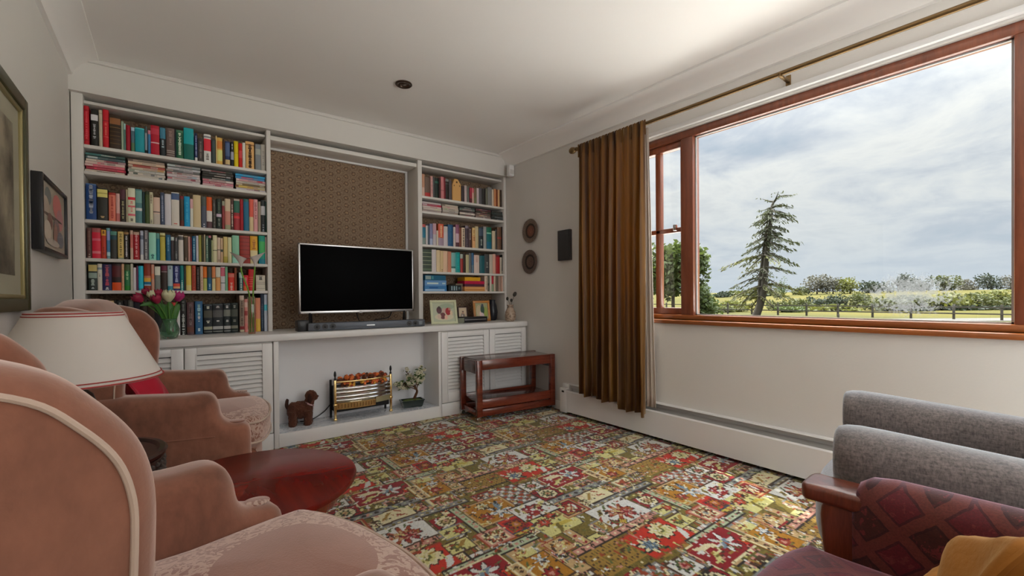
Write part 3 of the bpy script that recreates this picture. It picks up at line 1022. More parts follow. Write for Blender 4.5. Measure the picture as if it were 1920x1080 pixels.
L4 = '''
162.2 172 57 503430; brown|narrow title; l:10:70:6c5048 l:86:96:8a7c74
172.4 189 57 b8283c; cherry red|pale knobs; p:0:14:8a4a4c p:34:42:c8586a p:76:84:c86a74
189.6 199 54 a83a2a; brick red|orange top; p:0:20:d08c3c l:4:16:3c2010 l:60:90:7a281c
199.5 206.5 58 46749c; blue|lilac top; p:10:40:8090bc p:0:10:6a949c p:78:90:a0bccc p:90:100:6a8a94
206.7 219.2 52 343430; dark umber|teal top; p:0:14:4c7c70 p:16:30:1c4048
220.6 232 52 baa468; wide tan|dark lettering; l:8:84:6a5a30 p:94:100:8c9078
232.4 241.6 51 241e1a; black|white lettering; l:14:90:b4b4b8 p:0:8:8c6a44
243.8 249.6 55 b89c8e; pinkish cream|narrow spine; p:14:60:b86a64
250 261.4 52 8e1c24; crimson|silver lettering; l:10:90:c8888c p:0:10:a88c7c
262.8 269 55 9aa0b0; lilac grey|pale foot; p:82:100:c8c8d0 p:16:30:5c6478
269.6 278.2 56 5c5a60; mottled grey|white flecks; l:2:30:b0a8ac l:40:95:a8a8a8
279 292.8 52 8cc0b0; wide mint|dark mark; p:76:96:7cc0b0 l:78:92:1c4a54
293 299.6 51 2c7080; teal|plain spine; p:0:20:5c8a84
300 309.8 52 aaa04c; mustard|pale top; p:0:8:c0bc90 p:10:13:3c3a1c
311 320 49 1a5274; deep blue|pale stripe; l:10:60:6c98b0
320.2 326.6 46 3c3438; dark plum|white top; p:2:16:b8c4bc
327 334 45 3c3e40; charcoal|pale flecks; l:4:16:a09aa0 l:60:90:7a7c7c
334.4 344 49 bcb8b2; white|dark square; p:4:18:565656
344.8 352.4 48 4c4034; earth brown|pale foot; p:0:5:a09078 l:85:95:8a7a6c
352.6 356.8 47 b08880; dusty pink|thin spine
357 359.8 45 6a3038; maroon|thin spine
360.2 367.4 48 1c5070; royal blue|silver stripe; l:8:90:88b4c4
367.6 372.2 49 b4b2ba; lilac white|thin spine
372.4 377.6 50 8c8844; olive green|thin spine
377.8 382.4 49 3c3c28; dark olive|thin spine
382.6 385 52 a89c80; cream|very thin spine
385.8 390.8 49 547064; grey green|pale lettering; l:10:80:a0b0a0
391 396 50 142620; black green|pink top; p:0:8:b06c7c
396.2 399 42 969c78; pale olive|thin spine
399.2 407.2 51 c4bc9c; cream|dark mark; p:54:57:5c5a4c
407.4 413.4 47 bca898; pinkish buff|dark mark; p:48:51:5c5a4c l:88:96:6a6450
413.8 418.2 46 b8a084; buff|dark band; p:46:56:3c443c
419 427 49 bcaa74; straw|olive foot; p:76:100:a09448
427.2 434.4 48 cac49c; pale yellow|plain spine
435.6 448.8 52 7cae94; mint green|white edge; p:80:100:90c0b4
449.6 468.8 52 8a322c; thick red|dark bands; h:8:5a1c18 h:22:5a1c18 h:36:5a1c18 h:50:5a1c18 h:66:5a1c18 h:80:5a1c18
469.4 483.2 52 c88e34; amber|cream stripe; l:14:50:8a4c14 p:52:100:c8b48c
485.4 497 53 1c8070; sea green|blue foot; p:20:60:409a58 p:82:100:0e6a7c
497.2 501.6 51 a89490; pinkish white|thin spine
'''
L5 = '''
165.4 182.2 50 202a26; black|picture panels; p:4:28:a89860 p:34:54:7c8c84 l:58:78:98a49c l:88:96:a8b0b0
182.4 191.4 50 bcb8ac; white|grey band; p:14:22:78848c l:38:46:6a6a64
191.7 209.6 49 26244a; indigo|red lettering; l:4:46:a85058 l:50:80:b0485a l:88:97:c8c8d4
210 227.2 50 281414; black maroon|orange foot; p:70:100:e04a24 p:8:50:4a181c
227.4 232.8 50 c89a7c; tan|narrow spine; l:20:90:a8785c
233.2 244 49 24643c; green|pale lettering; l:28:60:90b088 p:0:24:3c4c2c p:82:100:1c6c24
244.4 249.4 50 aaa698; grey cream|narrow spine
249.6 255.2 43 c0bcc4; lilac white|narrow spine
255.4 259.2 46 5c2c4c; purple|thin spine
259.5 268.8 46 2ca4bc; bright cyan|dark foot; p:90:100:2c8498
269.8 283 51 7a2e1c; rust|orange and blue bands; p:46:56:a86c54 p:54:68:d8943c p:68:78:1c5c7c p:78:82:90a8b8
283.4 289.4 49 b08474; dusty pink|narrow spine; p:36:56:c8785c
290 300.8 45 6c706c; grey|white top; p:0:36:c0c0b4
302 313.8 47 302420; dark brown|maroon top; p:0:20:5c2038 h:24:a88890
314.3 324.2 47 98aab0; pale blue|teal foot; p:82:100:2c7484 l:4:10:5c6c70
324.6 337.5 47 1e2658; navy|red foot; p:72:84:d8483c p:84:92:d0946c l:4:66:98a0c4
337.7 345 47 1c7070; teal|white edge; l:60:98:a8c4bc
345.2 348.8 46 3c3630; dark grey|thin spine
349 358.8 47 c0ac54; mustard yellow|plain spine; p:78:100:c4b478
359.8 367.4 47 9c4434; brick red|dark lettering; l:10:90:6a281c
367.6 375.2 44 241e1c; black|grey lettering; l:10:90:5c5450
375.4 380.9 46 bca490; cream pink|narrow spine; l:44:90:8c6c64
381.1 388.4 45 d0682c; orange|green lower half; p:46:100:a0a45c p:46:50:5c4c34
388.8 397.2 45 3c4444; dark grey|blue lower half; p:46:100:164c70 l:72:92:90b4c4
397.4 404.2 45 d87c54; apricot|cream lower half; p:46:100:c4b488 p:46:50:5c4c34
404.6 413.6 44 d8c4b4; white|tan lower half; p:42:100:c08c58 p:42:45:8c7c5c
413.8 422.2 45 bcb8bc; pale grey|pink top; p:4:40:b05c6c p:66:70:6c7478
422.4 427.2 45 70a484; soft green|narrow spine
428 439.7 33 c0382c; short red|pale label; p:4:24:cc6c60 l:55:95:d8a094
439.8 444 43 7c4430; brown|narrow spine
448 456 34 3c5c5c; short teal|white half; p:0:30:90a8a4 l:10:95:b4c0bc
456.4 465.8 29 c82834; short scarlet|orange foot; p:70:100:cc5c34 l:14:60:d87c7c
466.2 476.4 40 a82024; dark red|gilt bands; h:36:c86c50 h:46:c86c50 h:56:c86c50 h:66:c86c50 h:78:c86c50
480.2 497.5 29 b4aea0; short grey|black lines; l:5:14:2c2824 l:18:30:2c2824 h:44:5c5850 h:56:3c3834 h:84:6c6860
'''
L6 = '''
160.8 167.4 72 7c706c; speckled grey|dark flecks; l:4:30:443c3c
168.6 190.4 72 5a3c24; thick brown|cream label; p:2:14:bca47c
191.6 214 72 5c3e22; thickest brown|cream top label; p:2:14:c0a880
214.4 218.8 72 1c1814; black|thin spine
219 231 70 2c2c2c; black|grey lettering; l:5:60:7c807c l:8:62:686c68
231.4 239.8 71 18161a; jet black|plain spine
240 250.4 70 5c5c58; grey|faint lettering; l:4:60:7c7c74
251 263 70 24202c; dark violet|plain spine
263.6 276 70 302420; dark brown|plain spine
276.6 290 68 3c2c24; umber|plain spine
290.6 306 66 26282c; blackish|plain spine
306.6 321 64 4c3c34; dun brown|plain spine
322 331.2 62 a83432; red|plain spine
331.6 337.6 52 c4c0c0; white|plain spine
338 349.2 66 20201e; tall black|white lettering; l:40:96:a4a8a4 l:4:30:5c605c
350.4 363.8 61 50383a; maroon grey|grey lettering; l:6:70:7c6c6c l:8:66:746464 p:76:92:5c3830
366 380.2 62 2c587c; blue|white lettering; l:10:40:a0c0d4 l:12:42:90b4cc l:46:60:c0d4e0 l:82:90:b0c8d8
382.2 398.4 56 1a2024; first gilt-tooled|crest; h:3:4c5458 p:22:46:44443c l:8:14:b0b0a4 l:56:62:b0b0a4 p:76:86:90907c h:92:7c8078
399 418.4 56 1c2226; second gilt-tooled|crests; h:3:4c5458 p:22:46:4c4c4c l:8:14:b0b0b0 l:56:62:b0b0b0 p:76:86:9c9c9c h:92:90948c
419.4 432.6 56 1c2426; third gilt-tooled|crests; h:3:4c5458 p:22:44:70746c l:8:14:b0b0b0 l:56:62:b0b0b0 p:76:86:9c9c9c h:92:9ca09c
433.4 446.6 56 1a2422; fourth gilt-tooled|crests; h:3:3c4444 p:22:46:4c5048 l:8:14:84847c l:56:62:70746c p:76:86:7c7c70 h:92:5c605c
449.6 458.2 69 8c7c70; tan|white label; p:0:12:b8a89c l:16:80:4c3c34 p:84:92:7c2c30 p:94:98:c4bca4
458.8 467.4 62 b87c74; pink|cream flowers; p:10:25:c8a49c p:36:50:8c3c3c p:74:100:c07470
467.6 479.8 62 a8605c; rose red|floral foot; p:70:100:c86c6c
480 488.6 63 bc7c60; pinkish tan|yellow foot; p:62:100:d89c44
488.8 495.4 74 1e2a3c; navy|plain spine; l:30:90:3c4c5c
495.6 502.4 69 a4acbc; pale blue|cyan band; p:28:44:4ca0b0
'''
R1 = '''
791.4 797 42 a47c66; tan pink|plain spine; p:60:100:b4988c
797.3 807.4 37 5c4c42; grey brown|red foot; p:78:100:98302e
808 812.2 40 b48c88; pinkish white|thin spine; l:10:80:8c5c5c
812.4 815.8 39 4c4c4c; dark grey|thin spine
816 823 38 182420; black green|green mark; p:16:26:2c5444
823.4 827 39 3c1c1c; dark maroon|thin spine
827.2 833.2 42 a86a6c; pink|dark line; p:60:62:5c3434
833.4 835.8 41 6c2028; dark red|thin spine
836 842.2 40 201c18; black|grey top; p:2:14:6c706c h:24:5c605c
842.4 847.8 37 4c4648; smoke grey|narrow spine
866 871.2 30 342c30; plum black|narrow spine
871.6 876 32 aa9a98; pinkish white|slim spine
876.2 880.6 31 5c605c; grey green|slim spine
881 885.6 29 8c2c3c; crimson|dark foot; p:70:100:4c1c24
885.8 889.4 29 b8988c; cream pink|slim spine; p:0:30:c86c70
889.6 893.9 29 6c5c48; brown|olive foot; p:60:100:646a4c
894.1 898.2 30 a89ca0; lilac white|slim spine
898.4 904.2 31 4c4c50; slate|narrow spine
904.6 910.6 30 24201e; black|plain spine
911 915.2 32 5c5c50; olive grey|slim spine
915.4 922.8 35 6c6c6c; mid grey|plain spine
923 926.2 32 b0a494; cream|slim spine
926.4 930.3 33 a87450; orange tan|slim spine
930.5 934 33 6c341c; rust|slim spine
934.2 937.8 33 b4906c; buff|slim spine
938 941.4 33 2c1c10; dark brown|slim spine
'''
R3 = '''
791.8 798.7 38 28647c; blue|red top; p:0:14:a85450 p:66:100:6c7c78
798.9 802.4 36 b8b4b4; white|slim spine
802.6 806 36 54606c; blue grey|slim spine
806.2 812 40 6c7090; lilac blue|pale foot; p:70:100:8c98b0
812.3 818.8 41 a4848c; pink|grey foot; p:50:100:a09aa0
819 822.2 28 b8b0a0; cream|short spine
822.6 832.4 41 a85c3c; orange|lilac foot; p:0:60:b0503c l:8:55:d8a07c p:64:100:8c7c8c
832.7 840.2 37 aca6a4; white|grey spine; p:30:100:b0a8ac
840.5 850.2 41 1a4468; navy blue|plain spine; l:10:90:285878
850.6 854.9 37 b0a4a0; off white|slim spine
855.2 861.5 42 7c5068; mauve|pink foot; p:40:80:b09aa4 p:80:100:4c2c34
861.8 866 37 6c3c2c; brown|slim spine
866.2 872.4 37 b8a894; cream|dark stripe; l:8:92:3c342c
872.8 879 41 3c3038; dark purple|pale top; p:0:12:7c7480 l:60:95:5c5058
879.2 885 39 402c2c; maroon black|white marks; l:10:60:98908c
886 891.6 38 c09468; tan orange|dark lettering; p:0:40:c8a470 l:10:60:7c5434
891.8 897.8 41 a89c7c; beige|plain spine
898.8 907 40 20282e; black|blue top; p:4:40:3c4858 l:56:80:8c948c
907.2 912.8 42 888a88; grey white|slim spine
913 922 41 125c5c; sea green|white spot; p:0:30:1c5c48 p:24:30:7cb09c p:66:100:185c74
923.6 929.2 35 b0a48c; cream|narrow spine
929.4 933 38 343430; dark|slim spine
933.2 941 43 5c4434; thick brown|red label; p:44:52:8c3c34
941.6 949.2 44 282224; black|plain spine
'''
R4 = '''
793 810.2 42 38443a; dark green|gilt bands; h:14:8c9478 h:32:8c9478 h:50:8c9478 h:68:8c9478 p:86:94:50604c
810.4 818.8 42 b4aeb0; lilac white|plain spine
819 825.8 41 b8a888; cream tan|plain spine
826 831.8 40 b4a07c; sand|dark foot; p:0:100:b4a07c l:88:96:5c4c3c
832.2 840.2 40 c0a48c; pinkish beige|plain spine
840.4 846.8 39 a8705a; salmon|plain spine
847 854.9 37 6c9a98; pale teal|white foot; p:70:78:2c5450 p:80:100:a8b8b4
855.1 863.6 38 10807e; turquoise|plain spine; l:10:80:2c9a98
863.8 869 35 8c3432; red|grey top; p:0:24:8c948c
869.3 873.8 37 2c2018; dark brown|slim spine
874 879.8 34 a09a78; khaki cream|plain spine
880 884.6 37 5c5c5c; grey|slim spine
884.8 889.4 38 2c5070; blue|grey edge; p:60:100:4c6070
889.6 899.8 34 b4a49c; off white|plain spine; l:8:40:a08078
900.2 908.9 33 1c5058; blue teal|plain spine
909.1 917.8 36 34383a; charcoal|white flecks; l:40:70:7c807c
918.4 924.2 36 a49c90; grey white|plain spine
924.4 929.8 37 b89080; pinkish buff|plain spine
930 937.6 35 8c2024; red|dark edge; p:0:10:5c1418
937.9 941.4 31 a8a094; white|thin spine
941.7 949.2 36 1c2222; black|white foot; p:84:100:7c7c74
'''
R5 = '''
909.4 915 29 b4a494; cream|speckled spine; l:10:90:8c7c6c
915.3 918.6 30 5c5c50; grey green|slim spine; p:50:64:2c2c28
918.9 922.2 30 b4aea4; white|slim spine
922.4 926.2 30 9c2434; red|green foot; p:54:100:7c8870
926.5 930 30 a89888; cream grey|slim spine
930.2 935.2 30 5c5044; grey brown|slim spine
935.4 940.6 30 8c7468; dusty brown|slim spine
941 949.8 30 b49080; pinkish buff|pale flecks; l:10:90:b8a8a0
'''
shelf_of_books(L1, SZL[0], 255, 'books on the wide bookcase top shelf', 'wide bookcase top shelf')
shelf_of_books(L3, SZL[2], 390, 'books on the wide bookcase third shelf', 'wide bookcase third shelf')
shelf_of_books(L4, SZL[3], 460, 'books on the wide bookcase fourth shelf', 'wide bookcase fourth shelf')
shelf_of_books(L5, SZL[4], 520, 'books on the wide bookcase fifth shelf', 'wide bookcase fifth shelf')
shelf_of_books(L6, CT, 590, 'books on the worktop in the wide bookcase', 'wide bookcase bottom row')
shelf_of_books(R1, SZR[0], 350, 'books on the narrow bookcase top shelf', 'narrow bookcase top shelf')
shelf_of_books(R3, SZR[2], 440, 'books on the narrow bookcase third shelf', 'narrow bookcase third shelf')
shelf_of_books(R4, SZR[3], 490, 'books on the narrow bookcase fourth shelf', 'narrow bookcase fourth shelf')
shelf_of_books(R5, SZR[4], 530, 'books on the narrow bookcase fifth shelf', 'narrow bookcase fifth shelf')

# disc cases lying in stacks on the second shelf
ORD = ['topmost', 'second', 'third', 'fourth', 'fifth', 'sixth', 'seventh']
STK = ['first', 'second', 'third', 'fourth', 'last']
def disc_stacks(spec, z, py, where, th, group):
    for si, (xa_, xb_, items) in enumerate(spec):
        xa, xb = bx(xa_, py), bx(xb_, py)
        its = [s.strip() for s in items.split('/')]
        n = len(its)
        for k, it in enumerate(its):
            c_, d, mk = (it.split('|')+[''])[:3]
            zz = z+0.0005+(n-1-k)*th
            jx = rnd.uniform(-0.003, 0.003)
            b = B()
            b.cur = boost(c_)
            wd, dp = xb-xa, 0.135
            b.box((-wd/2, 0, 0.0006), (wd/2, dp, th-0.0006), 0.001, 1)
            b.cur = tuple(q*0.25 for q in boost('707070'))
            b.box((-wd/2-0.0005, 0.006, 0.0003), (-wd/2+0.004, dp, th-0.0009))
            for m_ in mk.split():
                p = m_.split(':')
                b.cur = boost(p[2])
                a_, e_ = float(p[0])/100, float(p[1])/100
                b.quad((-wd/2+wd*a_, -0.0006, th*0.2), (-wd/2+wd*e_, -0.0006, th*0.2), (-wd/2+wd*e_, -0.0006, th*0.85), (-wd/2+wd*a_, -0.0006, th*0.85))
            f = rnd.uniform(0.2, 0.4)
            b.cur = boost(rnd.choice(['b0a8a0', '504844', '8c5054', '707478']))
            while f < 0.75:
                s_ = rnd.uniform(0.012, 0.03)
                b.quad((-wd/2+wd*f, -0.0008, th*0.36), (-wd/2+wd*(f+s_), -0.0008, th*0.36), (-wd/2+wd*(f+s_), -0.0008, th*0.66), (-wd/2+wd*f, -0.0008, th*0.66))
                f += s_+0.01
            o = b.out('disc_case', M_BOOK, smooth=0, colour=True)
            o.location = ((xa+xb)/2+jx, YBK+rnd.uniform(-0.004, 0.008), zz)
            pos = 'bottom' if k == n-1 else ORD[k]
            tag(o, f'{d} disc case, {pos} of the {STK[si]} stack, {where}', 'disc case', group)
            ALLB.append(o['label'])
disc_stacks([
    (160, 234.5, '2c4440|dark teal|0:60:3c6464 / 4c6468|grey teal|5:30:a0a8a8 55:95:3c5058 / 8c7478|dull mauve|0:45:b8b0a4 50:80:6c3844 / b8a49c|cream|30:48:c07478 55:75:8c7468 / b86470|pink|0:20:b8a4a0 / 8c2c3c|dark red|20:95:b84454 / b8aca0|white|'),
    (240, 309, '8c7c70|grey tan|0:14:5c4c48 / b8a08c|peach|14:60:b8a490 / 984c40|rust red|0:12:b0a494 60:80:b0948c / a8a090|stone|0:8:7c706c 78:96:a07c50 / b0aea8|grey white|4:18:7c8478 / b0a8a0|off white|12:24:4c544c 60:70:4c4444 / b0aca4|plain white|84:94:5c646c'),
    (313, 375, '7c8484|grey|0:40:a4acac / a8a8ac|pale grey|40:90:b0b0b4 / 5c5c5c|dark grey|0:20:8c8078 50:80:8c8488 / b0a4a4|pinkish white|0:16:8c5c60 30:45:a07474 / b0a8ac|lilac white|60:90:8c98a4 / b0a4a4|off white|0:14:a05c64 70:85:7c3c48 / b4b0b0|plain white|'),
    (379, 436.6, '2c2c28|black|0:30:7c7878 / 34322e|charcoal|45:75:6c6864 / 2a2622|soot black|78:92:8c8c90 / 303430|black green|60:90:3c5058 / b09898|pale pink|0:20:a45c68 75:95:b8b0ac / a86c78|rose|20:70:8c2c40 / b09498|faded pink|40:60:a03c4c'),
    (442, 497, '2c84b0|bright blue|0:90:2c8cb8 / 3c7ca8|mid blue|20:60:a04c64 / b0888c|pink|0:10:b8b4b0 70:90:a03c48 / a8a098|grey white|0:60:b0a89c / 6c5c40|brown|0:20:b0a48c 80:95:8c8474 / b8a058|yellow|0:10:6c3c34 60:100:9a9484 / aca6ac|lilac white|60:80:6c6868'),
], SZL[1], 320, 'wide bookcase', 0.0152, 'disc cases in the wide bookcase')
disc_stacks([
    (792.8, 828, '9c9498|grey white|0:90:a09a9c / 9a2c40|crimson|0:24:a4989c / b0a09c|cream|0:40:b0a8a4 / a89c98|off white|60:90:a8a88c / 9c8c88|dull pink|'),
    (829.5, 859.5, 'a49a8c|stone|0:20:5c544c / a49488|beige|30:46:a06468 / a0988c|cream grey|10:30:8c9478 / a09a94|grey white| / 988c84|dull buff|'),
    (862, 890.5, '343c3a|blackish teal| / 5c6460|grey green|20:80:7c8480 / 3c3434|dark brown|60:90:5c5054 / b0a49c|white|10:90:b8b0a8 / 5c5450|drab grey|'),
    (892.3, 920.5, '4c2c30|dark maroon|20:40:7c5454 / 3c3830|dark olive|40:60:6c7060 / 544c48|dun|10:30:7c746c / 6c5c54|brown|25:55:a08468 / 7c6c68|grey brown|50:60:b0a094'),
    (922, 948, '2c302e|soot black| / 303634|black green|20:80:3c4442 / 2e3230|slate black| / 323836|dark charcoal|20:80:3e4644 / 2c302e|coal black|'),
], SZR[1], 400, 'narrow bookcase', 0.0172, 'disc cases in the narrow bookcase')

# things lying on the narrow bookcase's fifth shelf
def flat(name, xa_, xb_, za, zb, dp, c_, label, cat, marks='', group=None, back=0.0):
    xa, xb = bx(xa_, 530), bx(xb_, 530)
    b = B()
    b.cur = boost(c_)
    b.box((xa, YBK+back, za), (xb, YBK+back+dp, zb), 0.0015, 1)
    for m_ in marks.split():
        p = m_.split(':')
        b.cur = boost(p[4])
        u0, u1, w0, w1 = [float(q)/100 for q in p[:4]]
        b.quad((xa+(xb-xa)*u0, YBK+back-0.0006, za+(zb-za)*w0), (xa+(xb-xa)*u1, YBK+back-0.0006, za+(zb-za)*w0), (xa+(xb-xa)*u1, YBK+back-0.0006, za+(zb-za)*w1), (xa+(xb-xa)*u0, YBK+back-0.0006, za+(zb-za)*w1))
    o = b.out(name, M_BOOK, smooth=0, colour=True)
    tag(o, label, cat, group)
    return o
zt = SZR[4]+0.0005
g = 'boxes stacked on the narrow bookcase fifth shelf'
flat('game_box', 796, 837.5, zt, zt+0.046, 0.15, '3a6c9c', 'blue box with pale lettering, bottom of the blue stack, narrow bookcase', 'box', '3:90:8:40:8ca8c8 20:60:55:80:1c4c84', g)
flat('game_box', 796.5, 837, zt+0.0465, zt+0.094, 0.15, '5c84b0', 'light blue box with white lettering, middle of the blue stack, narrow bookcase', 'box', '10:62:30:60:b0c4d8 80:95:30:60:a0b8d0', g)
flat('game_box', 797, 836, zt+0.0945, zt+0.138, 0.14, '12506c', 'dark teal box with grey label, top of the blue stack, narrow bookcase', 'box', '2:28:15:85:7c8c8c 32:40:20:80:3c7c84', g)
flat('metal_tin', 840.5, 865, zt, zt+0.054, 0.1, '141c20', 'small black tin with pale lettering beside the blue boxes', 'tin', '22:32:15:85:7c9098 40:52:15:85:7c9098 60:66:15:85:8ca0a8 76:90:30:70:4c5c60')
g = 'books lying flat in the narrow bookcase'
for za, zb, c_, lb, xa_, xb_ in ((0, 0.020, 'a87440', 'tan brown flat book, bottom of the colourful lying pile, narrow bookcase', 871, 909), (0.0205, 0.042, 'b88454', 'orange tan flat book, second from bottom of the lying pile, narrow bookcase', 871, 909.2), (0.0425, 0.066, '4c2434', 'dark plum flat book, middle of the lying pile, narrow bookcase', 871.5, 908), (0.0665, 0.094, 'a0143c', 'magenta red flat book, under the yellow one, narrow bookcase', 871.2, 908.5), (0.0945, 0.128, 'd09028', 'yellow flat book, top of the lying pile, narrow bookcase', 871.6, 901)):
    flat('book', xa_, xb_, zt+za, zt+zb, 0.13, c_, lb, 'book', '5:95:20:32:c8a478' if c_[0] in 'ab' and 'tan' in lb else '', g)
for k, (za, zb, c_) in enumerate(((0.056, 0.078, '6c5c50'), (0.0785, 0.102, '746456'), (0.1025, 0.126, '685c4e'))):
    flat('book', 858, 871, zt+za-0.0555, zt+zb-0.0555, 0.11, c_, ['lowest', 'middle', 'uppermost'][k]+' drab brown flat book left of the colourful lying pile', 'book', '', g, 0.03)

# tan peaked ornament among the top shelf books
b = B()
b.cur = boost('b48c58')
xa, xb = bx(848.3, 350), bx(864.8, 350)
ol = [(xa, 0), (xb, 0), (xb, 0.15), (xb-0.02, 0.175), (xb-0.032, 0.196), (xa+0.025, 0.198), (xa+0.012, 0.17), (xa, 0.14)]
b.pad([(u, v) for u, v in ol], 0.07, 0.008, mp=lambda u, v, w: (u, YBK+w, SZR[0]+0.0005+v))
b.cur = boost('4c3418')
cx_ = (xa+xb)/2
b.blob((cx_, YBK+0.002, SZR[0]+0.168), (0.011, 0.004, 0.011), 2)
b.blob((cx_-0.027, YBK+0.003, SZR[0]+0.135), (0.007, 0.004, 0.012), 2)
b.blob((cx_+0.029, YBK+0.003, SZR[0]+0.138), (0.007, 0.004, 0.014), 2)
tag(b.out('wooden_ornament', M_BOOK, colour=True), 'tan wooden ornament with peaked top and dark spots between top shelf books', 'ornament')
# ================================================================== TELEVISION WALL
t = NT('screen_glass')
t.col((0.002, 0.002, 0.0025))
t.b.inputs['Roughness'].default_value = 0.5
t.b.inputs['Specular IOR Level'].default_value = 0.03
M_SCREEN = t.m
TY = 3.285
tl, tr_ = on(559, 456, 1, TY), on(775, 468, 1, TY)
bl_, br_ = on(561, 588, 1, TY), on(775, 584, 1, TY)
tx0, tx1, tz0, tz1 = (tl.x+bl_.x)/2, (tr_.x+br_.x)/2, (bl_.z+br_.z)/2, (tl.z+tr_.z)/2
tv = thing('television', 'black flat screen television with silver rim on the worktop', 'television', ((tx0+tx1)/2, TY, CT))
B().box((tx0+0.004, TY+0.002, tz0+0.004), (tx1-0.004, TY+0.034, tz1-0.004), 0.006).out('back_cover', M_BLACK, tv)
B().box((tx0+0.012, TY-0.002, tz0+0.020), (tx1-0.012, TY+0.003, tz1-0.012), 0.001).out('screen', M_SCREEN, tv)
bz = B()
for lo, hi in (((tx0, TY-0.004, tz1-0.011), (tx1, TY+0.02, tz1)), ((tx0, TY-0.004, tz0), (tx1, TY+0.02, tz0+0.018)), ((tx0, TY-0.004, tz0), (tx0+0.011, TY+0.02, tz1)), ((tx1-0.011, TY-0.004, tz0), (tx1, TY+0.02, tz1))):
    bz.box(lo, hi, 0.002)
bz.out('bezel', M_SILVER, tv)
B().box(((tx0+tx1)/2-0.012, TY-0.005, tz0-0.004), ((tx0+tx1)/2+0.012, TY+0.004, tz0+0.013), 0.002).out('logo_badge', pm('badge', (0.62, 0.6, 0.6), 0.4), tv)
for x in (tx0+0.075, tx1-0.075):
    f_ = B()
    f_.tube([(x-0.032, TY-0.085, CT+0.008), (x-0.004, TY+0.01, tz0+0.012), (x+0.004, TY+0.02, tz0+0.012), (x+0.032, TY+0.11, CT+0.008)], 0.008, 8)
    f_.tube([(x-0.034, TY-0.09, CT+0.008), (x+0.034, TY+0.115, CT+0.008)], 0.008, 8)
    f_.out('foot', M_BLACK, tv)
cb = B()
cb.tube(crom([((tx0+tx1)/2-0.02, TY+0.036, tz0+0.05), ((tx0+tx1)/2+0.0, TY+0.07, CT+0.08), ((tx0+tx1)/2+0.05, TY+0.09, CT+0.02), ((tx0+tx1)/2+0.2, TY+0.1, CT+0.006)], 6, False), 0.004, 6)
cb.out('power_cable', M_BLACK, tv)
cb = B()
cb.tube(crom([((tx0+tx1)/2+0.26, TY+0.036, tz0+0.04), ((tx0+tx1)/2+0.24, TY+0.06, CT+0.07), ((tx0+tx1)/2+0.14, TY+0.09, CT+0.05), ((tx0+tx1)/2+0.1, TY+0.1, CT+0.006)], 6, False), 0.004, 6)
cb.out('aerial_cable', M_BLACK, tv)

M_SBAR = pm('soundbar_grey', (0.105, 0.12, 0.145), 0.45, 0.05, metal=0.3)
s0, s1 = on(578, 622, 2, CT), on(797, 612, 2, CT)
sb = thing('soundbar', 'long dark grey soundbar with round drivers in front of the television', 'soundbar', ((s0.x+s1.x)/2, 3.13, CT), math.atan2(s1.y-s0.y, s1.x-s0.x))
ln = (s1-s0).length
b = B().box((-ln/2, 0, 0.003), (ln/2, 0.075, 0.055), 0.006)
b.out('casing', M_SBAR, sb, local=True)
for x in (-ln/2+0.055, -ln/2+0.105, -ln/2+0.155, ln/2-0.125, ln/2-0.078):
    d = B()
    d.cyl((x, 0.001, 0.029), 0.020, -0.003, 'y', 20)
    d.blob((x, -0.001, 0.029), (0.009, 0.004, 0.009), 2)
    d.out('driver', M_BLACK, sb, local=True)
B().box((-0.028, -0.0015, 0.025), (0.03, 0.001, 0.031)).out('logo_strip', M_SILVER, sb, local=True, smooth=0)
B().box((ln/2-0.05, -0.0015, 0.018), (ln/2-0.02, 0.001, 0.042), 0.001).out('display', pm('grey_display', (0.16, 0.19, 0.22), 0.3), sb, local=True)
x_ = on(566, 612, 1, 3.2).x
tag(B().box((x_-0.03, 3.19, CT+0.001), (x_+0.045, 3.26, CT+0.075), 0.006).out('media_box', M_BLACK), 'small black media box behind the left end of the soundbar', 'media box')

# ---------------------------------------------------------------- framed photographs on the worktop
def pic(w_, h_, fw_, d_, mat_f, bgc, shapes, name='photo_frame', mount=None):
    """a standing frame built upright in local x-z, face towards -y"""
    f_ = B()
    for lo, hi in (((-w_/2, 0, 0), (w_/2, d_, fw_)), ((-w_/2, 0, h_-fw_), (w_/2, d_, h_)), ((-w_/2, 0, fw_), (-w_/2+fw_, d_, h_-fw_)), ((w_/2-fw_, 0, fw_), (w_/2, d_, h_-fw_))):
        f_.box(lo, hi, 0.002)
    p = B()
    p.cur = boost(bgc)
    p.box((-w_/2+fw_*0.8, d_*0.5, fw_*0.8), (w_/2-fw_*0.8, d_*0.9, h_-fw_*0.8))
    y = d_*0.5-0.0003
    for k, (sx_, sz_, rx, rz, c_) in enumerate(shapes):
        p.cur = boost(c_)
        y -= 0.0002
        ps = [p.v((-w_/2+sx_*w_+rx*w_*cos(2*PI*i/14), y, sz_*h_+rz*h_*sin(2*PI*i/14))) for i in range(14)]
        p.face(ps)
    return f_, p
def standing(label, loc, rz, tilt, w_, h_, fw_, mat_f, bgc, shapes, group='framed photographs on the worktop'):
    o = thing('photo_frame', label, 'photo frame', loc, 0, group, rot=(math.radians(-tilt), 0, rz))
    f_, p = pic(w_, h_, fw_, 0.014, mat_f, bgc, shapes)
    f_.out('frame', mat_f, o, local=True)
    p.out('photograph', M_PRINT, o, local=True, colour=True, smooth=0)
    B().loft([[(-0.02, 0.012, h_*0.6), (0.02, 0.012, h_*0.6), (0.02, 0.016, h_*0.6), (-0.02, 0.016, h_*0.6)], [(-0.03, 0.012+h_*0.30, h_*0.045), (0.03, 0.012+h_*0.30, h_*0.045), (0.03, 0.016+h_*0.30, h_*0.045), (-0.03, 0.016+h_*0.30, h_*0.045)]]).out('back_strut', M_BLACKM, o, local=True)
    return o
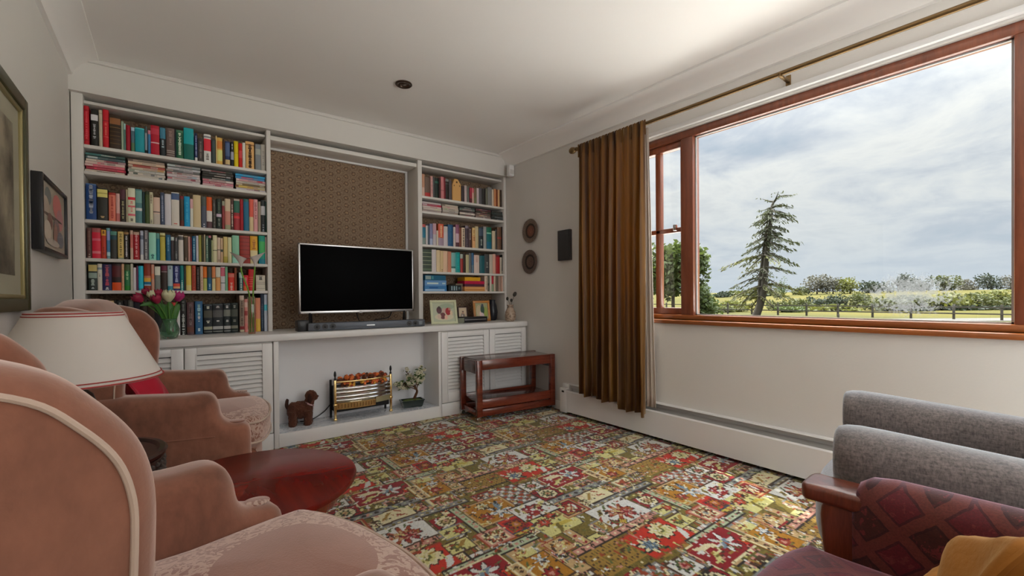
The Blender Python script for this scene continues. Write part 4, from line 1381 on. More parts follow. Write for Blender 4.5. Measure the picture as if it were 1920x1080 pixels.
M_PALEF = pm('pale_green_frame', hx('#c0c4a4', 1.15), 0.5, 0.12, 30)
M_OAK = wood('oak_frame', '#a8642a', '#cf9048', 0.4, 0.1, scale=(8, 8, 8))
M_DKF = pm('dark_red_frame', hx('#3c1c1c'), 0.4)
a = on(808, 608, 2, CT)
standing('large pale green picture frame with a group photograph, leaning back', (1.800, 3.235, CT+0.003), math.radians(-14), 17, 0.225, 0.205, 0.020, M_PALEF, '9aa08c', [
    (0.5, 0.30, 0.36, 0.15, 'b0aa94'), (0.62, 0.72, 0.28, 0.13, '84907c'), (0.33, 0.58, 0.10, 0.15, '4c2c34'), (0.33, 0.69, 0.045, 0.06, '3a2c2c'), (0.52, 0.56, 0.08, 0.12, 'a88c84'), (0.66, 0.52, 0.10, 0.16, '8a2028'), (0.72, 0.62, 0.045, 0.06, '9c6c60'), (0.45, 0.34, 0.11, 0.14, '5c3034'), (0.32, 0.32, 0.07, 0.10, 'b09c90'), (0.57, 0.28, 0.06, 0.10, 'c09888'), (0.78, 0.45, 0.05, 0.10, 'b8a48c')])
standing('small dark framed portrait of a person in pale clothes, behind the black box', (2.092, 3.42, CT+0.003), math.radians(-6), 8, 0.095, 0.135, 0.008, M_DKF, 'b0a08c', [
    (0.5, 0.62, 0.34, 0.30, 'b8a890'), (0.5, 0.36, 0.22, 0.24, '7c7068'), (0.45, 0.30, 0.08, 0.18, 'b0a8a4'), (0.52, 0.60, 0.10, 0.09, 'a88470'), (0.52, 0.67, 0.10, 0.05, '6c5c50')])
standing('oak picture frame holding a garden wedding photograph, right of the portrait', (2.265, 3.37, CT+0.003), math.radians(-10), 10, 0.165, 0.188, 0.021, M_OAK, '8c8c6c', [
    (0.74, 0.45, 0.13, 0.25, '84904c'), (0.34, 0.50, 0.16, 0.30, 'a89c80'), (0.55, 0.56, 0.12, 0.24, '2c4438'), (0.56, 0.78, 0.07, 0.07, '3c4450'), (0.50, 0.26, 0.14, 0.16, 'b8a8ac'), (0.42, 0.34, 0.06, 0.14, 'c0a8a4')])
p_ = thing('photo_frame', 'tiny dark frame standing beside the small portrait', 'photo frame', (2.03, 3.46, CT+0.003), 0, 'framed photographs on the worktop')
f_, q_ = pic(0.05, 0.07, 0.008, 0.012, None, '3c3430', [(0.5, 0.5, 0.2, 0.3, '4c3c38')])
f_.out('frame', M_BLACK, p_, local=True)
q_.out('photograph', M_PRINT, p_, local=True, colour=True, smooth=0)
rb = thing('video_recorder', 'flat black recorder box lying before the small portrait', 'recorder', (2.09, 3.31, CT))
B().box((1.985, 3.25, CT+0.004), (2.235, 3.37, CT+0.050), 0.004).out('casing', M_BLACK, rb)
B().box((2.0, 3.2485, CT+0.024), (2.22, 3.2505, CT+0.030), 0.0).out('silver_line', M_SILVER, rb, smooth=0)
tag(B().box((1.925, 3.232, CT+0.001), (1.985, 3.262, CT+0.045), 0.004).out('clock_block', pm('grey_green_block', hx('#7c8070'), 0.6)), 'small grey green block between the pale frame and the black recorder', 'ornament')
# dark tall vase and pale jug with dried heads at the end of the worktop
M_DKV = pm('black_glaze', (0.02, 0.022, 0.03), 0.3)
tag(B().lathe([(0.03, 0), (0.045, 0.02), (0.05, 0.08), (0.040, 0.14), (0.026, 0.175), (0.030, 0.195), (0.020, 0.19)], (2.43, 3.45, CT+0.0005), 20).out('vase', M_DKV), 'dark tall vase at the end of the narrow bookcase bottom opening', 'vase')
t = NT('marbled_glaze')
v = t.co()
t.col(t.ramp(t.noise(v, 22, 4, 0.6, dist=1.0), [(0.38, hx('#4c423c')), (0.5, hx('#a8907c')), (0.62, hx('#b8a898')), (0.72, hx('#8c6c5c'))]))
t.b.inputs['Roughness'].default_value = 0.35
jx, jy = 2.445, 3.19
tag(B().lathe([(0.028, 0), (0.045, 0.01), (0.052, 0.045), (0.046, 0.085), (0.030, 0.115), (0.026, 0.135), (0.032, 0.150), (0.024, 0.148)], (jx, jy, CT+0.0005), 24).out('jug', t.m), 'mottled cream and brown pot by the wall, holding dried heads', 'pot')
M_STEM = pm('dry_stem', hx('#5c5648'), 0.8)
M_DRY = pm('dry_head', hx('#3c3a36'), 0.9, 0.25, 60, 0.5, 90)
for k, (dx, dy, hh, rr_) in enumerate(((0.045, -0.01, 0.245, 0.022), (-0.025, 0.01, 0.205, 0.015), (0.005, -0.01, 0.19, 0.014))):
    d = thing('dried_flower', ['large dark dried flower head leaning towards the window wall', 'small dried flower head over the left of the mottled pot', 'short dried flower head in the middle of the mottled pot'][k], 'dried flower', (jx, jy, CT+0.1), 0, 'dried flowers in the mottled pot')
    B().tube(crom([(jx, jy, CT+0.05), (jx+dx*0.3, jy+dy*0.3, CT+0.16), (jx+dx, jy+dy, CT+hh)], 6, False), 0.0022, 6).out('stem', M_STEM, d)
    B().blob((jx+dx, jy+dy, CT+hh), (rr_*0.8, rr_*0.8, rr_*1.15), 2, Matrix.Rotation(0.5 if k == 0 else 0.1, 4, 'Y')).out('seed_head', M_DRY, d)

# ---------------------------------------------------------------- tulips in a green glass vase
def glassmat(name, c_, rough=0.02):
    t = NT(name)
    t.col(hx(c_))
    t.b.inputs['Transmission Weight'].default_value = 0.92
    t.b.inputs['Roughness'].default_value = rough
    t.b.inputs['IOR'].default_value = 1.4
    return t.m
tp = on(318, 636, 2, CT)
TX, TYY = tp.x, tp.y+0.045
tag(B().lathe([(0.026, 0.0), (0.036, 0.004), (0.046, 0.03), (0.047, 0.055), (0.038, 0.085), (0.033, 0.100), (0.036, 0.112), (0.031, 0.108), (0.030, 0.098), (0.040, 0.055), (0.039, 0.03), (0.025, 0.010)], (TX, TYY, CT+0.0005), 28).out('vase', glassmat('green_glass', '#b8e4c8')), 'round green glass vase of tulips behind the farther velvet armchair', 'vase')
M_TSTEM = pm('tulip_stem', hx('#5c8a3c'), 0.5)
M_TLEAF = pm('tulip_leaf', hx('#3c7428'), 0.45, 0.25, 14)
M_TMAR = pm('tulip_maroon', hx('#8c1c3c', 1.3), 0.5, 0.2, 30)
M_TPUR = pm('tulip_purple', hx('#a02464', 1.3), 0.5, 0.2, 30)
M_TWHI = pm('tulip_white', hx('#dcdcb4'), 0.5, 0.1, 30)
def tulip(px, py, mat, label, sc_=1.0, tilt=(0, 0), y=None):
    e = on(px, py, 1, TYY if y is None else y)
    o = thing('tulip', label, 'tulip', (TX, TYY, CT+0.05), 0, 'tulips in the green vase')
    e0 = Vector((e.x, e.y, e.z-0.022*sc_))
    B().tube(crom([(TX+rnd.uniform(-0.012, 0.012), TYY+rnd.uniform(-0.01, 0.01), CT+0.02), ((TX*2+e.x)/3, (TYY*2+e.y)/3, CT+0.13), e0], 6, False), 0.0032, 6).out('stem', M_TSTEM, o)
    h_ = B()
    D = Vector((e.x-TX+tilt[0], e.y-TYY+tilt[1], 0.22)).normalized()
    Mr = D.to_track_quat('Z', 'Y').to_matrix().to_4x4()
    for k in range(6):
        an_ = k*PI/3
        rr_ = (0.0 if k % 2 else 0.002)
        rings = []
        for i in range(7):
            u = i/6
            rad = (0.006+0.017*math.sin(min(1, u*1.25)*PI*0.62))*sc_*(1-0.35*max(0, u-0.7)/0.3)+rr_
            wid = 0.016*sc_*math.sin(PI*(0.12+0.83*u))**0.7
            z = (0.052*u-0.004)*sc_
            row = []
            for j in range(-2, 3):
                aa = an_+j/2*wid/max(rad, 0.006)
                p = Mr @ Vector((rad*cos(aa), rad*sin(aa), z-0.004*abs(j)*u*u*sc_))
                row.append(e0+p)
            rings.append(row)
        h_.loft(rings, False, False, False)
    h_.out('flower', mat, o)
    return o
tulip(266, 556, M_TMAR, 'maroon tulip drooping far out to the left of the bunch', 1.15, (-0.1, 0))
tulip(276, 546, M_TMAR, 'small maroon tulip at the upper left of the bunch', 0.8, y=TYY+0.02)
tulip(287, 552, M_TWHI, 'white tulip between two maroon ones on the left', 0.95)
tulip(295, 560, M_TMAR, 'dark maroon tulip low in the middle of the bunch', 1.05, y=TYY-0.03)
tulip(299, 549, M_TMAR, 'maroon tulip high in the middle of the bunch', 0.95)
tulip(316, 554, M_TWHI, 'large white tulip right of the middle of the bunch', 1.35, (0, 0), TYY-0.02)
tulip(333, 555, M_TPUR, 'bright purple tulip at the right edge of the bunch', 1.2)
def blade(b, pts, wd):
    P = crom(pts, 6, False)
    n = len(P)
    rings = []
    for i, p in enumerate(P):
        u = i/(n-1)
        w_ = wd*math.sin(PI*(0.10+0.88*u))**0.8
        tdir = (P[min(i+1, n-1)]-P[max(i-1, 0)]).normalized()
        sd = tdir.cross(Vector((0.25, -1, 0.2))).normalized()
        up_ = sd.cross(tdir)
        rings.append([p-sd*w_+up_*w_*0.25, p-sd*w_*0.4, p+sd*w_*0.4, p+sd*w_+up_*w_*0.25])
    b.loft(rings, False, False, False)
for k, (px, py, mid, wd) in enumerate(((262, 573, 0.17, 0.014), (283, 563, 0.14, 0.017), (305, 570, 0.12, 0.02), (318, 566, 0.1, 0.022), (336, 570, 0.1, 0.022), (300, 580, 0.1, 0.016))):
    e = on(px, py, 1, TYY-0.03+0.012*k)
    b = B()
    m_ = Vector((TX+(e.x-TX)*0.45, TYY+(e.y-TYY)*0.4, max(CT+0.14, e.z-0.02)+(0.02 if px < 280 else -0.03)))
    blade(b, [(TX, TYY, CT+0.05), tuple(m_), tuple(e)], wd)
    tag(b.out('tulip_leaf', M_TLEAF), ['long green leaf arching left over the armchair back', 'broad green leaf under the small maroon tulip', 'green leaf beneath the low maroon tulip', 'broad upright leaf under the large white tulip', 'broad dark leaf leaning right towards the white book', 'short leaf beside the vase neck on the left'][k], 'leaf', 'leaves of the tulip bunch')

# ---------------------------------------------------------------- calla lilies in a tall square glass
cp = on(472, 626, 2, CT)
gx_, gy_ = cp.x, cp.y
gv = B()
s_ = 0.019
gv.box((gx_-s_, gy_-s_, CT+0.0005), (gx_+s_, gy_+s_, CT+0.235), 0.003)
tag(gv.out('vase', glassmat('clear_green_glass', '#b4bc94')), 'tall slim clear glass vase holding two callas before the wide bookcase', 'vase')
M_CST = pm('calla_stem', hx('#7ca444'), 0.5)
M_CAL = pm('calla_white', hx('#d4ccc8'), 0.5, 0.05, 20)
def calla(px, py, label, face, hs):
    e = on(px, py, 1, gy_)
    o = thing('calla_lily', label, 'calla lily', (gx_, gy_, CT+0.02), 0, 'callas in the glass vase')
    B().tube(crom([(gx_+face*0.007, gy_, CT+0.012), (gx_+face*0.010, gy_, CT+0.24), (e.x-face*0.004, gy_, e.z-0.09), (e.x, gy_, e.z-0.045)], 8, False), 0.0045, 8).out('stem', M_CST, o)
    h_ = B()
    rings = []
    for i in range(9):
        u = i/8
        z = e.z-0.05+0.085*u*hs
        r_ = 0.005+0.030*u**1.5
        row = []
        for j in range(19):
            a_ = -PI+2*PI*j/18*0.97
            flare = u**2*0.030*max(0, cos(a_))**2
            row.append((e.x+face*(r_*cos(a_)*0.9+flare), gy_+r_*sin(a_)*0.9, z+flare*0.55-0.012*u*u*(1-cos(a_))))
        rings.append(row)
    h_.loft(rings, False, False, False)
    h_.out('flower', M_CAL, o)
    B().tube([(e.x, gy_, e.z-0.03), (e.x+face*0.003, gy_, e.z+0.015)], 0.0035, 8).out('spadix', pm('spadix_yellow', hx('#c8b43c'), 0.6), o)
calla(452, 486, 'white calla lily on the left of the glass vase, facing left', -1, 0.9)
calla(478, 485, 'white calla lily on the right, its lip pointing right', 1, 0.95)

# ================================================================== HEARTH
HZ = 0.0875
fa, fb = on(629, 789, 2, HZ), on(733, 771, 2, HZ)
ang = math.atan2(fb.y-fa.y, fb.x-fa.x)
FW = (fb-fa).length
hf = thing('electric_fire', 'brass and chrome electric fire basket heaped with glowing-coloured coals', 'heater', ((fa.x+fb.x)/2, (fa.y+fb.y)/2+0.0, HZ), ang)
hf.scale = (1, 1, 1.15)
def bow(u, d=0.035):
    return -d*(1-(2*u-1)**2)
for x in (-FW/2, FW/2):
    l_ = B()
    l_.box((x-0.008, -0.008, 0.0), (x+0.008, 0.008, 0.245), 0.003)
    l_.box((x-0.011, -0.011, 0.0), (x+0.011, 0.011, 0.012), 0.003)
    l_.box((x-0.011, -0.011, 0.085), (x+0.011, 0.011, 0.10), 0.003)
    lg = l_.out('leg', M_BRASS, hf, local=True)
    B().lathe([(0.006, 0.243), (0.009, 0.25), (0.004, 0.262), (0.009, 0.275), (0.007, 0.292), (0.002, 0.300)], (x, 0, 0), 12).out('finial', M_BLACK, lg, local=True)
    l_ = B()
    l_.box((x-0.007, 0.10, 0.0), (x+0.007, 0.114, 0.235), 0.002)
    l_.out('leg', M_BLACKM, hf, local=True)
for z, m_, r_ in ((0.232, M_BRASS, 0.006), (0.190, M_CHROME, 0.006), (0.168, M_CHROME, 0.0075), (0.142, M_CHROME, 0.007), (0.120, M_CHROME, 0.0065)):
    B().tube([(-FW/2+FW*u, bow(u), z) for u in [i/16 for i in range(17)]], r_, 8).out('front_bar', m_, hf, local=True)
b = B()
us = [i/16 for i in range(17)]
b.loft([[(-FW/2+FW*u, bow(u)+0.010, 0.108), (-FW/2+FW*u, bow(u)+0.014, 0.108), (-FW/2+FW*u, bow(u)+0.014, 0.200), (-FW/2+FW*u, bow(u)+0.010, 0.200)] for u in us])
b.out('reflector', M_CHROME, hf, local=True)
fp = B()
us2 = [i/12*0.66+0.02 for i in range(13)]
fp.loft([[(-FW/2+FW*u, bow(u)-0.004, 0.066), (-FW/2+FW*u, bow(u), 0.066), (-FW/2+FW*u, bow(u), 0.106), (-FW/2+FW*u, bow(u)-0.004, 0.106)] for u in us2])
fr_ = fp.out('fretwork', M_BRASS, hf, local=True)
sl = B()
for i in range(13):
    u = 0.05+0.60*i/12
    sl.box((-FW/2+FW*u-0.003, bow(u)-0.0052, 0.074), (-FW/2+FW*u+0.003, bow(u)-0.0035, 0.098))
sl.out('slots', pm('dark_slot', hx('#7c541c'), 0.5), fr_, local=True, smooth=0)
gp = B()
us3 = [0.69+i/6*0.29 for i in range(7)]
gp.loft([[(-FW/2+FW*u, bow(u), 0.08), (-FW/2+FW*u, bow(u)+0.003, 0.08), (-FW/2+FW*u, bow(u)+0.003, 0.116), (-FW/2+FW*u, bow(u), 0.116)] for u in us3])
gp.out('side_panel', pm('pale_brass', hx('#c8c4a0'), 0.3, 0.1, metal=0.7), hf, local=True)
b = B()
b.box((-FW/2+0.006, 0.015, 0.045), (FW/2-0.006, 0.108, 0.20), 0.004)
b.out('casing', M_BLACKM, hf, local=True)
M_COAL = [pm('coal_orange', hx('#d86c34', 1.3), 0.55, 0.35, 30, 0.4, 60), pm('coal_rust', hx('#a8482a', 1.3), 0.6, 0.35, 30, 0.4, 60), pm('coal_brown', hx('#6c3c26'), 0.7, 0.35, 30, 0.4, 60), pm('coal_amber', hx('#d89c40', 1.3), 0.5, 0.35, 30, 0.4, 60)]
cr_ = random.Random(4)
for i in range(96):
    u = cr_.uniform(0.05, 0.95)
    lay = i % 3
    yy = bow(u)+0.012 + (0.0 if lay == 0 else cr_.uniform(0.0, 0.10))
    zz = (0.214 if lay == 0 else 0.234+0.014*math.sin(PI*u))+cr_.uniform(-0.008, 0.012)
    b = B()
    b.blob((0, 0, 0), (cr_.uniform(0.015, 0.023), cr_.uniform(0.013, 0.018), cr_.uniform(0.011, 0.015)), 1, Matrix.Rotation(cr_.uniform(0, 6), 4, 'Z') @ Matrix.Rotation(cr_.uniform(0, 6), 4, 'X'))
    for q in b.bm.verts:
        q.co = q.co*cr_.uniform(0.82, 1.12)+Vector((-FW/2+FW*u, yy, zz))
    b.out('coal', cr_.choice(M_COAL if lay == 0 else M_COAL[:3]), hf, local=True, smooth=30)
cd0 = hf.matrix_basis @ Vector((-FW/2, 0.10, 0.09))
B().tube(crom([cd0, (cd0.x-0.04, cd0.y+0.02, HZ+0.05), (cd0.x-0.10, cd0.y+0.02, HZ+0.015), (cd0.x-0.16, cd0.y, HZ+0.006), (cd0.x-0.2, cd0.y+0.02, HZ+0.005)], 8, False), 0.004, 8).out('power_cord', M_BLACK, hf)

# ---------------------------------------------------------------- toy dog
da, db = on(543, 797, 2, HZ), on(583, 792, 2, HZ)
dog = thing('toy_dog', 'brown curly plush toy dog with pink neck ribbon on the marble hearth', 'toy dog', ((da.x+db.x)/2, 3.245, HZ), math.radians(-12))
dog.scale = (0.80, 0.95, 1.0)
b = B()
M4 = lambda a_, ax: Matrix.Rotation(a_, 4, ax)
b.blob((-0.005, 0.005, 0.100), (0.090, 0.056, 0.060), 3)
b.blob((0.045, 0.0, 0.108), (0.045, 0.044, 0.052), 3)
b.blob((-0.058, 0.005, 0.098), (0.050, 0.054, 0.058), 3)
b.blob((0.064, 0.0, 0.150), (0.040, 0.036, 0.045), 2, M4(0.35, 'Y'))
b.blob((0.076, -0.002, 0.190), (0.046, 0.040, 0.038), 3)
b.blob((0.106, -0.006, 0.180), (0.028, 0.026, 0.022), 2)
for lx, ly, tilt_ in ((-0.066, -0.028, 0.0), (-0.060, 0.032, 0.05), (0.050, -0.03, -0.05), (0.058, 0.028, 0.1)):
    b.lathe([(0.026, 0.0), (0.033, 0.008), (0.030, 0.035), (0.033, 0.075), (0.034, 0.10)], (lx, ly, 0.001), 14)
    b.blob((lx+0.010, ly-0.002, 0.013), (0.024, 0.020, 0.013), 2)
bd_ = b.out('body', pm('curly_plush', hx('#5c3424'), 0.95, 0.45, 70, 1.0, 180, sheen=0.3, sheen_tint=(0.8, 0.5, 0.4), bd=0.006), dog, local=True)
rm = bd_.modifiers.new('remesh', 'REMESH')
rm.mode = 'VOXEL'
rm.voxel_size = 0.0045
rm.use_smooth_shade = True
tx_ = bpy.data.textures.new('curl', 'CLOUDS')
tx_.noise_scale = 0.012
dm = bd_.modifiers.new('curl', 'DISPLACE')
dm.texture = tx_
dm.strength = 0.013
M_FUR2 = pm('dark_plush', hx('#3c2018'), 0.95, 0.4, 70, 1.0, 180, bd=0.005)
for s_ in (-1, 1):
    e_ = B().blob((0.066, s_*0.037-0.002, 0.178), (0.017, 0.009, 0.034), 2, M4(s_*0.15, 'X'))
    e_.out('ear', M_FUR2, bd_, local=True)
    B().blob((0.108, s_*0.016-0.006, 0.200), 0.0045, 2).out('eye', M_BLACK, bd_, local=True)
B().blob((0.131, -0.007, 0.184), (0.007, 0.008, 0.006), 2).out('nose', M_BLACK, bd_, local=True)
B().tube(crom([(-0.09, 0.005, 0.11), (-0.108, 0.005, 0.135), (-0.106, 0.005, 0.165), (-0.100, 0.004, 0.178)], 5, False), [0.014]*8+[0.013]*4+[0.011]*4, 10).out('tail', M_FUR2, dog, local=True)
M_PINK = pm('pink_ribbon', hx('#d8b4b8'), 0.6)
rb_ = B()
rg = []
for i in range(20):
    a_ = 2*PI*i/20
    c_ = Vector((0.060+0.034*cos(a_), 0.033*sin(a_), 0.140-0.012*cos(a_)))
    rg.append([c_+Vector((0, 0, 0.007)), c_+Vector((0.003*cos(a_), 0.003*sin(a_), 0)), c_-Vector((0, 0, 0.007))])
rb_.loft(rg, False, False, False, True)
rb_.blob((0.094, -0.012, 0.124), (0.007, 0.008, 0.007), 2)
for s_, ln_ in ((-1, 0.045), (1, 0.06)):
    rb_.loft([[(0.095, -0.012-0.006, 0.122), (0.097, -0.012+0.006, 0.122)], [(0.100, -0.012+s_*0.014-0.007, 0.122-ln_), (0.100, -0.012+s_*0.014+0.007, 0.122-ln_)]], False, False, False)
    rb_.blob((0.095, -0.012+s_*0.016, 0.127), (0.005, 0.013, 0.008), 2)
rb_.out('ribbon', M_PINK, dog, local=True)

# ---------------------------------------------------------------- blossom bonsai
pa = on(776, 764, 2, HZ)
pb = on(799, 758, 2, HZ)
bs = thing('bonsai_tree', 'small white-blossomed bonsai in a dark oblong pot beside the electric fire', 'bonsai', (pa.x+0.0, 3.225, HZ), math.radians(-8))
def taper_box(b, wx, wy, z0_, z1_, k):
    b.loft([[(-wx*q, -wy*q, z), (wx*q, -wy*q, z), (wx*q, wy*q, z), (-wx*q, wy*q, z)] for z, q in ((z0_, k), (z1_-0.008, 1.0), (z1_-0.008, 1.05), (z1_, 1.05), (z1_, 0.93), (z1_-0.012, 0.92))])
b = B()
taper_box(b, 0.085, 0.045, 0.006, 0.058, 0.86)
for sx_ in (-1, 1):
    b.box((sx_*0.06-0.01, -0.035, 0.0), (sx_*0.06+0.01, 0.035, 0.008))
b.out('pot', pm('green_black_glaze', hx('#1c2c28'), 0.15, coat=0.4), bs, local=True)
B().blob((0, 0, 0.048), (0.078, 0.040, 0.014), 3).out('moss', pm('moss', hx('#5c6c34'), 0.95, 0.4, 60, 1.0, 120, bd=0.004), bs, local=True)
tk = B()
trunk = crom([(0.015, 0, 0.05), (0.030, 0.0, 0.085), (0.040, -0.005, 0.12), (0.020, 0.0, 0.155), (-0.015, 0.0, 0.175)], 6, False)
tk.tube(trunk, [0.012-0.006*i/len(trunk) for i in range(len(trunk))], 10)
br_r = random.Random(9)
tips = []
for k in range(15):
    st_ = trunk[int(len(trunk)*br_r.uniform(0.55, 0.98))]
    a_ = br_r.uniform(0, 2*PI)
    e = Vector((0.015+0.125*cos(a_)*br_r.uniform(0.5, 1.05), 0.060*sin(a_), br_r.uniform(0.165, 0.295)))
    m_ = st_.lerp(e, 0.5)+Vector((0, 0, 0.01))
    tk.tube(crom([st_, m_, e], 4, False), 0.0025, 6)
    tips += [e, m_, st_.lerp(e, 0.8)]
tk.out('trunk', pm('bonsai_bark', hx('#5c3c28'), 0.9, 0.3, 40, 0.8, 120, bd=0.003), bs, local=True)
M_BL = pm('blossom_white', hx('#d8d4bc'), 0.6, 0.1, 30)
M_LF = pm('bonsai_leaf', hx('#44602c'), 0.5, 0.3, 40)
for k in range(62):
    e = br_r.choice(tips)
    c_ = e+Vector((br_r.uniform(-0.018, 0.018), br_r.uniform(-0.016, 0.016), br_r.uniform(-0.014, 0.016)))
    b = B()
    D = Vector((br_r.uniform(-0.6, 0.6), -1, br_r.uniform(-0.2, 0.9))).normalized()
    Mq = D.to_track_quat('Z', 'Y').to_matrix().to_4x4()
    for i in range(5):
        a_ = i*2*PI/5
        b.blob(c_ + (Mq @ Vector((0.009*cos(a_), 0.009*sin(a_), 0.001))), (0.0088, 0.0088, 0.006), 1)
    b.out('blossom', M_BL, bs, local=True)
lf = B()
for k in range(230):
    e = br_r.choice(tips)
    c_ = e+Vector((br_r.uniform(-0.028, 0.028), br_r.uniform(-0.022, 0.022), br_r.uniform(-0.022, 0.024)))
    a_ = Vector((br_r.uniform(-1, 1), br_r.uniform(-1, 1), br_r.uniform(-0.4, 0.6))).normalized()*0.015
    n_ = a_.orthogonal().normalized()*0.007
    lf.quad(c_-a_, c_+n_, c_+a_, c_-n_)
lf.out('foliage', M_LF, bs, local=True, smooth=0)
bs.children[-1]['kind'] = 'stuff'

# ================================================================== TROLLEY TABLE
TH = 0.465
tb = thing('trolley_table', 'dark wooden two-tier trolley table on small casters by the bookcase', 'table', (2.185, 2.888, 0), math.radians(-6))
LX, LY = 0.362, 0.158
M_MAHT = wood('mahogany_top', '#2c1510', '#5a3024', 0.22, 0.6, scale=(1.5, 14, 14))
for sx_ in (-1, 1):
    for sy_ in (-1, 1):
        x, y = sx_*(LX-0.022), sy_*(LY-0.018)
        l_ = B().box((x-0.022, y-0.018, 0.040), (x+0.022, y+0.018, TH), 0.004)
        lg = l_.out('leg', M_MAHOG, tb, local=True)
        c_ = B()
        c_.cyl((x, y-0.006, 0.018), 0.016, 0.012, 'y', 16)
        c_.cyl((x, y, 0.03), 0.005, 0.014, 'z', 10)
        c_.out('caster', M_CHROME, lg, local=True)
b = B().box((-LX+0.03, -LY+0.02, TH-0.014), (LX-0.03, LY-0.02, TH-0.001), 0.003)
b.out('tabletop', M_MAHT, tb, local=True)
for sy_ in (-1, 1):
    B().box((-LX+0.043, sy_*(LY-0.018)-0.014, TH-0.075), (LX-0.043, sy_*(LY-0.018)+0.014, TH), 0.004).out('apron', M_MAHOG, tb, local=True)
    B().box((-LX+0.043, sy_*(LY-0.018)-0.012, 0.100), (LX-0.043, sy_*(LY-0.018)+0.012, 0.168), 0.004).out('shelf_rail', M_MAHOG, tb, local=True)
    B().box((-LX+0.043, sy_*(LY-0.018)-0.014, 0.042), (LX-0.043, sy_*(LY-0.018)+0.014, 0.095), 0.004).out('bottom_rail', M_MAHOG, tb, local=True)
for sx_ in (-1, 1):
    B().box((sx_*(LX-0.022)-0.014, -LY+0.036, TH-0.105), (sx_*(LX-0.022)+0.014, LY-0.036, TH-0.006), 0.004).out('end_panel', M_MAHT, tb, local=True)
    B().box((sx_*(LX-0.022)-0.012, -LY+0.036, 0.042), (sx_*(LX-0.022)+0.012, LY-0.036, 0.085), 0.004).out('bottom_rail', M_MAHOG, tb, local=True)
B().box((-LX+0.03, -LY+0.02, 0.140), (LX-0.03, LY-0.02, 0.152), 0.003).out('lower_shelf', M_MAHT, tb, local=True)

# ================================================================== WINDOW WALL THINGS
# baseboard heater
bh = thing('baseboard_heater', 'long white baseboard heater running under the window and curtain', 'heater', (XW-0.04, 1.0, 0))
HX = XW-0.075
b = B()
HP = [(XW-0.002, 0.235), (XW-0.030, 0.235), (XW-0.034, 0.228), (XW-0.022, 0.222), (XW-0.012, 0.200), (XW-0.002, 0.200)]
b.loft([[(x, y, z) for x, z in HP] for y in (-1.2, 2.600)])
b.out('back_plate', M_WHITE, bh)
b = B()
FPf = [(HX, 0.022), (HX, 0.182), (HX+0.008, 0.190), (HX+0.014, 0.188), (HX+0.006, 0.178), (HX+0.006, 0.026), (HX+0.012, 0.022)]
b.loft([[(x, y, z) for x, z in FPf] for y in (-1.2, 2.53)])
b.out('front_cover', M_WHITE, bh)
B().box((HX+0.014, -1.2, 0.03), (XW-0.004, 2.56, 0.150)).out('heating_fins', pm('dark_fins', (0.03, 0.03, 0.03), 0.7), bh, smooth=0)
b = B().box((HX-0.002, 2.53, 0.010), (XW-0.003, 2.605, 0.205), 0.004)
b.box((XW-0.045, 2.53, 0.2), (XW-0.003, 2.605, 0.236), 0.003)
b.out('end_cap', M_WHITE, bh)
B().box((HX-0.0035, 2.555, 0.172), (HX+0.002, 2.580, 0.186)).out('vent_slot', M_BLACKM, bh, smooth=0)
struct(sbox('baseboard_right', (XW-0.014, 2.61, 0), (XW, YC+0.02, 0.07), M_WHITE, 0.003))

# curtain rod
RZ, RXX = 2.062, 2.47
rod = thing('curtain_rod', 'antique brass curtain rod with ball finial above the picture window', 'curtain rod', (RXX, 1.0, RZ))
M_ABR = pm('antique_brass', hx('#7c6444'), 0.35, 0.15, 10, metal=0.8)
B().tube([(RXX, -1.0, RZ), (RXX, 2.375, RZ)], 0.0125, 14).out('pole', M_ABR, rod)
fn = B()
Mx = Matrix.Translation((RXX, 2.418, RZ)) @ Matrix.Rotation(PI/2, 4, 'X')
prof = [(0.001, -0.03), (0.02, -0.022), (0.027, 0.0), (0.02, 0.022), (0.012, 0.03), (0.016, 0.036), (0.016, 0.045), (0.0126, 0.052)]
fn.loft([[Mx @ Vector((r_*cos(2*PI*k/16), r_*sin(2*PI*k/16), z_)) for k in range(16)] for z_, r_ in [(z, r) for r, z in prof]])
fn.out('finial', M_ABR, rod)
for y_ in (0.95, 2.36, -0.7):
    b = B()
    b.box((RXX-0.006, y_-0.008, RZ-0.018), (XW+0.0, y_+0.008, RZ-0.008), 0.002)
    b.box((XW-0.008, y_-0.012, RZ-0.065), (XW-0.001, y_+0.012, RZ+0.02), 0.002)
    b.tube([(RXX+0.016*cos(a_), y_, RZ+0.016*sin(a_)) for a_ in [PI+PI*i/10 for i in range(11)]], 0.005, 8)
    b.out('bracket', M_ABR, rod)

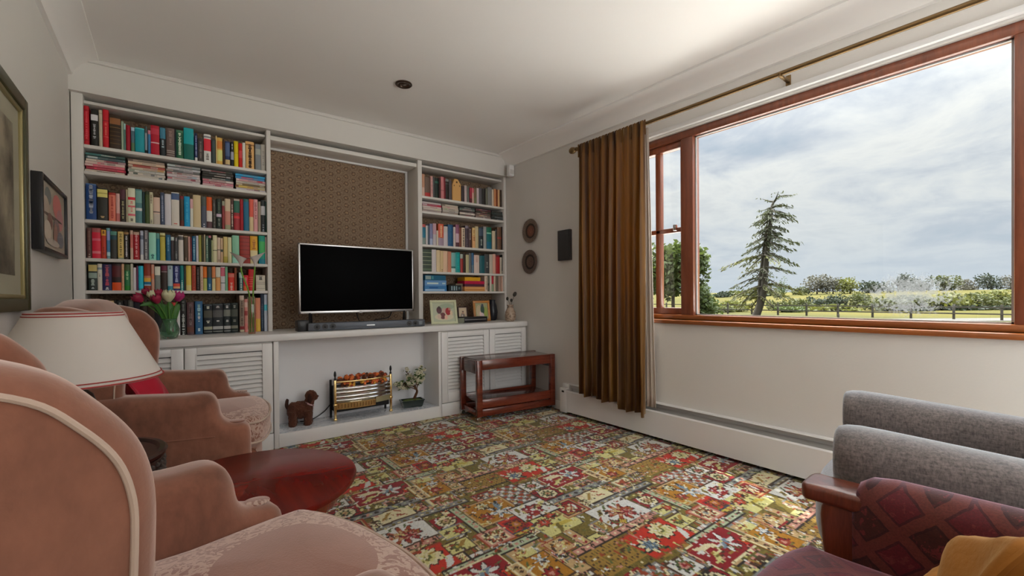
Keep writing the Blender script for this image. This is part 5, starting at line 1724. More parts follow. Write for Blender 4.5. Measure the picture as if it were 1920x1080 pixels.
# curtain
def cloth(y0_, y1_, x_, z0_, z1_, folds, amp, seed, name, mat, parent, zb=None, thick=0.0):
    r_ = random.Random(seed)
    n, m = folds*14, 26
    ph = [r_.uniform(0, 6.3) for _ in range(8)]
    vs = []
    cum = [0]
    for i in range(n):
        cum.append(cum[-1]+1+0.5*sin(i/n*9+ph[5]))
    b = B()
    rows = []
    for j in range(m+1):
        v_ = j/m
        row = []
        for i in range(n+1):
            u = cum[i]/cum[-1]
            am = amp*(0.35+0.65*min(1, v_*2.2+0.1))*(0.75+0.35*sin(u*13+ph[0]))
            ph_ = u*folds*2*PI + 0.6*sin(v_*2.2+ph[1]+u*4)*v_ + 0.5*sin(u*17+ph[2])
            xx = x_ + am*sin(ph_) + 0.3*am*sin(2*ph_+ph[3]+v_)
            yy = y0_+(y1_-y0_)*u + 0.010*cos(ph_)*v_ + 0.008*v_*sin(u*9+ph[4])
            zbot = z0_ if zb is None else zb(u)
            row.append(b.v((xx, yy, z1_+(zbot-z1_)*v_)))
        rows.append(row)
    for j in range(m):
        for i in range(n):
            b.face([rows[j][i], rows[j][i+1], rows[j+1][i+1], rows[j+1][i]])
    o = b.out(name, mat, parent, smooth=180)
    so_ = o.modifiers.new('cloth', 'SOLIDIFY')
    so_.thickness = 0.003
    return o
t = NT('bronze_velvet')
v = t.co()
nn = t.noise(t.mapping(v, (14, 26, 0.35)), 2, 3)
t.col(t.mix(t.ramp(nn, [(0.36, (0, 0, 0)), (0.64, (1, 1, 1))]), hx('#40281a'), hx('#865c20')))
t.b.inputs['Roughness'].default_value = 0.55
t.b.inputs['Sheen Weight'].default_value = 0.7
t.b.inputs['Sheen Tint'].default_value = (1.0, 0.76, 0.48, 1)
t.b.inputs['Sheen Roughness'].default_value = 0.3
tlc = t.n('ShaderNodeBsdfTranslucent')
tlc.inputs[0].default_value = (*hx('#b8842c'), 1)
mxc = t.n('ShaderNodeMixShader')
mxc.inputs[0].default_value = 0.28
t.l(t.b.outputs[0], mxc.inputs[1])
t.l(tlc.outputs[0], mxc.inputs[2])
t.l(mxc.outputs[0], t.o.inputs[0])
M_CURT = t.m
cu = thing('curtain', 'bronze brown velvet curtain hanging in deep folds beside the window', 'curtain', (RXX, 2.04, RZ))
cloth(2.335, 1.752, 2.452, 0.17, RZ+0.012, 9, 0.038, 3, 'drape', M_CURT, cu, zb=lambda u: 0.205-0.03*u-0.02*(u > 0.62)-0.012*sin(u*20))
hb = B()
for i in range(40):
    y_ = 2.34-0.585*i/39
    hb.box((RXX-0.020+0.004*(i % 2), y_-0.006, RZ-0.075), (RXX-0.014+0.004*(i % 2), y_+0.006, RZ+0.022), 0.002)
hb.out('heading_tape', M_CURT, cu)
M_LINE = pm('cream_lining', hx('#d8ccc0'), 0.8)
ln_ = B()
rows = []
for j in range(25):
    v_ = j/24
    rows.append([(2.515+0.010*sin(i*1.9+v_*2), 1.80-(0.030+0.056*v_)*i/8, RZ-0.01+(0.215-RZ)*v_) for i in range(9)])
ln_.loft(rows, False, False, False)
lo2 = ln_.out('lining', M_LINE, cu, smooth=180)
lo2.modifiers.new('cloth', 'SOLIDIFY').thickness = 0.002

# round wall plates, speaker, alarm sensor
t = NT('plate_relief')
v = t.co('Object')
sp = t.n('ShaderNodeSeparateXYZ')
t.l(v, sp.inputs[0])
rr = t.mt('SQRT', t.mt('ADD', t.mt('POWER', t.mt('ABSOLUTE', sp.outputs[1]), 2), t.mt('POWER', t.mt('ABSOLUTE', sp.outputs[2]), 2)))
base = t.ramp(t.mt('MULTIPLY', rr, 9.5), [(0.0, hx('#8c5c48')), (0.44, hx('#7c5040')), (0.50, hx('#2c2018')), (0.60, hx('#2c2018')), (0.66, hx('#7c6c60')), (1.0, hx('#8c7c70'))])
sp_ = t.noise(v, 130, 3, 0.6)
t.col(t.mix(1.0, base, t.ramp(sp_, [(0.35, (0.5, 0.5, 0.5)), (0.65, (1.2, 1.15, 1.1))]), 'MULTIPLY'))
t.b.inputs['Roughness'].default_value = 0.5
t.bump(sp_, 0.6, 0.003)
t1_ = t.m
t = NT('plate_relief_dark')
v = t.co('Object')
sp = t.n('ShaderNodeSeparateXYZ')
t.l(v, sp.inputs[0])
rr = t.mt('SQRT', t.mt('ADD', t.mt('POWER', t.mt('ABSOLUTE', sp.outputs[1]), 2), t.mt('POWER', t.mt('ABSOLUTE', sp.outputs[2]), 2)))
base = t.ramp(t.mt('MULTIPLY', rr, 9.5), [(0.0, hx('#6c5448')), (0.44, hx('#745c50')), (0.50, hx('#241a18')), (0.60, hx('#241a18')), (0.66, hx('#6c5c54')), (1.0, hx('#7c6c64'))])
sp_ = t.noise(v, 120, 3, 0.6)
t.col(t.mix(1.0, base, t.ramp(sp_, [(0.35, (0.5, 0.5, 0.5)), (0.65, (1.2, 1.15, 1.1))]), 'MULTIPLY'))
t.b.inputs['Roughness'].default_value = 0.5
t.bump(sp_, 0.6, 0.003)
for k, (px, py, lab, m_) in enumerate(((995, 433, 'round brown plate with terracotta centre, upper one on the window wall', t1_), (994, 491, 'round brown plate with dark grey centre, lower one on the window wall', t.m))):
    c_ = on(px, py, 0, XW-0.01)
    b = B()
    prof = [(0.001, 0.006), (0.045, 0.007), (0.055, 0.010), (0.062, 0.010), (0.070, 0.013), (0.100, 0.018), (0.107, 0.016), (0.100, 0.010), (0.06, 0.0), (0.001, 0.0)]
    b.loft([[(-z, r_*cos(2*PI*i/36), r_*sin(2*PI*i/36)) for i in range(36)] for r_, z in prof])
    o = b.out('wall_plate', m_)
    o.location = (XW-0.002, c_.y, c_.z)
    tag(o, lab, 'wall plate', 'plates on the window wall')
p0, p1 = on(1045, 433, 0, XW-0.03), on(1068, 487, 0, XW-0.03)
ws = thing('wall_speaker', 'flat dark grey wall speaker hung beside the curtain', 'speaker', (XW-0.02, (p0.y+p1.y)/2, p1.z))
B().box((XW-0.030, p1.y, p1.z), (XW-0.001, p0.y, p0.z), 0.004).out('cabinet', pm('speaker_grey', (0.045, 0.045, 0.048), 0.7), ws)
B().box((XW-0.034, p1.y+0.008, p1.z+0.008), (XW-0.029, p0.y-0.008, p0.z-0.008), 0.002).out('grille', pm('speaker_cloth', (0.05, 0.05, 0.052), 0.9, 0.3, 300, 0.6, 500), ws)
p0 = on(968, 326, 1, YS-0.03)
pr = thing('wall_motion_detector', 'small white motion detector in the corner under the cornice', 'sensor', (XW-0.03, 3.28, p0.z))
B().box((XW-0.062, 3.262, p0.z-0.055), (XW-0.006, 3.318, p0.z+0.05), 0.012, 3).out('housing', M_WHITE, pr)
B().box((XW-0.056, 3.259, p0.z-0.035), (XW-0.014, 3.265, p0.z+0.005), 0.003).out('lens', pm('sensor_lens', (0.62, 0.62, 0.6), 0.3), pr)

# ceiling downlight
dl = thing('downlight', 'recessed ceiling downlight with dark bronze ring, switched off', 'ceiling light', (1.178, 2.615, ZC-0.004))
B().lathe([(0.050, 0.004), (0.052, -0.002), (0.046, -0.007), (0.034, -0.004), (0.030, 0.003)], (0, 0, 0), 28, False).out('trim_ring', pm('dark_bronze', hx('#4a3a30'), 0.3, metal=0.6), dl, local=True)
B().lathe([(0.030, 0.002), (0.024, -0.001), (0.001, -0.003)], (0, 0, 0), 24, False).out('lamp', pm('lamp_glass', hx('#5a4a40'), 0.15, metal=0.4), dl, local=True)

# ---------------------------------------------------------------- pictures on the left wall
pf = thing('framed_picture', 'large framed picture with olive and gilt moulding on the left wall', 'picture', (XL, 1.75, 1.3))
PY0, PY1, PZ0, PZ1 = 1.25, 2.335, 0.905, 1.655
M_OLV = pm('olive_moulding', hx('#4a4a30'), 0.35, 0.15, 20)
M_GLT = pm('gilt_slip', hx('#a09468'), 0.35, 0.1, metal=0.5)
f1, f2 = B(), B()
for a_, e_, m_ in ((0.0, 0.042, f1), (0.042, 0.056, f2)):
    d_ = 0.026 if m_ is f1 else 0.020
    m_.box((XL+0.001, PY0+a_, PZ0+a_), (XL+d_, PY0+e_, PZ1-a_), 0.004)
    m_.box((XL+0.001, PY1-e_, PZ0+a_), (XL+d_, PY1-a_, PZ1-a_), 0.004)
    m_.box((XL+0.001, PY0+e_, PZ0+a_), (XL+d_, PY1-e_, PZ0+e_), 0.004)
    m_.box((XL+0.001, PY0+e_, PZ1-e_), (XL+d_, PY1-e_, PZ1-a_), 0.004)
f1.out('frame', M_OLV, pf)
f2.out('gilt_slip', M_GLT, pf)
B().box((XL+0.002, PY0+0.05, PZ0+0.05), (XL+0.010, PY1-0.05, PZ1-0.05)).out('mount', pm('picture_mount', hx('#a8a490'), 0.8), pf, smooth=0)
t = NT('old_engraving')
v = t.co()
t.col(t.ramp(t.noise(v, 5, 5, 0.6), [(0.35, hx('#4c463c')), (0.5, hx('#7c7464')), (0.65, hx('#a49a84'))]))
B().box((XL+0.003, PY0+0.13, PZ0+0.12), (XL+0.011, PY1-0.13, PZ1-0.12)).out('print', t.m, pf, smooth=0)
sf = thing('framed_picture', 'small black framed photograph on the left wall nearest the bookcase', 'picture', (XL, 2.76, 1.3))
q0, q1, z0_, z1_ = 2.495, 3.035, 1.140, 1.445
b = B()
for lo, hi in (((XL+0.001, q0, z0_), (XL+0.034, q0+0.022, z1_)), ((XL+0.001, q1-0.022, z0_), (XL+0.034, q1, z1_)), ((XL+0.001, q0+0.02, z0_), (XL+0.034, q1-0.02, z0_+0.016)), ((XL+0.001, q0+0.02, z1_-0.016), (XL+0.034, q1-0.02, z1_))):
    b.box(lo, hi, 0.002)
b.out('frame', M_BLACK, sf)
p = B()
p.cur = boost('9c9488')
p.box((XL+0.004, q0+0.02, z0_+0.014), (XL+0.024, q1-0.02, z1_-0.014))
sh = random.Random(3)
y_ = XL+0.0243
for k, (u, v_, ru, rv, c_) in enumerate(((0.3, 0.78, 0.12, 0.12, '6c7474'), (0.65, 0.72, 0.18, 0.18, 'b8706c'), (0.2, 0.62, 0.14, 0.14, 'a89c90'), (0.75, 0.55, 0.14, 0.16, 'a8787c'), (0.45, 0.52, 0.4, 0.025, '4c3c34'), (0.35, 0.44, 0.1, 0.12, '6c4c44'), (0.6, 0.42, 0.12, 0.1, '7c6c6c'), (0.25, 0.3, 0.14, 0.14, 'b8aca0'), (0.55, 0.28, 0.08, 0.18, '8c6c60'), (0.75, 0.25, 0.14, 0.12, '6c747c'), (0.45, 0.16, 0.25, 0.05, 'a8a098'))):
    p.cur = boost(c_)
    y_ += 0.0002
    p.face([p.v((y_, q0+(q1-q0)*(u+ru*cos(2*PI*i/14)), z0_+(z1_-z0_)*(v_+rv*sin(2*PI*i/14)))) for i in range(14)])
p.out('photograph', M_PRINT, sf, colour=True, smooth=0)
# ================================================================== VELVET WING ARMCHAIRS  (local: facing +x)
def velvet(name, rgb, var=0.12, patt=False):
    t = NT(name)
    v = t.co()
    f = t.mt('ADD', t.mt('MULTIPLY', t.noise(v, 5.5, 4, 0.6, dist=0.6), 0.6), t.mt('MULTIPLY', t.noise(t.mapping(v, (30, 30, 14)), 1.0, 4, 0.65), 0.4))
    c_ = hx(rgb)
    f = t.ramp(f, [(0.36, (0, 0, 0)), (0.64, (1, 1, 1))])
    base = t.mix(f, tuple(q*(1-var) for q in c_), tuple(min(1, q*(1+var)) for q in c_))
    pile = t.noise(v, 260, 2)
    if patt:
        d1 = t.voro(v, 34, 'SMOOTH_F1')
        d2 = t.mt('SUBTRACT', t.noise(v, 36, 3, 0.55, dist=2.4), t.mt('MULTIPLY', t.mt('LESS_THAN', d1, 0.16), 0.2))
        sp = t.n('ShaderNodeSeparateXYZ')
        t.l(v, sp.inputs[0])
        rr = t.mt('SQRT', t.mt('ADD', t.mt('POWER', t.mt('ABSOLUTE', t.mt('SUBTRACT', sp.outputs[0], 0.20)), 2), t.mt('POWER', t.mt('ABSOLUTE', t.mt('MULTIPLY', sp.outputs[1], 0.8)), 2)))
        ring = t.mt('GREATER_THAN', rr, 0.135)
        edge_ = t.mt('LESS_THAN', rr, 0.275)
        cut = t.mt('MULTIPLY', t.mt('MULTIPLY', ring, edge_), t.mt('GREATER_THAN', d2, 0.49))
        base = t.mix(t.mt('MULTIPLY', cut, 0.8), base, hx('#ccb2a4'))
        hgt = t.mt('ADD', t.mt('MULTIPLY', cut, -1.0), t.mt('MULTIPLY', pile, 0.15))
        t.bump(hgt, 0.75, 0.005)
    else:
        t.bump(pile, 0.2, 0.001)
    t.col(base)
    b = t.b.inputs
    b['Roughness'].default_value = 0.75
    b['Specular IOR Level'].default_value = 0.15
    b['Sheen Weight'].default_value = 1.0
    b['Sheen Tint'].default_value = (1.0, 0.84, 0.78, 1)
    b['Sheen Roughness'].default_value = 0.5
    return t.m
M_VEL = velvet('rose_velvet', '#885845', 0.32)
M_VELP = velvet('cut_velvet', '#906456', 0.1, True)
M_PIPE = pm('pale_piping', hx('#bfa898'), 0.7, 0.1, 40, sheen=0.4)
M_LEGW = pm('dark_leg', hx('#38190f'), 0.3, coat=0.3)
def wing_chair(label):
    o = thing('armchair', label, 'armchair', (0, 0, 0), 0, 'velvet wing armchairs')
    # under-frame
    ol = crom([(-0.30, -0.28), (0.26, -0.30), (0.335, -0.28), (0.355, 0), (0.335, 0.28), (0.26, 0.30), (-0.30, 0.28)], 5)
    B().pad(ol, 0.20, 0.02, mp=lambda u, v, w: (u, v, 0.105+w)).out('seat_base', M_VEL, o, local=True)
    # seat cushion
    ol = crom([(-0.14, -0.27), (0.10, -0.272), (0.28, -0.275), (0.35, -0.25), (0.385, -0.12), (0.392, 0), (0.385, 0.12), (0.35, 0.25), (0.28, 0.275), (0.10, 0.272), (-0.14, 0.27)], 6)
    B().pad(ol, 0.135, 0.045, 0.022, caps=7, mp=lambda u, v, w: (u, v, 0.295+w)).out('seat_cushion', M_VELP, o, local=True)
    n_ = len(ol)
    for zz in (0.318, 0.405):
        B().tube([(p.x*1.0, p.y, zz) for p in ol], 0.005, 6, True).out('piping', M_PIPE, o, local=True)
    # backrest
    ol = crom([(-0.285, 0.30), (-0.29, 0.60), (-0.29, 0.80), (-0.25, 0.895), (-0.13, 0.935), (0, 0.945), (0.13, 0.935), (0.25, 0.895), (0.29, 0.80), (0.29, 0.60), (0.285, 0.30)], 5)
    B().pad(ol, 0.15, 0.045, 0.03, caps=6, mp=lambda u, v, w: (-0.18-0.12*(v-0.40)+w-0.10, u, v)).out('backrest', M_VEL, o, local=True)
    # wings
    wo = crom([(-0.315, 0.50), (-0.328, 0.70), (-0.335, 0.85), (-0.320, 0.906), (-0.268, 0.918), (-0.21, 0.908), (-0.152, 0.886), (-0.120, 0.856), (-0.097, 0.822), (-0.086, 0.782), (-0.085, 0.735), (-0.088, 0.67), (-0.093, 0.61), (-0.095, 0.55), (-0.10, 0.50), (-0.14, 0.46), (-0.25, 0.46)], 5)
    for s in (-1, 1):
        sp_ = lambda u, v, w, s=s: (u, s*(0.282+w+0.03*max(0, v-0.5)), v)
        w_ = B().pad(wo, 0.088, 0.030, 0.006, caps=5, mp=sp_).out('wing', M_VEL, o, local=True)
        P = [Vector(p) for p in wo]
        c_ = sum(P, Vector((0, 0)))/len(P)
        N_ = len(P)
        ins = []
        for i in range(N_):
            d = (P[(i+1) % N_]-P[i-1]).normalized()
            nrm = Vector((d.y, -d.x))
            if nrm.dot(P[i]-c_) < 0:
                nrm = -nrm
            ins.append(P[i]-nrm*0.020)
        k0, k1 = 5, int(N_*0.82)
        B().tube([sp_(p.x, p.y, 0.0870) for p in ins[k0:k1]], 0.0028, 8).out('piping', M_PIPE, w_, local=True)
        # arm: rolled top, scroll front dropping to a low pad
        ao_ = crom([(-0.29, 0.12), (-0.29, 0.55), (-0.22, 0.588), (-0.05, 0.580), (0.08, 0.570), (0.150, 0.570), (0.182, 0.556), (0.200, 0.520), (0.209, 0.475), (0.228, 0.448), (0.258, 0.438), (0.290, 0.430), (0.309, 0.40), (0.312, 0.30), (0.312, 0.12), (0.10, 0.105), (-0.15, 0.105)], 4)
        am = B().pad(ao_, 0.135, 0.048, 0.0, steps=7, caps=1, relax=16, mp=lambda u, v, w, s=s: (u, s*(0.272+w*0.97), v)).out('armrest', M_VEL, o, local=True)
        B().tube([(x, s*0.403, z) for x, z in ((-0.27, 0.425), (-0.1, 0.415), (0.08, 0.407), (0.19, 0.402))], 0.003, 6).out('piping', M_VEL, am, local=True)
        md = B()
        md.pad([(0.262+0.030*cos(2*PI*i/24), 0.026*sin(2*PI*i/24)) for i in range(24)], 0.006, 0.003, 0.002, mp=lambda u, v, w, s=s: (u, s*0.340+v, 0.437+w-0.05*(u-0.262)))
        md.out('medallion', M_VELP, am, local=True)
        for lx in (-0.27, 0.285):
            B().lathe([(0.016, 0.0), (0.020, 0.012), (0.014, 0.03), (0.022, 0.075), (0.027, 0.112)], (lx, s*0.315, 0), 14).out('leg', M_LEGW, o, local=True)
    return o
chA = wing_chair('near rose velvet wing armchair, its piped wing filling the corner before the lamp')
chA.location = (-0.010, 0.860, 0)
chA.rotation_euler = (0, 0, math.radians(13.5))
chB = dup(chA, (0.0, 2.506, 0), math.radians(-7.5), 'farther rose velvet wing armchair between the lamp and the louvred cupboard')
M_RED = pm('red_satin', hx('#a8102c', 1.2), 0.5, 0.15, 12, 0.15, 60, sheen=0.3, sheen_tint=(1, 0.5, 0.5))
def cushion(label, chair, lx, ly, lz, size, tilt, mat, cat='cushion', group='red cushions on the velvet armchairs', rz=0, th=0.13):
    Mc = wm(chair) if chair else Matrix.Identity(4)
    o = thing('cushion', label, cat, (Mc @ Vector((lx, ly, lz))), 0, group)
    o.rotation_euler = (Mc.to_3x3() @ Euler((0, math.radians(tilt), math.radians(rz))).to_matrix()).to_euler()
    h_ = size/2
    ol = crom([(-h_, -h_), (0, -h_*0.93), (h_, -h_), (h_*0.93, 0), (h_, h_), (0, h_*0.93), (-h_, h_), (-h_*0.93, 0)], 6)
    b = B()
    b.pad(ol, 0.02, 0.01, th/2, th/2, caps=8, mp=lambda u, v, w: (w-0.01, u, v))
    b.out('cover', mat, o, local=True)
    B().tube([(0, p.x, p.y) for p in ol], 0.004, 6, True).out('piping', mat, o, local=True)
    return o
cushion('red cushion on the near velvet armchair, behind its piped wing', chA, -0.090, -0.02, 0.545, 0.26, -30, M_RED, th=0.08)
cushion('red cushion on the farther velvet armchair, partly under the lampshade', chB, -0.078, -0.06, 0.555, 0.28, -28, M_RED, th=0.10)

# ---------------------------------------------------------------- lamp and its small table
lx_, ly_ = -0.203, 1.69
lt = thing('lamp_table', 'small dark round table with carved rim between the velvet armchairs', 'table', (lx_, ly_, 0))
M_DKW = wood('dark_carved_wood', '#1c0e0a', '#3c2018', 0.35, 0.3, scale=(6, 6, 6))
B().lathe([(0.001, 0.498), (0.17, 0.498), (0.178, 0.506), (0.190, 0.506), (0.196, 0.500), (0.192, 0.490), (0.17, 0.484), (0.001, 0.484)], (lx_, ly_, 0), 48).out('tabletop', M_DKW, lt)
ap = B().lathe([(0.165, 0.484), (0.186, 0.484), (0.182, 0.42), (0.165, 0.42)], (lx_, ly_, 0), 48, False).out('apron', M_DKW, lt)
cv_ = B()
for i in range(48):
    a_ = 2*PI*i/48
    for zz in (0.435, 0.452, 0.469):
        cv_.blob((lx_+0.186*cos(a_+(0.065 if zz == 0.452 else 0)), ly_+0.186*sin(a_+(0.065 if zz == 0.452 else 0)), zz), 0.0075, 1)
cv_.out('carving', pm('carved_grey_brown', hx('#4c4440'), 0.5), ap)
B().lathe([(0.02, 0.42), (0.03, 0.38), (0.018, 0.33), (0.028, 0.22), (0.034, 0.16), (0.024, 0.10), (0.03, 0.06)], (lx_, ly_, 0), 18).out('pedestal', M_DKW, lt)
for k in range(3):
    a_ = 2*PI*k/3+2.2
    d = Vector((cos(a_), sin(a_), 0))
    c0 = Vector((lx_, ly_, 0))
    B().tube(crom([c0+Vector((0, 0, 0.12)), c0+d*0.06+Vector((0, 0, 0.10)), c0+d*0.12+Vector((0, 0, 0.035)), c0+d*0.165+Vector((0, 0, 0.012))], 5, False), 0.0125, 10).out('foot', M_DKW, lt)
lp = thing('table_lamp', 'table lamp with cream coolie shade trimmed in red, between the armchairs', 'lamp', (lx_, ly_, 0.5))
B().lathe([(0.001, 0.507), (0.06, 0.507), (0.062, 0.516), (0.045, 0.526), (0.02, 0.536), (0.024, 0.56), (0.042, 0.60), (0.046, 0.64), (0.034, 0.68), (0.014, 0.70), (0.014, 0.72)], (lx_, ly_, 0), 24).out('base', M_DKW, lp)
B().tube([(lx_, ly_, 0.715), (lx_, ly_, 0.80)], 0.008, 12).out('lamp_stem', M_BRASS, lp)
B().lathe([(0.012, 0.79), (0.03, 0.82), (0.03, 0.84), (0.012, 0.86)], (lx_, ly_, 0), 16).out('bulb', pm('frosted_bulb', (0.8, 0.8, 0.78), 0.4), lp)
t = NT('cream_shade')
t.col((0.90, 0.86, 0.82))
t.b.inputs['Roughness'].default_value = 0.8
tlc = t.n('ShaderNodeBsdfTranslucent')
tlc.inputs[0].default_value = (0.92, 0.88, 0.83, 1)
mxc = t.n('ShaderNodeMixShader')
mxc.inputs[0].default_value = 0.45
t.l(t.b.outputs[0], mxc.inputs[1])
t.l(tlc.outputs[0], mxc.inputs[2])
t.l(mxc.outputs[0], t.o.inputs[0])
sh_ = B()
SZ0, SZ1, SR0, SR1 = 0.720, 0.908, 0.187, 0.096
prf = [(SR0+(SR1-SR0)*i/8, SZ0+(SZ1-SZ0)*i/8) for i in range(9)]
prf2 = prf+[(r_-0.0025, z) for r_, z in prf[::-1]]
rings = [[(lx_+r_*cos(2*PI*k/56), ly_+r_*sin(2*PI*k/56), z) for k in range(56)] for r_, z in prf2]
sh_.loft(rings, True, False, False, True)
shd = sh_.out('lamp_shade', t.m, lp)
M_TRIM = pm('red_trim', hx('#a83c38'), 0.6)
for r_, z in ((SR0, SZ0+0.003), (SR1, SZ1-0.003)):
    dz = 0.009
    B().tube([(lx_+(r_+0.001)*cos(2*PI*k/56), ly_+(r_+0.001)*sin(2*PI*k/56), z) for k in range(56)], 0.0022, 6, True).out('trim', M_TRIM, shd)
B().tube([(lx_+(SR1+0.0045)*cos(2*PI*k/56), ly_+(SR1+0.0045)*sin(2*PI*k/56), SZ1-0.010) for k in range(56)], 0.0018, 6, True).out('trim', M_TRIM, shd)
B().tube([(lx_+(SR0-0.004)*cos(2*PI*k/56), ly_+(SR0-0.004)*sin(2*PI*k/56), SZ0+0.012) for k in range(56)], 0.0016, 6, True).out('trim', M_TRIM, shd)
sg = B()
for k in range(3):
    a_ = 2*PI*k/3
    sg.tube([(lx_+0.012*cos(a_), ly_+0.012*sin(a_), 0.862), (lx_+(SR1-0.003)*cos(a_), ly_+(SR1-0.003)*sin(a_), SZ1-0.006)], 0.0015, 6)
sg.out('shade_spider', M_BRASS, lp)

# ---------------------------------------------------------------- round cherry coffee table
qx, qy, QR, QZ = 0.204, 1.652, 0.322, 0.350
t = NT('quartered_cherry')
v = t.co()
sp = t.n('ShaderNodeSeparateXYZ')
t.l(v, sp.inputs[0])
an = t.mt('ADD', t.mt('ARCTAN2', sp.outputs[1], sp.outputs[0]), PI+0.35)
k_ = t.mt('FLOOR', t.mt('DIVIDE', an, PI/2))
odd = t.mt('MODULO', k_, 2.0)
ga = t.noise(t.mapping(v, (2, 30, 3), (0, 0, 0.35)), 1.0, 3, 0.5)
gb = t.noise(t.mapping(v, (30, 2, 3), (0, 0, 0.35)), 1.0, 3, 0.5)
mixg = t.n('ShaderNodeMix')
t.l(odd, mixg.inputs[0])
t.l(ga, mixg.inputs[2])
t.l(gb, mixg.inputs[3])
lo_, hi_ = hx('#640e06'), hx('#84180a')
cc = t.ramp(mixg.outputs[0], [(0.3, lo_), (0.7, hi_)])
t.col(t.mix(1.0, cc, t.mix(odd, (1, 1, 1), (0.72, 0.62, 0.62)), 'MULTIPLY'))
t.b.inputs['Roughness'].default_value = 0.25
t.b.inputs['Specular IOR Level'].default_value = 0.3
t.b.inputs['Coat Weight'].default_value = 0.12
t.b.inputs['Coat Roughness'].default_value = 0.12
ct_ = thing('coffee_table', 'round polished cherry coffee table in front of the velvet armchairs', 'table', (qx, qy, 0))
B().lathe([(0.001, QZ-0.028), (QR-0.02, QZ-0.028), (QR-0.003, QZ-0.022), (QR, QZ-0.012), (QR-0.003, QZ-0.003), (QR-0.010, QZ), (0.001, QZ)], (0, 0, 0), 72).out('tabletop', t.m, ct_, local=True)
M_CHERRY = wood('cherry', '#4c140a', '#8c2c18', 0.22, 0.6, scale=(5, 5, 1.5))
B().lathe([(0.255, QZ-0.085), (0.268, QZ-0.08), (0.272, QZ-0.05), (0.272, QZ-0.028), (0.24, QZ-0.028), (0.24, QZ-0.085)], (0, 0, 0), 64, False).out('apron', M_CHERRY, ct_, local=True)
B().lathe([(0.05, QZ-0.03), (0.075, QZ-0.09), (0.06, 0.20), (0.04, 0.13), (0.055, 0.075), (0.03, 0.05)], (0, 0, 0), 28).out('pedestal', M_CHERRY, ct_, local=True)
for k in range(4):
    a_ = PI/4+PI/2*k-0.3
    d = Vector((cos(a_), sin(a_), 0))
    P_ = crom([d*0.255+Vector((0, 0, QZ-0.06)), d*0.262+Vector((0, 0, 0.235)), d*0.22+Vector((0, 0, 0.16)), d*0.17+Vector((0, 0, 0.10)), d*0.19+Vector((0, 0, 0.04)), d*0.235+Vector((0, 0, 0.016))], 5, False)
    B().tube(P_, [0.024-0.010*i/len(P_) for i in range(len(P_))], 12).out('leg', M_CHERRY, ct_, local=True)
    B().tube([d*0.05+Vector((0, 0, 0.11)), d*0.175+Vector((0, 0, 0.105))], 0.013, 10).out('stretcher', M_CHERRY, ct_, local=True)

# ---------------------------------------------------------------- grey armchair by the window (faces the bookcases)
def tweed(name, c1_, c2_):
    t = NT(name)
    v = t.co()
    a1 = t.noise(t.mapping(v, (220, 220, 70)), 1.0, 3, 0.7)
    a2 = t.noise(v, 9, 3)
    a3 = t.noise(t.mapping(v, (60, 60, 260)), 1.0, 2, 0.6)
    f = t.mt('ADD', t.mt('MULTIPLY', a1, 0.6), t.mt('MULTIPLY', a3, 0.4))
    base = t.ramp(f, [(0.36, hx(c1_)), (0.62, hx(c2_))])
    t.col(t.mix(1.0, base, t.ramp(a2, [(0.3, (0.85,)*3), (0.7, (1.08,)*3)]), 'MULTIPLY'))
    t.b.inputs['Roughness'].default_value = 0.85
    t.b.inputs['Sheen Weight'].default_value = 1.0
    t.b.inputs['Sheen Tint'].default_value = (0.82, 0.9, 1.0, 1)
    t.b.inputs['Sheen Roughness'].default_value = 0.55
    t.bump(f, 0.5, 0.002)
    return t.m
M_GRY = tweed('grey_tweed', '#4e4541', '#8a7e7a')
M_GPIPE = pm('grey_piping', hx('#a8a4a8'), 0.7)
gc = thing('armchair', 'grey tweed armchair with long rolled arms under the picture window', 'armchair', (1.55, -0.014, 0), math.radians(11))
AZ = 0.630
for s, nm in ((-1, 'near'), (1, 'far')):
    cx_ = s*0.262
    # rolled top
    sec = [(-0.052, 0.505), (-0.067, 0.53), (-0.072, 0.565), (-0.067, 0.592), (-0.052, 0.616), (-0.030, AZ), (-0.005, AZ+0.005), (0.022, AZ+0.002), (0.046, 0.616), (0.062, 0.594), (0.068, 0.565), (0.064, 0.53), (0.05, 0.505)]
    am = B()
    rings = []
    dy_ = -0.025 if s < 0 else 0.0
    for y, k in ((-0.50, 1.0), (0.36, 1.0), (0.405, 0.985), (0.43, 0.94), (0.445, 0.86), (0.45, 0.75)):
        rings.append([(cx_+u*k, y+dy_, 0.55+(z-0.55)*k+0.08*(y-0.40)+(0.010 if s < 0 else 0.0)) for u, z in sec])
    am.loft(rings)
    ar = am.out('armrest', M_GRY, gc, local=True)
    B().box((cx_-0.054, -0.50, 0.09), (cx_+0.050, 0.425+dy_, 0.515), 0.02, 3).out('side_panel', M_GRY, gc, local=True)
    B().tube([(cx_-0.056, -0.48, 0.50), (cx_-0.056, 0.42+dy_, 0.50)], 0.004, 6).out('piping', M_GPIPE, ar, local=True)
    B().tube([(cx_-0.050, 0.424+dy_, 0.11), (cx_-0.050, 0.427+dy_, 0.50)], 0.0045, 6).out('piping', M_GPIPE, ar, local=True)
    for y in (-0.42, 0.36):
        B().lathe([(0.018, 0), (0.026, 0.10)], (cx_, y, 0.0), 12).out('leg', M_LEGW, gc, local=True)
ol = crom([(-0.206, -0.36), (0.206, -0.36), (0.206, 0.30), (0.208, 0.41), (0.19, 0.46), (0.08, 0.485), (-0.08, 0.485), (-0.19, 0.46), (-0.208, 0.41), (-0.206, 0.30)], 5)
B().pad(ol, 0.17, 0.055, 0.02, mp=lambda u, v, w: (u, v, 0.295+w)).out('seat_cushion', M_GRY, gc, local=True)
B().box((-0.205, -0.45, 0.09), (0.205, 0.44, 0.30), 0.02).out('seat_base', M_GRY, gc, local=True)
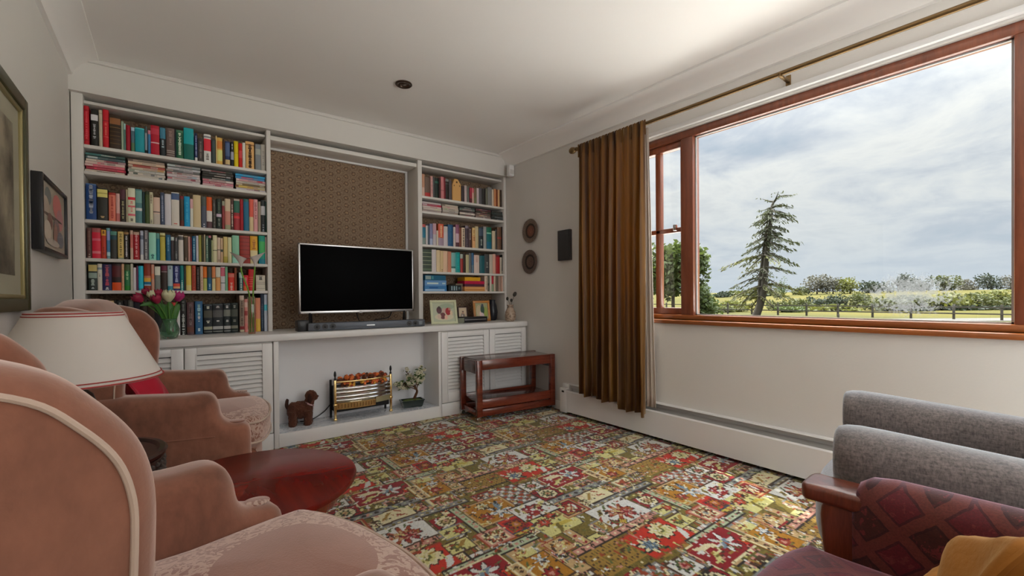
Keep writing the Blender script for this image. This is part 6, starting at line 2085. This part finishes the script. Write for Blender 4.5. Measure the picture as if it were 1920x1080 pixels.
ol = crom([(-0.26, 0.30), (-0.27, 0.80), (-0.22, 0.95), (0, 0.99), (0.22, 0.95), (0.27, 0.80), (0.26, 0.30)], 5)
B().pad(ol, 0.16, 0.05, 0.04, mp=lambda u, v, w: (u, -0.54+w-0.10*(v-0.4), v)).out('backrest', M_GRY, gc, local=True)

# ---------------------------------------------------------------- red patterned armchair with wooden arms
def lattice(name, ax):
    t = NT(name)
    v = t.co()
    sp = t.n('ShaderNodeSeparateXYZ')
    t.l(v, sp.inputs[0])
    u_, w_ = sp.outputs[ax[0]], sp.outputs[ax[1]]
    S_ = 0.093
    wob = t.mt('MULTIPLY', t.noise(v, 40, 2), 0.10)
    p_ = t.mt('ADD', t.mt('DIVIDE', t.mt('ADD', u_, w_), S_), wob)
    q_ = t.mt('ADD', t.mt('DIVIDE', t.mt('SUBTRACT', u_, w_), S_), wob)
    fp_ = t.mt('ABSOLUTE', t.mt('SUBTRACT', t.mt('FRACT', p_), 0.5))
    fq_ = t.mt('ABSOLUTE', t.mt('SUBTRACT', t.mt('FRACT', q_), 0.5))
    mxm = t.mt('MAXIMUM', fp_, fq_)
    band = t.mt('GREATER_THAN', mxm, 0.37)
    rim_ = t.mt('MULTIPLY', t.mt('GREATER_THAN', mxm, 0.31), t.mt('LESS_THAN', mxm, 0.37))
    alt = t.mt('MODULO', t.mt('ABSOLUTE', t.mt('ADD', t.mt('FLOOR', p_), t.mt('MULTIPLY', t.mt('FLOOR', q_), 1.0))), 2.0)
    nz = t.noise(v, 55, 4, 0.65, dist=0.8)
    inn = t.mix(alt, hx('#641420'), hx('#48201a'))
    inn = t.mix(t.mt('GREATER_THAN', nz, 0.57), inn, hx('#742a2c'))
    c_ = t.mix(t.mt('MULTIPLY', rim_, 0.7), inn, hx('#340f14'))
    c_ = t.mix(t.mt('MULTIPLY', band, 0.9), c_, hx('#6c3028'))
    nz2 = t.noise(v, 300, 2)
    t.col(t.mix(1.0, c_, t.ramp(nz2, [(0.3, (0.75,)*3), (0.7, (1.15,)*3)]), 'MULTIPLY'))
    t.b.inputs['Roughness'].default_value = 0.7
    t.b.inputs['Sheen Weight'].default_value = 0.9
    t.b.inputs['Sheen Tint'].default_value = (1.0, 0.68, 0.88, 1)
    t.b.inputs['Sheen Roughness'].default_value = 0.35
    t.bump(nz2, 0.3, 0.001)
    return t.m
M_LATS, M_LATA = lattice('red_lattice_seat', (0, 1)), lattice('red_lattice_arm', (1, 2))
M_CHW = wood('chair_arm_wood', '#4a1c0e', '#84402a', 0.28, 0.4, scale=(10, 10, 1.2))
rc = thing('armchair', 'wine red diamond-patterned armchair with wooden arm fronts, beside the grey armchair', 'armchair', (0.785, -0.037, 0), math.radians(3))
ol = crom([(-0.255, -0.34), (0.255, -0.34), (0.260, 0.30), (0.25, 0.385), (0.12, 0.412), (-0.12, 0.412), (-0.25, 0.385), (-0.260, 0.30)], 6)
B().pad(ol, 0.15, 0.045, 0.02, caps=6, relax=10, mp=lambda u, v, w: (u, v, 0.292+w)).out('seat_cushion', M_LATS, rc, local=True)
B().tube([(p.x, p.y, 0.395) for p in ol], 0.0045, 6, True).out('piping', pm('wine_piping', hx('#6c2030'), 0.7), rc, local=True)
B().box((-0.27, -0.38, 0.20), (0.27, 0.33, 0.29), 0.015).out('seat_base', M_LATS, rc, local=True)
for s in (-1, 1):
    # upholstered arm rising over the wooden cap
    sec = [(-0.045, 0.26), (-0.050, 0.52), (-0.048, 0.560), (-0.030, 0.583), (0.0, 0.590), (0.030, 0.583), (0.046, 0.560), (0.046, 0.26)]
    b = B()
    rings = []
    for y, k in ((-0.40, 1.0), (0.24, 1.0), (0.275, 0.97), (0.292, 0.90), (0.298, 0.78)):
        rings.append([(s*0.302+u*k, y, 0.40+(z-0.40)*k) for u, z in sec])
    b.loft(rings)
    ap_ = b.out('arm_pad', M_LATA, rc, local=True)
    cp_ = crom([(s*0.302-0.042, 0.10), (s*0.302+0.042, 0.10), (s*0.302+0.044, 0.33), (s*0.302+0.043, 0.378), (s*0.302, 0.386), (s*0.302-0.043, 0.378), (s*0.302-0.044, 0.33)], 5)
    B().pad(cp_, 0.032, 0.009, 0.002, mp=lambda u, v, w: (u, v, 0.522+w)).out('arm_cap', M_CHW, rc, local=True)
    pr_ = crom([(0.285, 0.525), (0.345, 0.525), (0.350, 0.46), (0.338, 0.38), (0.318, 0.32), (0.305, 0.24), (0.300, 0.10), (0.302, 0.0), (0.262, 0.0), (0.258, 0.15), (0.268, 0.35), (0.27, 0.47)], 4)
    B().pad(pr_, 0.072, 0.008, 0.0, mp=lambda u, v, w, s=s: (s*0.302-0.036+w, u, v)).out('front_leg', M_CHW, rc, local=True)
    B().tube([(s*0.28, -0.36, 0.22), (s*0.285, -0.42, 0.0)], [0.024, 0.017], 10).out('rear_leg', M_CHW, rc, local=True)
ol = crom([(-0.28, 0.30), (-0.29, 0.80), (-0.2, 0.93), (0, 0.96), (0.2, 0.93), (0.29, 0.80), (0.28, 0.30)], 5)
B().pad(ol, 0.14, 0.05, 0.03, mp=lambda u, v, w: (u, -0.44+w-0.15*(v-0.4), v)).out('backrest', M_LATA, rc, local=True)
# mustard cushion, crumpled
mc = thing('cushion', 'crumpled mustard cushion on the wine red armchair seat', 'cushion', (0.895, 0.065, 0.50), 0, None, rot=(math.radians(-62), math.radians(10), math.radians(-18)))
b = B()
h_ = 0.150
ol = crom([(-h_, -h_), (0, -h_*0.92), (h_, -h_), (h_*0.92, 0), (h_, h_), (0, h_*0.92), (-h_, h_), (-h_*0.92, 0)], 8)
b.pad(ol, 0.03, 0.014, 0.055, 0.05, caps=10, mp=lambda u, v, w: (u, v, w-0.015))
for q in b.bm.verts:
    p = q.co
    q.co += Vector((0, 0, 1))*(0.010*sin(p.x*38+2*sin(p.y*22))+0.007*sin(p.y*46+p.x*30))*(1-min(1, (max(abs(p.x), abs(p.y))/h_)**3))
M_MUST = pm('mustard_cloth', hx('#b4762c'), 0.7, 0.12, 10, 0.4, 120, sheen=0.4, sheen_tint=(1, 0.8, 0.4), bd=0.002)
b.out('cover', M_MUST, mc, local=True)
B().tube([(p.x, p.y, 0) for p in ol], 0.0045, 6, True).out('piping', M_MUST, mc, local=True)

# ================================================================== OUTSIDE
def gz(x):
    def ss(a_, b_, q):
        q = min(1, max(0, (q-a_)/(b_-a_)))
        return q*q*(3-2*q)
    return -1.0 + 2.9*ss(52, 190, x) + 0.6*ss(190, 420, x)
t = NT('meadow')
v = t.co()
sp = t.n('ShaderNodeSeparateXYZ')
t.l(v, sp.inputs[0])
n_a = t.noise(v, 0.06, 4, 0.6)
n_b = t.noise(v, 1.4, 4, 0.6)
nearc = t.mix(n_b, hx('#68683a', 0.30), hx('#84804c', 0.30))
farc = t.mix(t.ramp(n_a, [(0.4, (0, 0, 0)), (0.65, (1, 1, 1))]), hx('#848040', 0.24), hx('#a0944c', 0.24))
t.col(t.mix(t.mt('GREATER_THAN', sp.outputs[0], 49.0), nearc, farc))
t.b.inputs['Roughness'].default_value = 0.95
t.b.inputs['Specular IOR Level'].default_value = 0.1
b = B()
xs = [2.9, 10, 20, 30, 40, 46, 49, 52]+[52+6*i for i in range(1, 30)]+[240, 280, 330, 420, 600]
b.loft([[(x, y, gz(x)) for x in xs] for y in range(-260, 700, 40)], False, False, False)
struct(b.out('ground_meadow', t.m, smooth=80))
struct(B().box((XW+WT+0.01, -12, -1.05), (12.0, 16, -0.97)).out('ground_bounce_slab', pm('pale_bounce_slab', (0.58, 0.56, 0.52), 0.9, 0.1, 2), smooth=0))  # unseen pale slab added to bounce daylight up to the ceiling
dv_ = B()
d0 = [on_ for on_ in (at(1640, 596, 34), at(1990, 601, 34), at(1990, 618, 30), at(1640, 606, 31))]
dv_.face([dv_.v((p.x, p.y, gz(p.x)+0.03)) for p in d0])
struct(dv_.out('path_gravel', pm('gravel', hx('#8c8880', 0.3), 0.9, 0.15, 20), smooth=0))

def leafmat(name, c1_, c2_):
    t = NT(name)
    nz = t.noise(t.co(), 3.0, 3)
    t.col(t.mix(nz, hx(c1_, 0.34), hx(c2_, 0.34)))
    t.b.inputs['Roughness'].default_value = 0.7
    tlc = t.n('ShaderNodeBsdfTranslucent')
    tlc.inputs[0].default_value = (*hx(c2_, 0.34), 1)
    mxc = t.n('ShaderNodeMixShader')
    mxc.inputs[0].default_value = 0.3
    t.l(t.b.outputs[0], mxc.inputs[1])
    t.l(tlc.outputs[0], mxc.inputs[2])
    t.l(mxc.outputs[0], t.o.inputs[0])
    return t.m
LM = [leafmat('leaf_green', '#526a30', '#84984a'), leafmat('leaf_olive', '#5c6430', '#848c48'), leafmat('leaf_dark', '#30402c', '#4c5c3a'), leafmat('leaf_yellow', '#7c8434', '#a4a84c'), leafmat('leaf_grey', '#6c6c58', '#94907c')]
M_BARK = pm('bark', hx('#5c5040', 0.35), 0.9, 0.3, 4)
def crown(b, c, rad, n, ls, r_):
    for _ in range(n):
        while True:
            p = Vector((r_.uniform(-1, 1), r_.uniform(-1, 1), r_.uniform(-1, 1)))
            if 0.25 < p.length < 1:
                break
        p = p*(0.72+0.28*r_.random())
        q = Vector(c)+Vector((p.x*rad[0], p.y*rad[1], p.z*rad[2]))
        a_ = Vector((r_.uniform(-1, 1), r_.uniform(-1, 1), r_.uniform(-0.7, 0.7))).normalized()*ls*r_.uniform(0.7, 1.3)
        w_ = a_.orthogonal().normalized()*ls*0.55
        w_ = Matrix.Rotation(r_.uniform(0, 6.3), 3, a_.normalized()) @ w_
        b.quad(q-a_, q+w_, q+a_, q-w_)
def bush(px, py_top, py_bot, wpx, Z, mat, name, label, cat, n=500, blobs=5, seed=0, group=None, trunk=False, ls=None):
    r_ = random.Random(seed+int(px*7))
    base = at(px, py_bot, Z)
    g_ = gz(base.x)
    sc_ = Z/FPX
    H = (py_bot-py_top)*sc_
    top = base.z+H
    Wd = wpx*sc_
    o = thing(name, label, cat, (base.x, base.y, g_), 0, group)
    b = B()
    zb = g_+(0.30*(top-g_) if trunk else 0.0)
    ls = ls or max(0.06, Wd*0.052)
    for k in range(blobs):
        u = r_.uniform(-0.32, 0.32) if blobs > 1 else 0
        hh = (r_.uniform(0.30, 0.72) if trunk else r_.uniform(0.16, 0.66)) if blobs > 1 else 0.5
        rr = r_.uniform(0.30, 0.42) if blobs > 1 else 0.5
        c_ = Vector((base.x, base.y, 0))+rt2*(u*Wd)+fw*(r_.uniform(-0.25, 0.25)*Wd)
        c_.z = zb+(top-zb)*hh
        rz_ = (top-zb)*min(0.46, 1-hh, hh+0.05)
        crown(b, c_, (Wd*rr, Wd*rr, max(rz_, 0.1)), n//blobs, ls, r_)
    b.out('foliage', mat, o, smooth=0)
    tk = B()
    tk.tube([(base.x, base.y, g_-0.1), (base.x, base.y, zb+(top-zb)*0.3), (base.x+0.02*Wd, base.y+0.03*Wd, zb+(top-zb)*0.75)], [max(0.05, Wd*0.03), max(0.04, Wd*0.025), 0.02], 7)
    for k in range(6):
        a_ = r_.uniform(0, 6.3)
        z0 = zb+(top-zb)*r_.uniform(0.15, 0.5)
        tk.tube([(base.x, base.y, z0), (base.x+Wd*0.28*cos(a_), base.y+Wd*0.28*sin(a_), z0+(top-zb)*0.25)], [max(0.03, Wd*0.012), 0.01], 5)
    tk.out('trunk' if trunk else 'branch', M_BARK, o)
    return o
G1 = 'hedgerow bushes beyond the fence'
# big broadleaf tree at the left of the view
bush(1262, 452, 590, 118, 30, LM[0], 'broadleaf_tree', 'large green broadleaf tree behind the narrow casement panes', 'tree', 5200, 13, 1, None, True, 0.20)
bush(1322, 520, 582, 60, 33, LM[0], 'broadleaf_tree', 'low green tree stretching right of the large broadleaf tree', 'tree', 1800, 6, 2, None, False, 0.16)
spec = [
    (1352, 546, 562, 40, 120, 2, 'tree', 'dark hedge tree on the skyline just left of the cedar trunk', 'distant'),
    (1395, 545, 560, 60, 125, 1, 'tree', 'olive skyline thicket showing through the cedar branches', 'distant'),
    (1466, 516, 560, 26, 110, 0, 'tree', 'small round green tree on the skyline right of the cedar', 'distant'),
    (1500, 534, 556, 36, 120, 1, 'tree', 'low olive skyline bush right of the round tree', 'distant'),
    (1532, 512, 556, 46, 120, 4, 'tree', 'pale grey bare-looking tree on the skyline', 'distant'),
    (1562, 518, 556, 36, 118, 4, 'tree', 'grey thin tree right of the pale bare-looking one', 'distant'),
    (1594, 517, 556, 46, 116, 3, 'tree', 'rounded yellow green tree left of the fogged glass', 'distant'),
    (1640, 524, 556, 50, 116, 2, 'tree', 'dark tree behind the left part of the fogged glass', 'distant'),
    (1684, 510, 556, 40, 118, 2, 'tree', 'tall dark tree behind the middle of the fogged glass', 'distant'),
    (1728, 516, 554, 44, 118, 2, 'tree', 'dark tree behind the right part of the fogged glass', 'distant'),
    (1772, 514, 552, 46, 120, 1, 'tree', 'olive tree where the fogged glass ends', 'distant'),
    (1815, 521, 550, 40, 124, 4, 'tree', 'grey hazy tree on the skyline right of the fogging', 'distant'),
    (1858, 512, 550, 42, 122, 2, 'tree', 'dark tree on the skyline near the right jamb', 'distant'),
    (1895, 514, 548, 34, 120, 4, 'tree', 'greyish tree touching the right window jamb', 'distant'),
    (1425, 548, 560, 50, 118, 2, 'tree', 'dark low thicket on the skyline behind the cedar', 'distant'),
    (1380, 560, 588, 60, 52, 3, 'bush', 'yellow green bush under the left cedar boughs', 'hedge'),
    (1350, 572, 592, 50, 50, 1, 'bush', 'olive bush by the fence at far left', 'hedge'),
    (1462, 560, 585, 44, 54, 1, 'bush', 'olive bush right beside the cedar trunk', 'hedge'),
    (1500, 558, 584, 50, 56, 1, 'bush', 'olive hedge bush second from the cedar trunk', 'hedge'),
    (1537, 552, 582, 44, 57, 2, 'bush', 'dark hedge bush between the cedar and the fogged glass', 'hedge'),
    (1572, 550, 578, 40, 58, 2, 'bush', 'dark pointed hedge bush under the yellow green tree', 'hedge'),
    (1606, 546, 576, 46, 58, 1, 'bush', 'brownish hedge bush at the left edge of the fogging', 'hedge'),
    (1560, 570, 592, 90, 50, 3, 'bush', 'broad light green hedge bush right behind the fence', 'hedge'),
    (1650, 556, 592, 70, 50, 1, 'bush', 'grey green bush behind the left of the fogging', 'hedge'),
    (1715, 552, 592, 70, 50, 1, 'bush', 'green bush behind the middle of the fogging', 'hedge'),
    (1775, 545, 590, 80, 50, 3, 'bush', 'sunny yellow green bush right of the fogging', 'hedge'),
    (1835, 547, 590, 70, 50, 1, 'bush', 'olive green bush before the dark skyline tree', 'hedge'),
    (1888, 540, 588, 60, 50, 3, 'bush', 'yellowish bush at the right window jamb', 'hedge'),
    (1480, 574, 594, 60, 49, 0, 'bush', 'low green bush at the fence right of the cedar', 'hedge'),
    (1700, 574, 594, 70, 48.5, 2, 'bush', 'low dark bush at the fence under the fogging', 'hedge'),
    (1790, 572, 594, 80, 48.5, 2, 'bush', 'low dark bush at the fence right of the fogging', 'hedge'),
    (1865, 572, 594, 70, 48.5, 2, 'bush', 'low dark bush at the fence in the far right corner', 'hedge'),
]
for k, (px, pt, pb_, wpx, Z, mi, cat, lab, kind_) in enumerate(spec):
    bush(px, pt, pb_, wpx, Z, LM[mi], 'hedge_tree' if cat == 'tree' else 'hedge_bush', lab, cat, 900 if kind_ == 'hedge' else 700, 6, 10+k, 'trees on the skyline' if cat == 'tree' else G1, False, None)
# the leaning cedar
CZ = 38
cdr = thing('cedar_tree', 'tall leaning cedar with layered boughs standing on the lawn', 'tree', at(1420, 596, CZ))
M_CBARK = pm('cedar_bark', hx('#5c5444', 0.3), 0.9, 0.3, 3)
def cp2(px, py, dz=0.0):
    return at(px, py, CZ+dz)
tb_ = B()
st1 = crom([cp2(1414, 600), cp2(1424, 575), cp2(1432, 545), cp2(1436, 500), cp2(1440, 455), cp2(1445, 415), cp2(1448, 385), cp2(1458, 370)], 5, False)
st2 = crom([cp2(1416, 598), cp2(1423, 570), cp2(1424, 540, 0.3), cp2(1428, 500, 0.4), cp2(1434, 450, 0.2), cp2(1438, 425)], 5, False)
tb_.tube(st1, [0.30*(1-i/len(st1))**0.8+0.03 for i in range(len(st1))], 9)
tb_.tube(st2, [0.20*(1-i/len(st2))+0.04 for i in range(len(st2))], 8)
tb_.out('trunk', M_CBARK, cdr)
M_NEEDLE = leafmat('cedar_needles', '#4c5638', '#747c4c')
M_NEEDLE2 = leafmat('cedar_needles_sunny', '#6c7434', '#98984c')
BR = [  # bough: points in px, foliage weight, sunny
    ([(1452, 378), (1462, 368), (1490, 366)], 0.5, 0), ([(1449, 388), (1468, 385), (1484, 389)], 0.5, 0),
    ([(1447, 395), (1468, 402), (1490, 409)], 0.9, 0), ([(1447, 392), (1436, 398), (1424, 405)], 0.7, 0),
    ([(1445, 404), (1465, 406), (1488, 416)], 0.9, 0), ([(1445, 410), (1428, 412), (1411, 423)], 1.5, 0),
    ([(1442, 424), (1460, 427), (1472, 435)], 0.7, 0), ([(1440, 430), (1428, 432), (1415, 441)], 0.8, 0),
    ([(1441, 440), (1465, 447), (1498, 457)], 1.5, 0), ([(1440, 445), (1424, 450), (1408, 459)], 0.8, 0),
    ([(1440, 452), (1462, 460), (1486, 471)], 1.0, 0), ([(1438, 455), (1418, 463), (1394, 477)], 1.3, 0),
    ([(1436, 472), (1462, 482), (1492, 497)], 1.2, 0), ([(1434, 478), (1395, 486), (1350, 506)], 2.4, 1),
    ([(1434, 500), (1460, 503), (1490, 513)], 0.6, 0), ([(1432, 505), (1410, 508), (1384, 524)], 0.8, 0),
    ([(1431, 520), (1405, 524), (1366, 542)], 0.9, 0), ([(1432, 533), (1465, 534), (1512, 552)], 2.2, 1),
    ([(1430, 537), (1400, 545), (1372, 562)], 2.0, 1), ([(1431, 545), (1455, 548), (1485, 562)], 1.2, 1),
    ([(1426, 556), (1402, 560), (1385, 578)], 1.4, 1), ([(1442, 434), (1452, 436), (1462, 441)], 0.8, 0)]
r_ = random.Random(21)
for k, (pts, wt__, sunny) in enumerate(BR):
    for rep in range(3):
        if rep == 0:
            sh2 = 0.0
            P_ = [cp2(*p) for p in pts]
        else:                                   # boughs of the same tier reaching towards and away from the house
            a0 = cp2(*pts[0])
            sgn = 1 if rep == 1 else -1
            ln_ = (cp2(*pts[2])-a0).length*r_.uniform(0.7, 1.0)
            dr = (fw*sgn+rt2*r_.uniform(-0.35, 0.35)).normalized()
            dz_ = (cp2(*pts[2]).z-a0.z)
            P_ = [a0, a0+dr*ln_*0.5+Vector((0, 0, dz_*0.4)), a0+dr*ln_+Vector((0, 0, dz_))]
        L_ = crom(P_, 7, False)
        bb = B()
        bb.tube(L_, [0.07*(1-i/len(L_))+0.012 for i in range(len(L_))], 6)
        br = bb.out('bough', M_CBARK, cdr)
        nb = B()
        D_ = (L_[-1]-L_[0]).normalized()
        sd_ = D_.cross(Vector((0, 0, 1))).normalized()
        for i in range(int((55*wt__+20)*(1.0 if rep == 0 else 0.45))):
            u = r_.uniform(0.22, 1.0)
            p = L_[min(len(L_)-1, int(u*(len(L_)-1)))]
            p = p+sd_*r_.uniform(-0.45, 0.45)*(0.3+u)+D_*r_.uniform(-0.2, 0.2)+Vector((0, 0, r_.uniform(-0.13, 0.03)*(0.5+0.4*wt__)))
            a_ = (D_*r_.uniform(0.2, 1)+sd_*r_.uniform(-0.8, 0.8)+Vector((0, 0, r_.uniform(-0.5, 0.0)))).normalized()*r_.uniform(0.13, 0.28)
            w_ = a_.cross(Vector((r_.uniform(-1, 1), r_.uniform(-1, 1), 1))).normalized()*0.05
            nb.quad(p-a_, p+w_, p+a_, p-w_)
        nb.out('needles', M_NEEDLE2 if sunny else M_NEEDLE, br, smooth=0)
# post and rail fence
FX = 46.0
fe = thing('fence', 'weathered grey post and rail fence across the meadow edge', 'fence', (FX, 15, gz(FX)))
M_POST = pm('fence_grey', hx('#6a6455', 0.3), 0.9, 0.2, 3)
y = -6.0
gzf = gz(FX)
while y < 66:
    B().box((FX-0.07, y-0.07, gzf-0.1), (FX+0.07, y+0.07, gzf+1.12), 0.01).out('post', M_POST, fe)
    y += 2.4
for zz in (0.45, 0.92):
    B().box((FX-0.10, -6, gzf+zz-0.05), (FX-0.06, 66, gzf+zz+0.05)).out('rail', M_POST, fe, smooth=0)
p = at(1572, 604, 34)
tag(B().box((p.x-0.06, p.y-0.06, gz(p.x)-0.1), (p.x+0.06, p.y+0.06, gz(p.x)+0.42), 0.01).out('marker_post', M_POST), 'short dark post standing alone on the lawn before the fence', 'post')
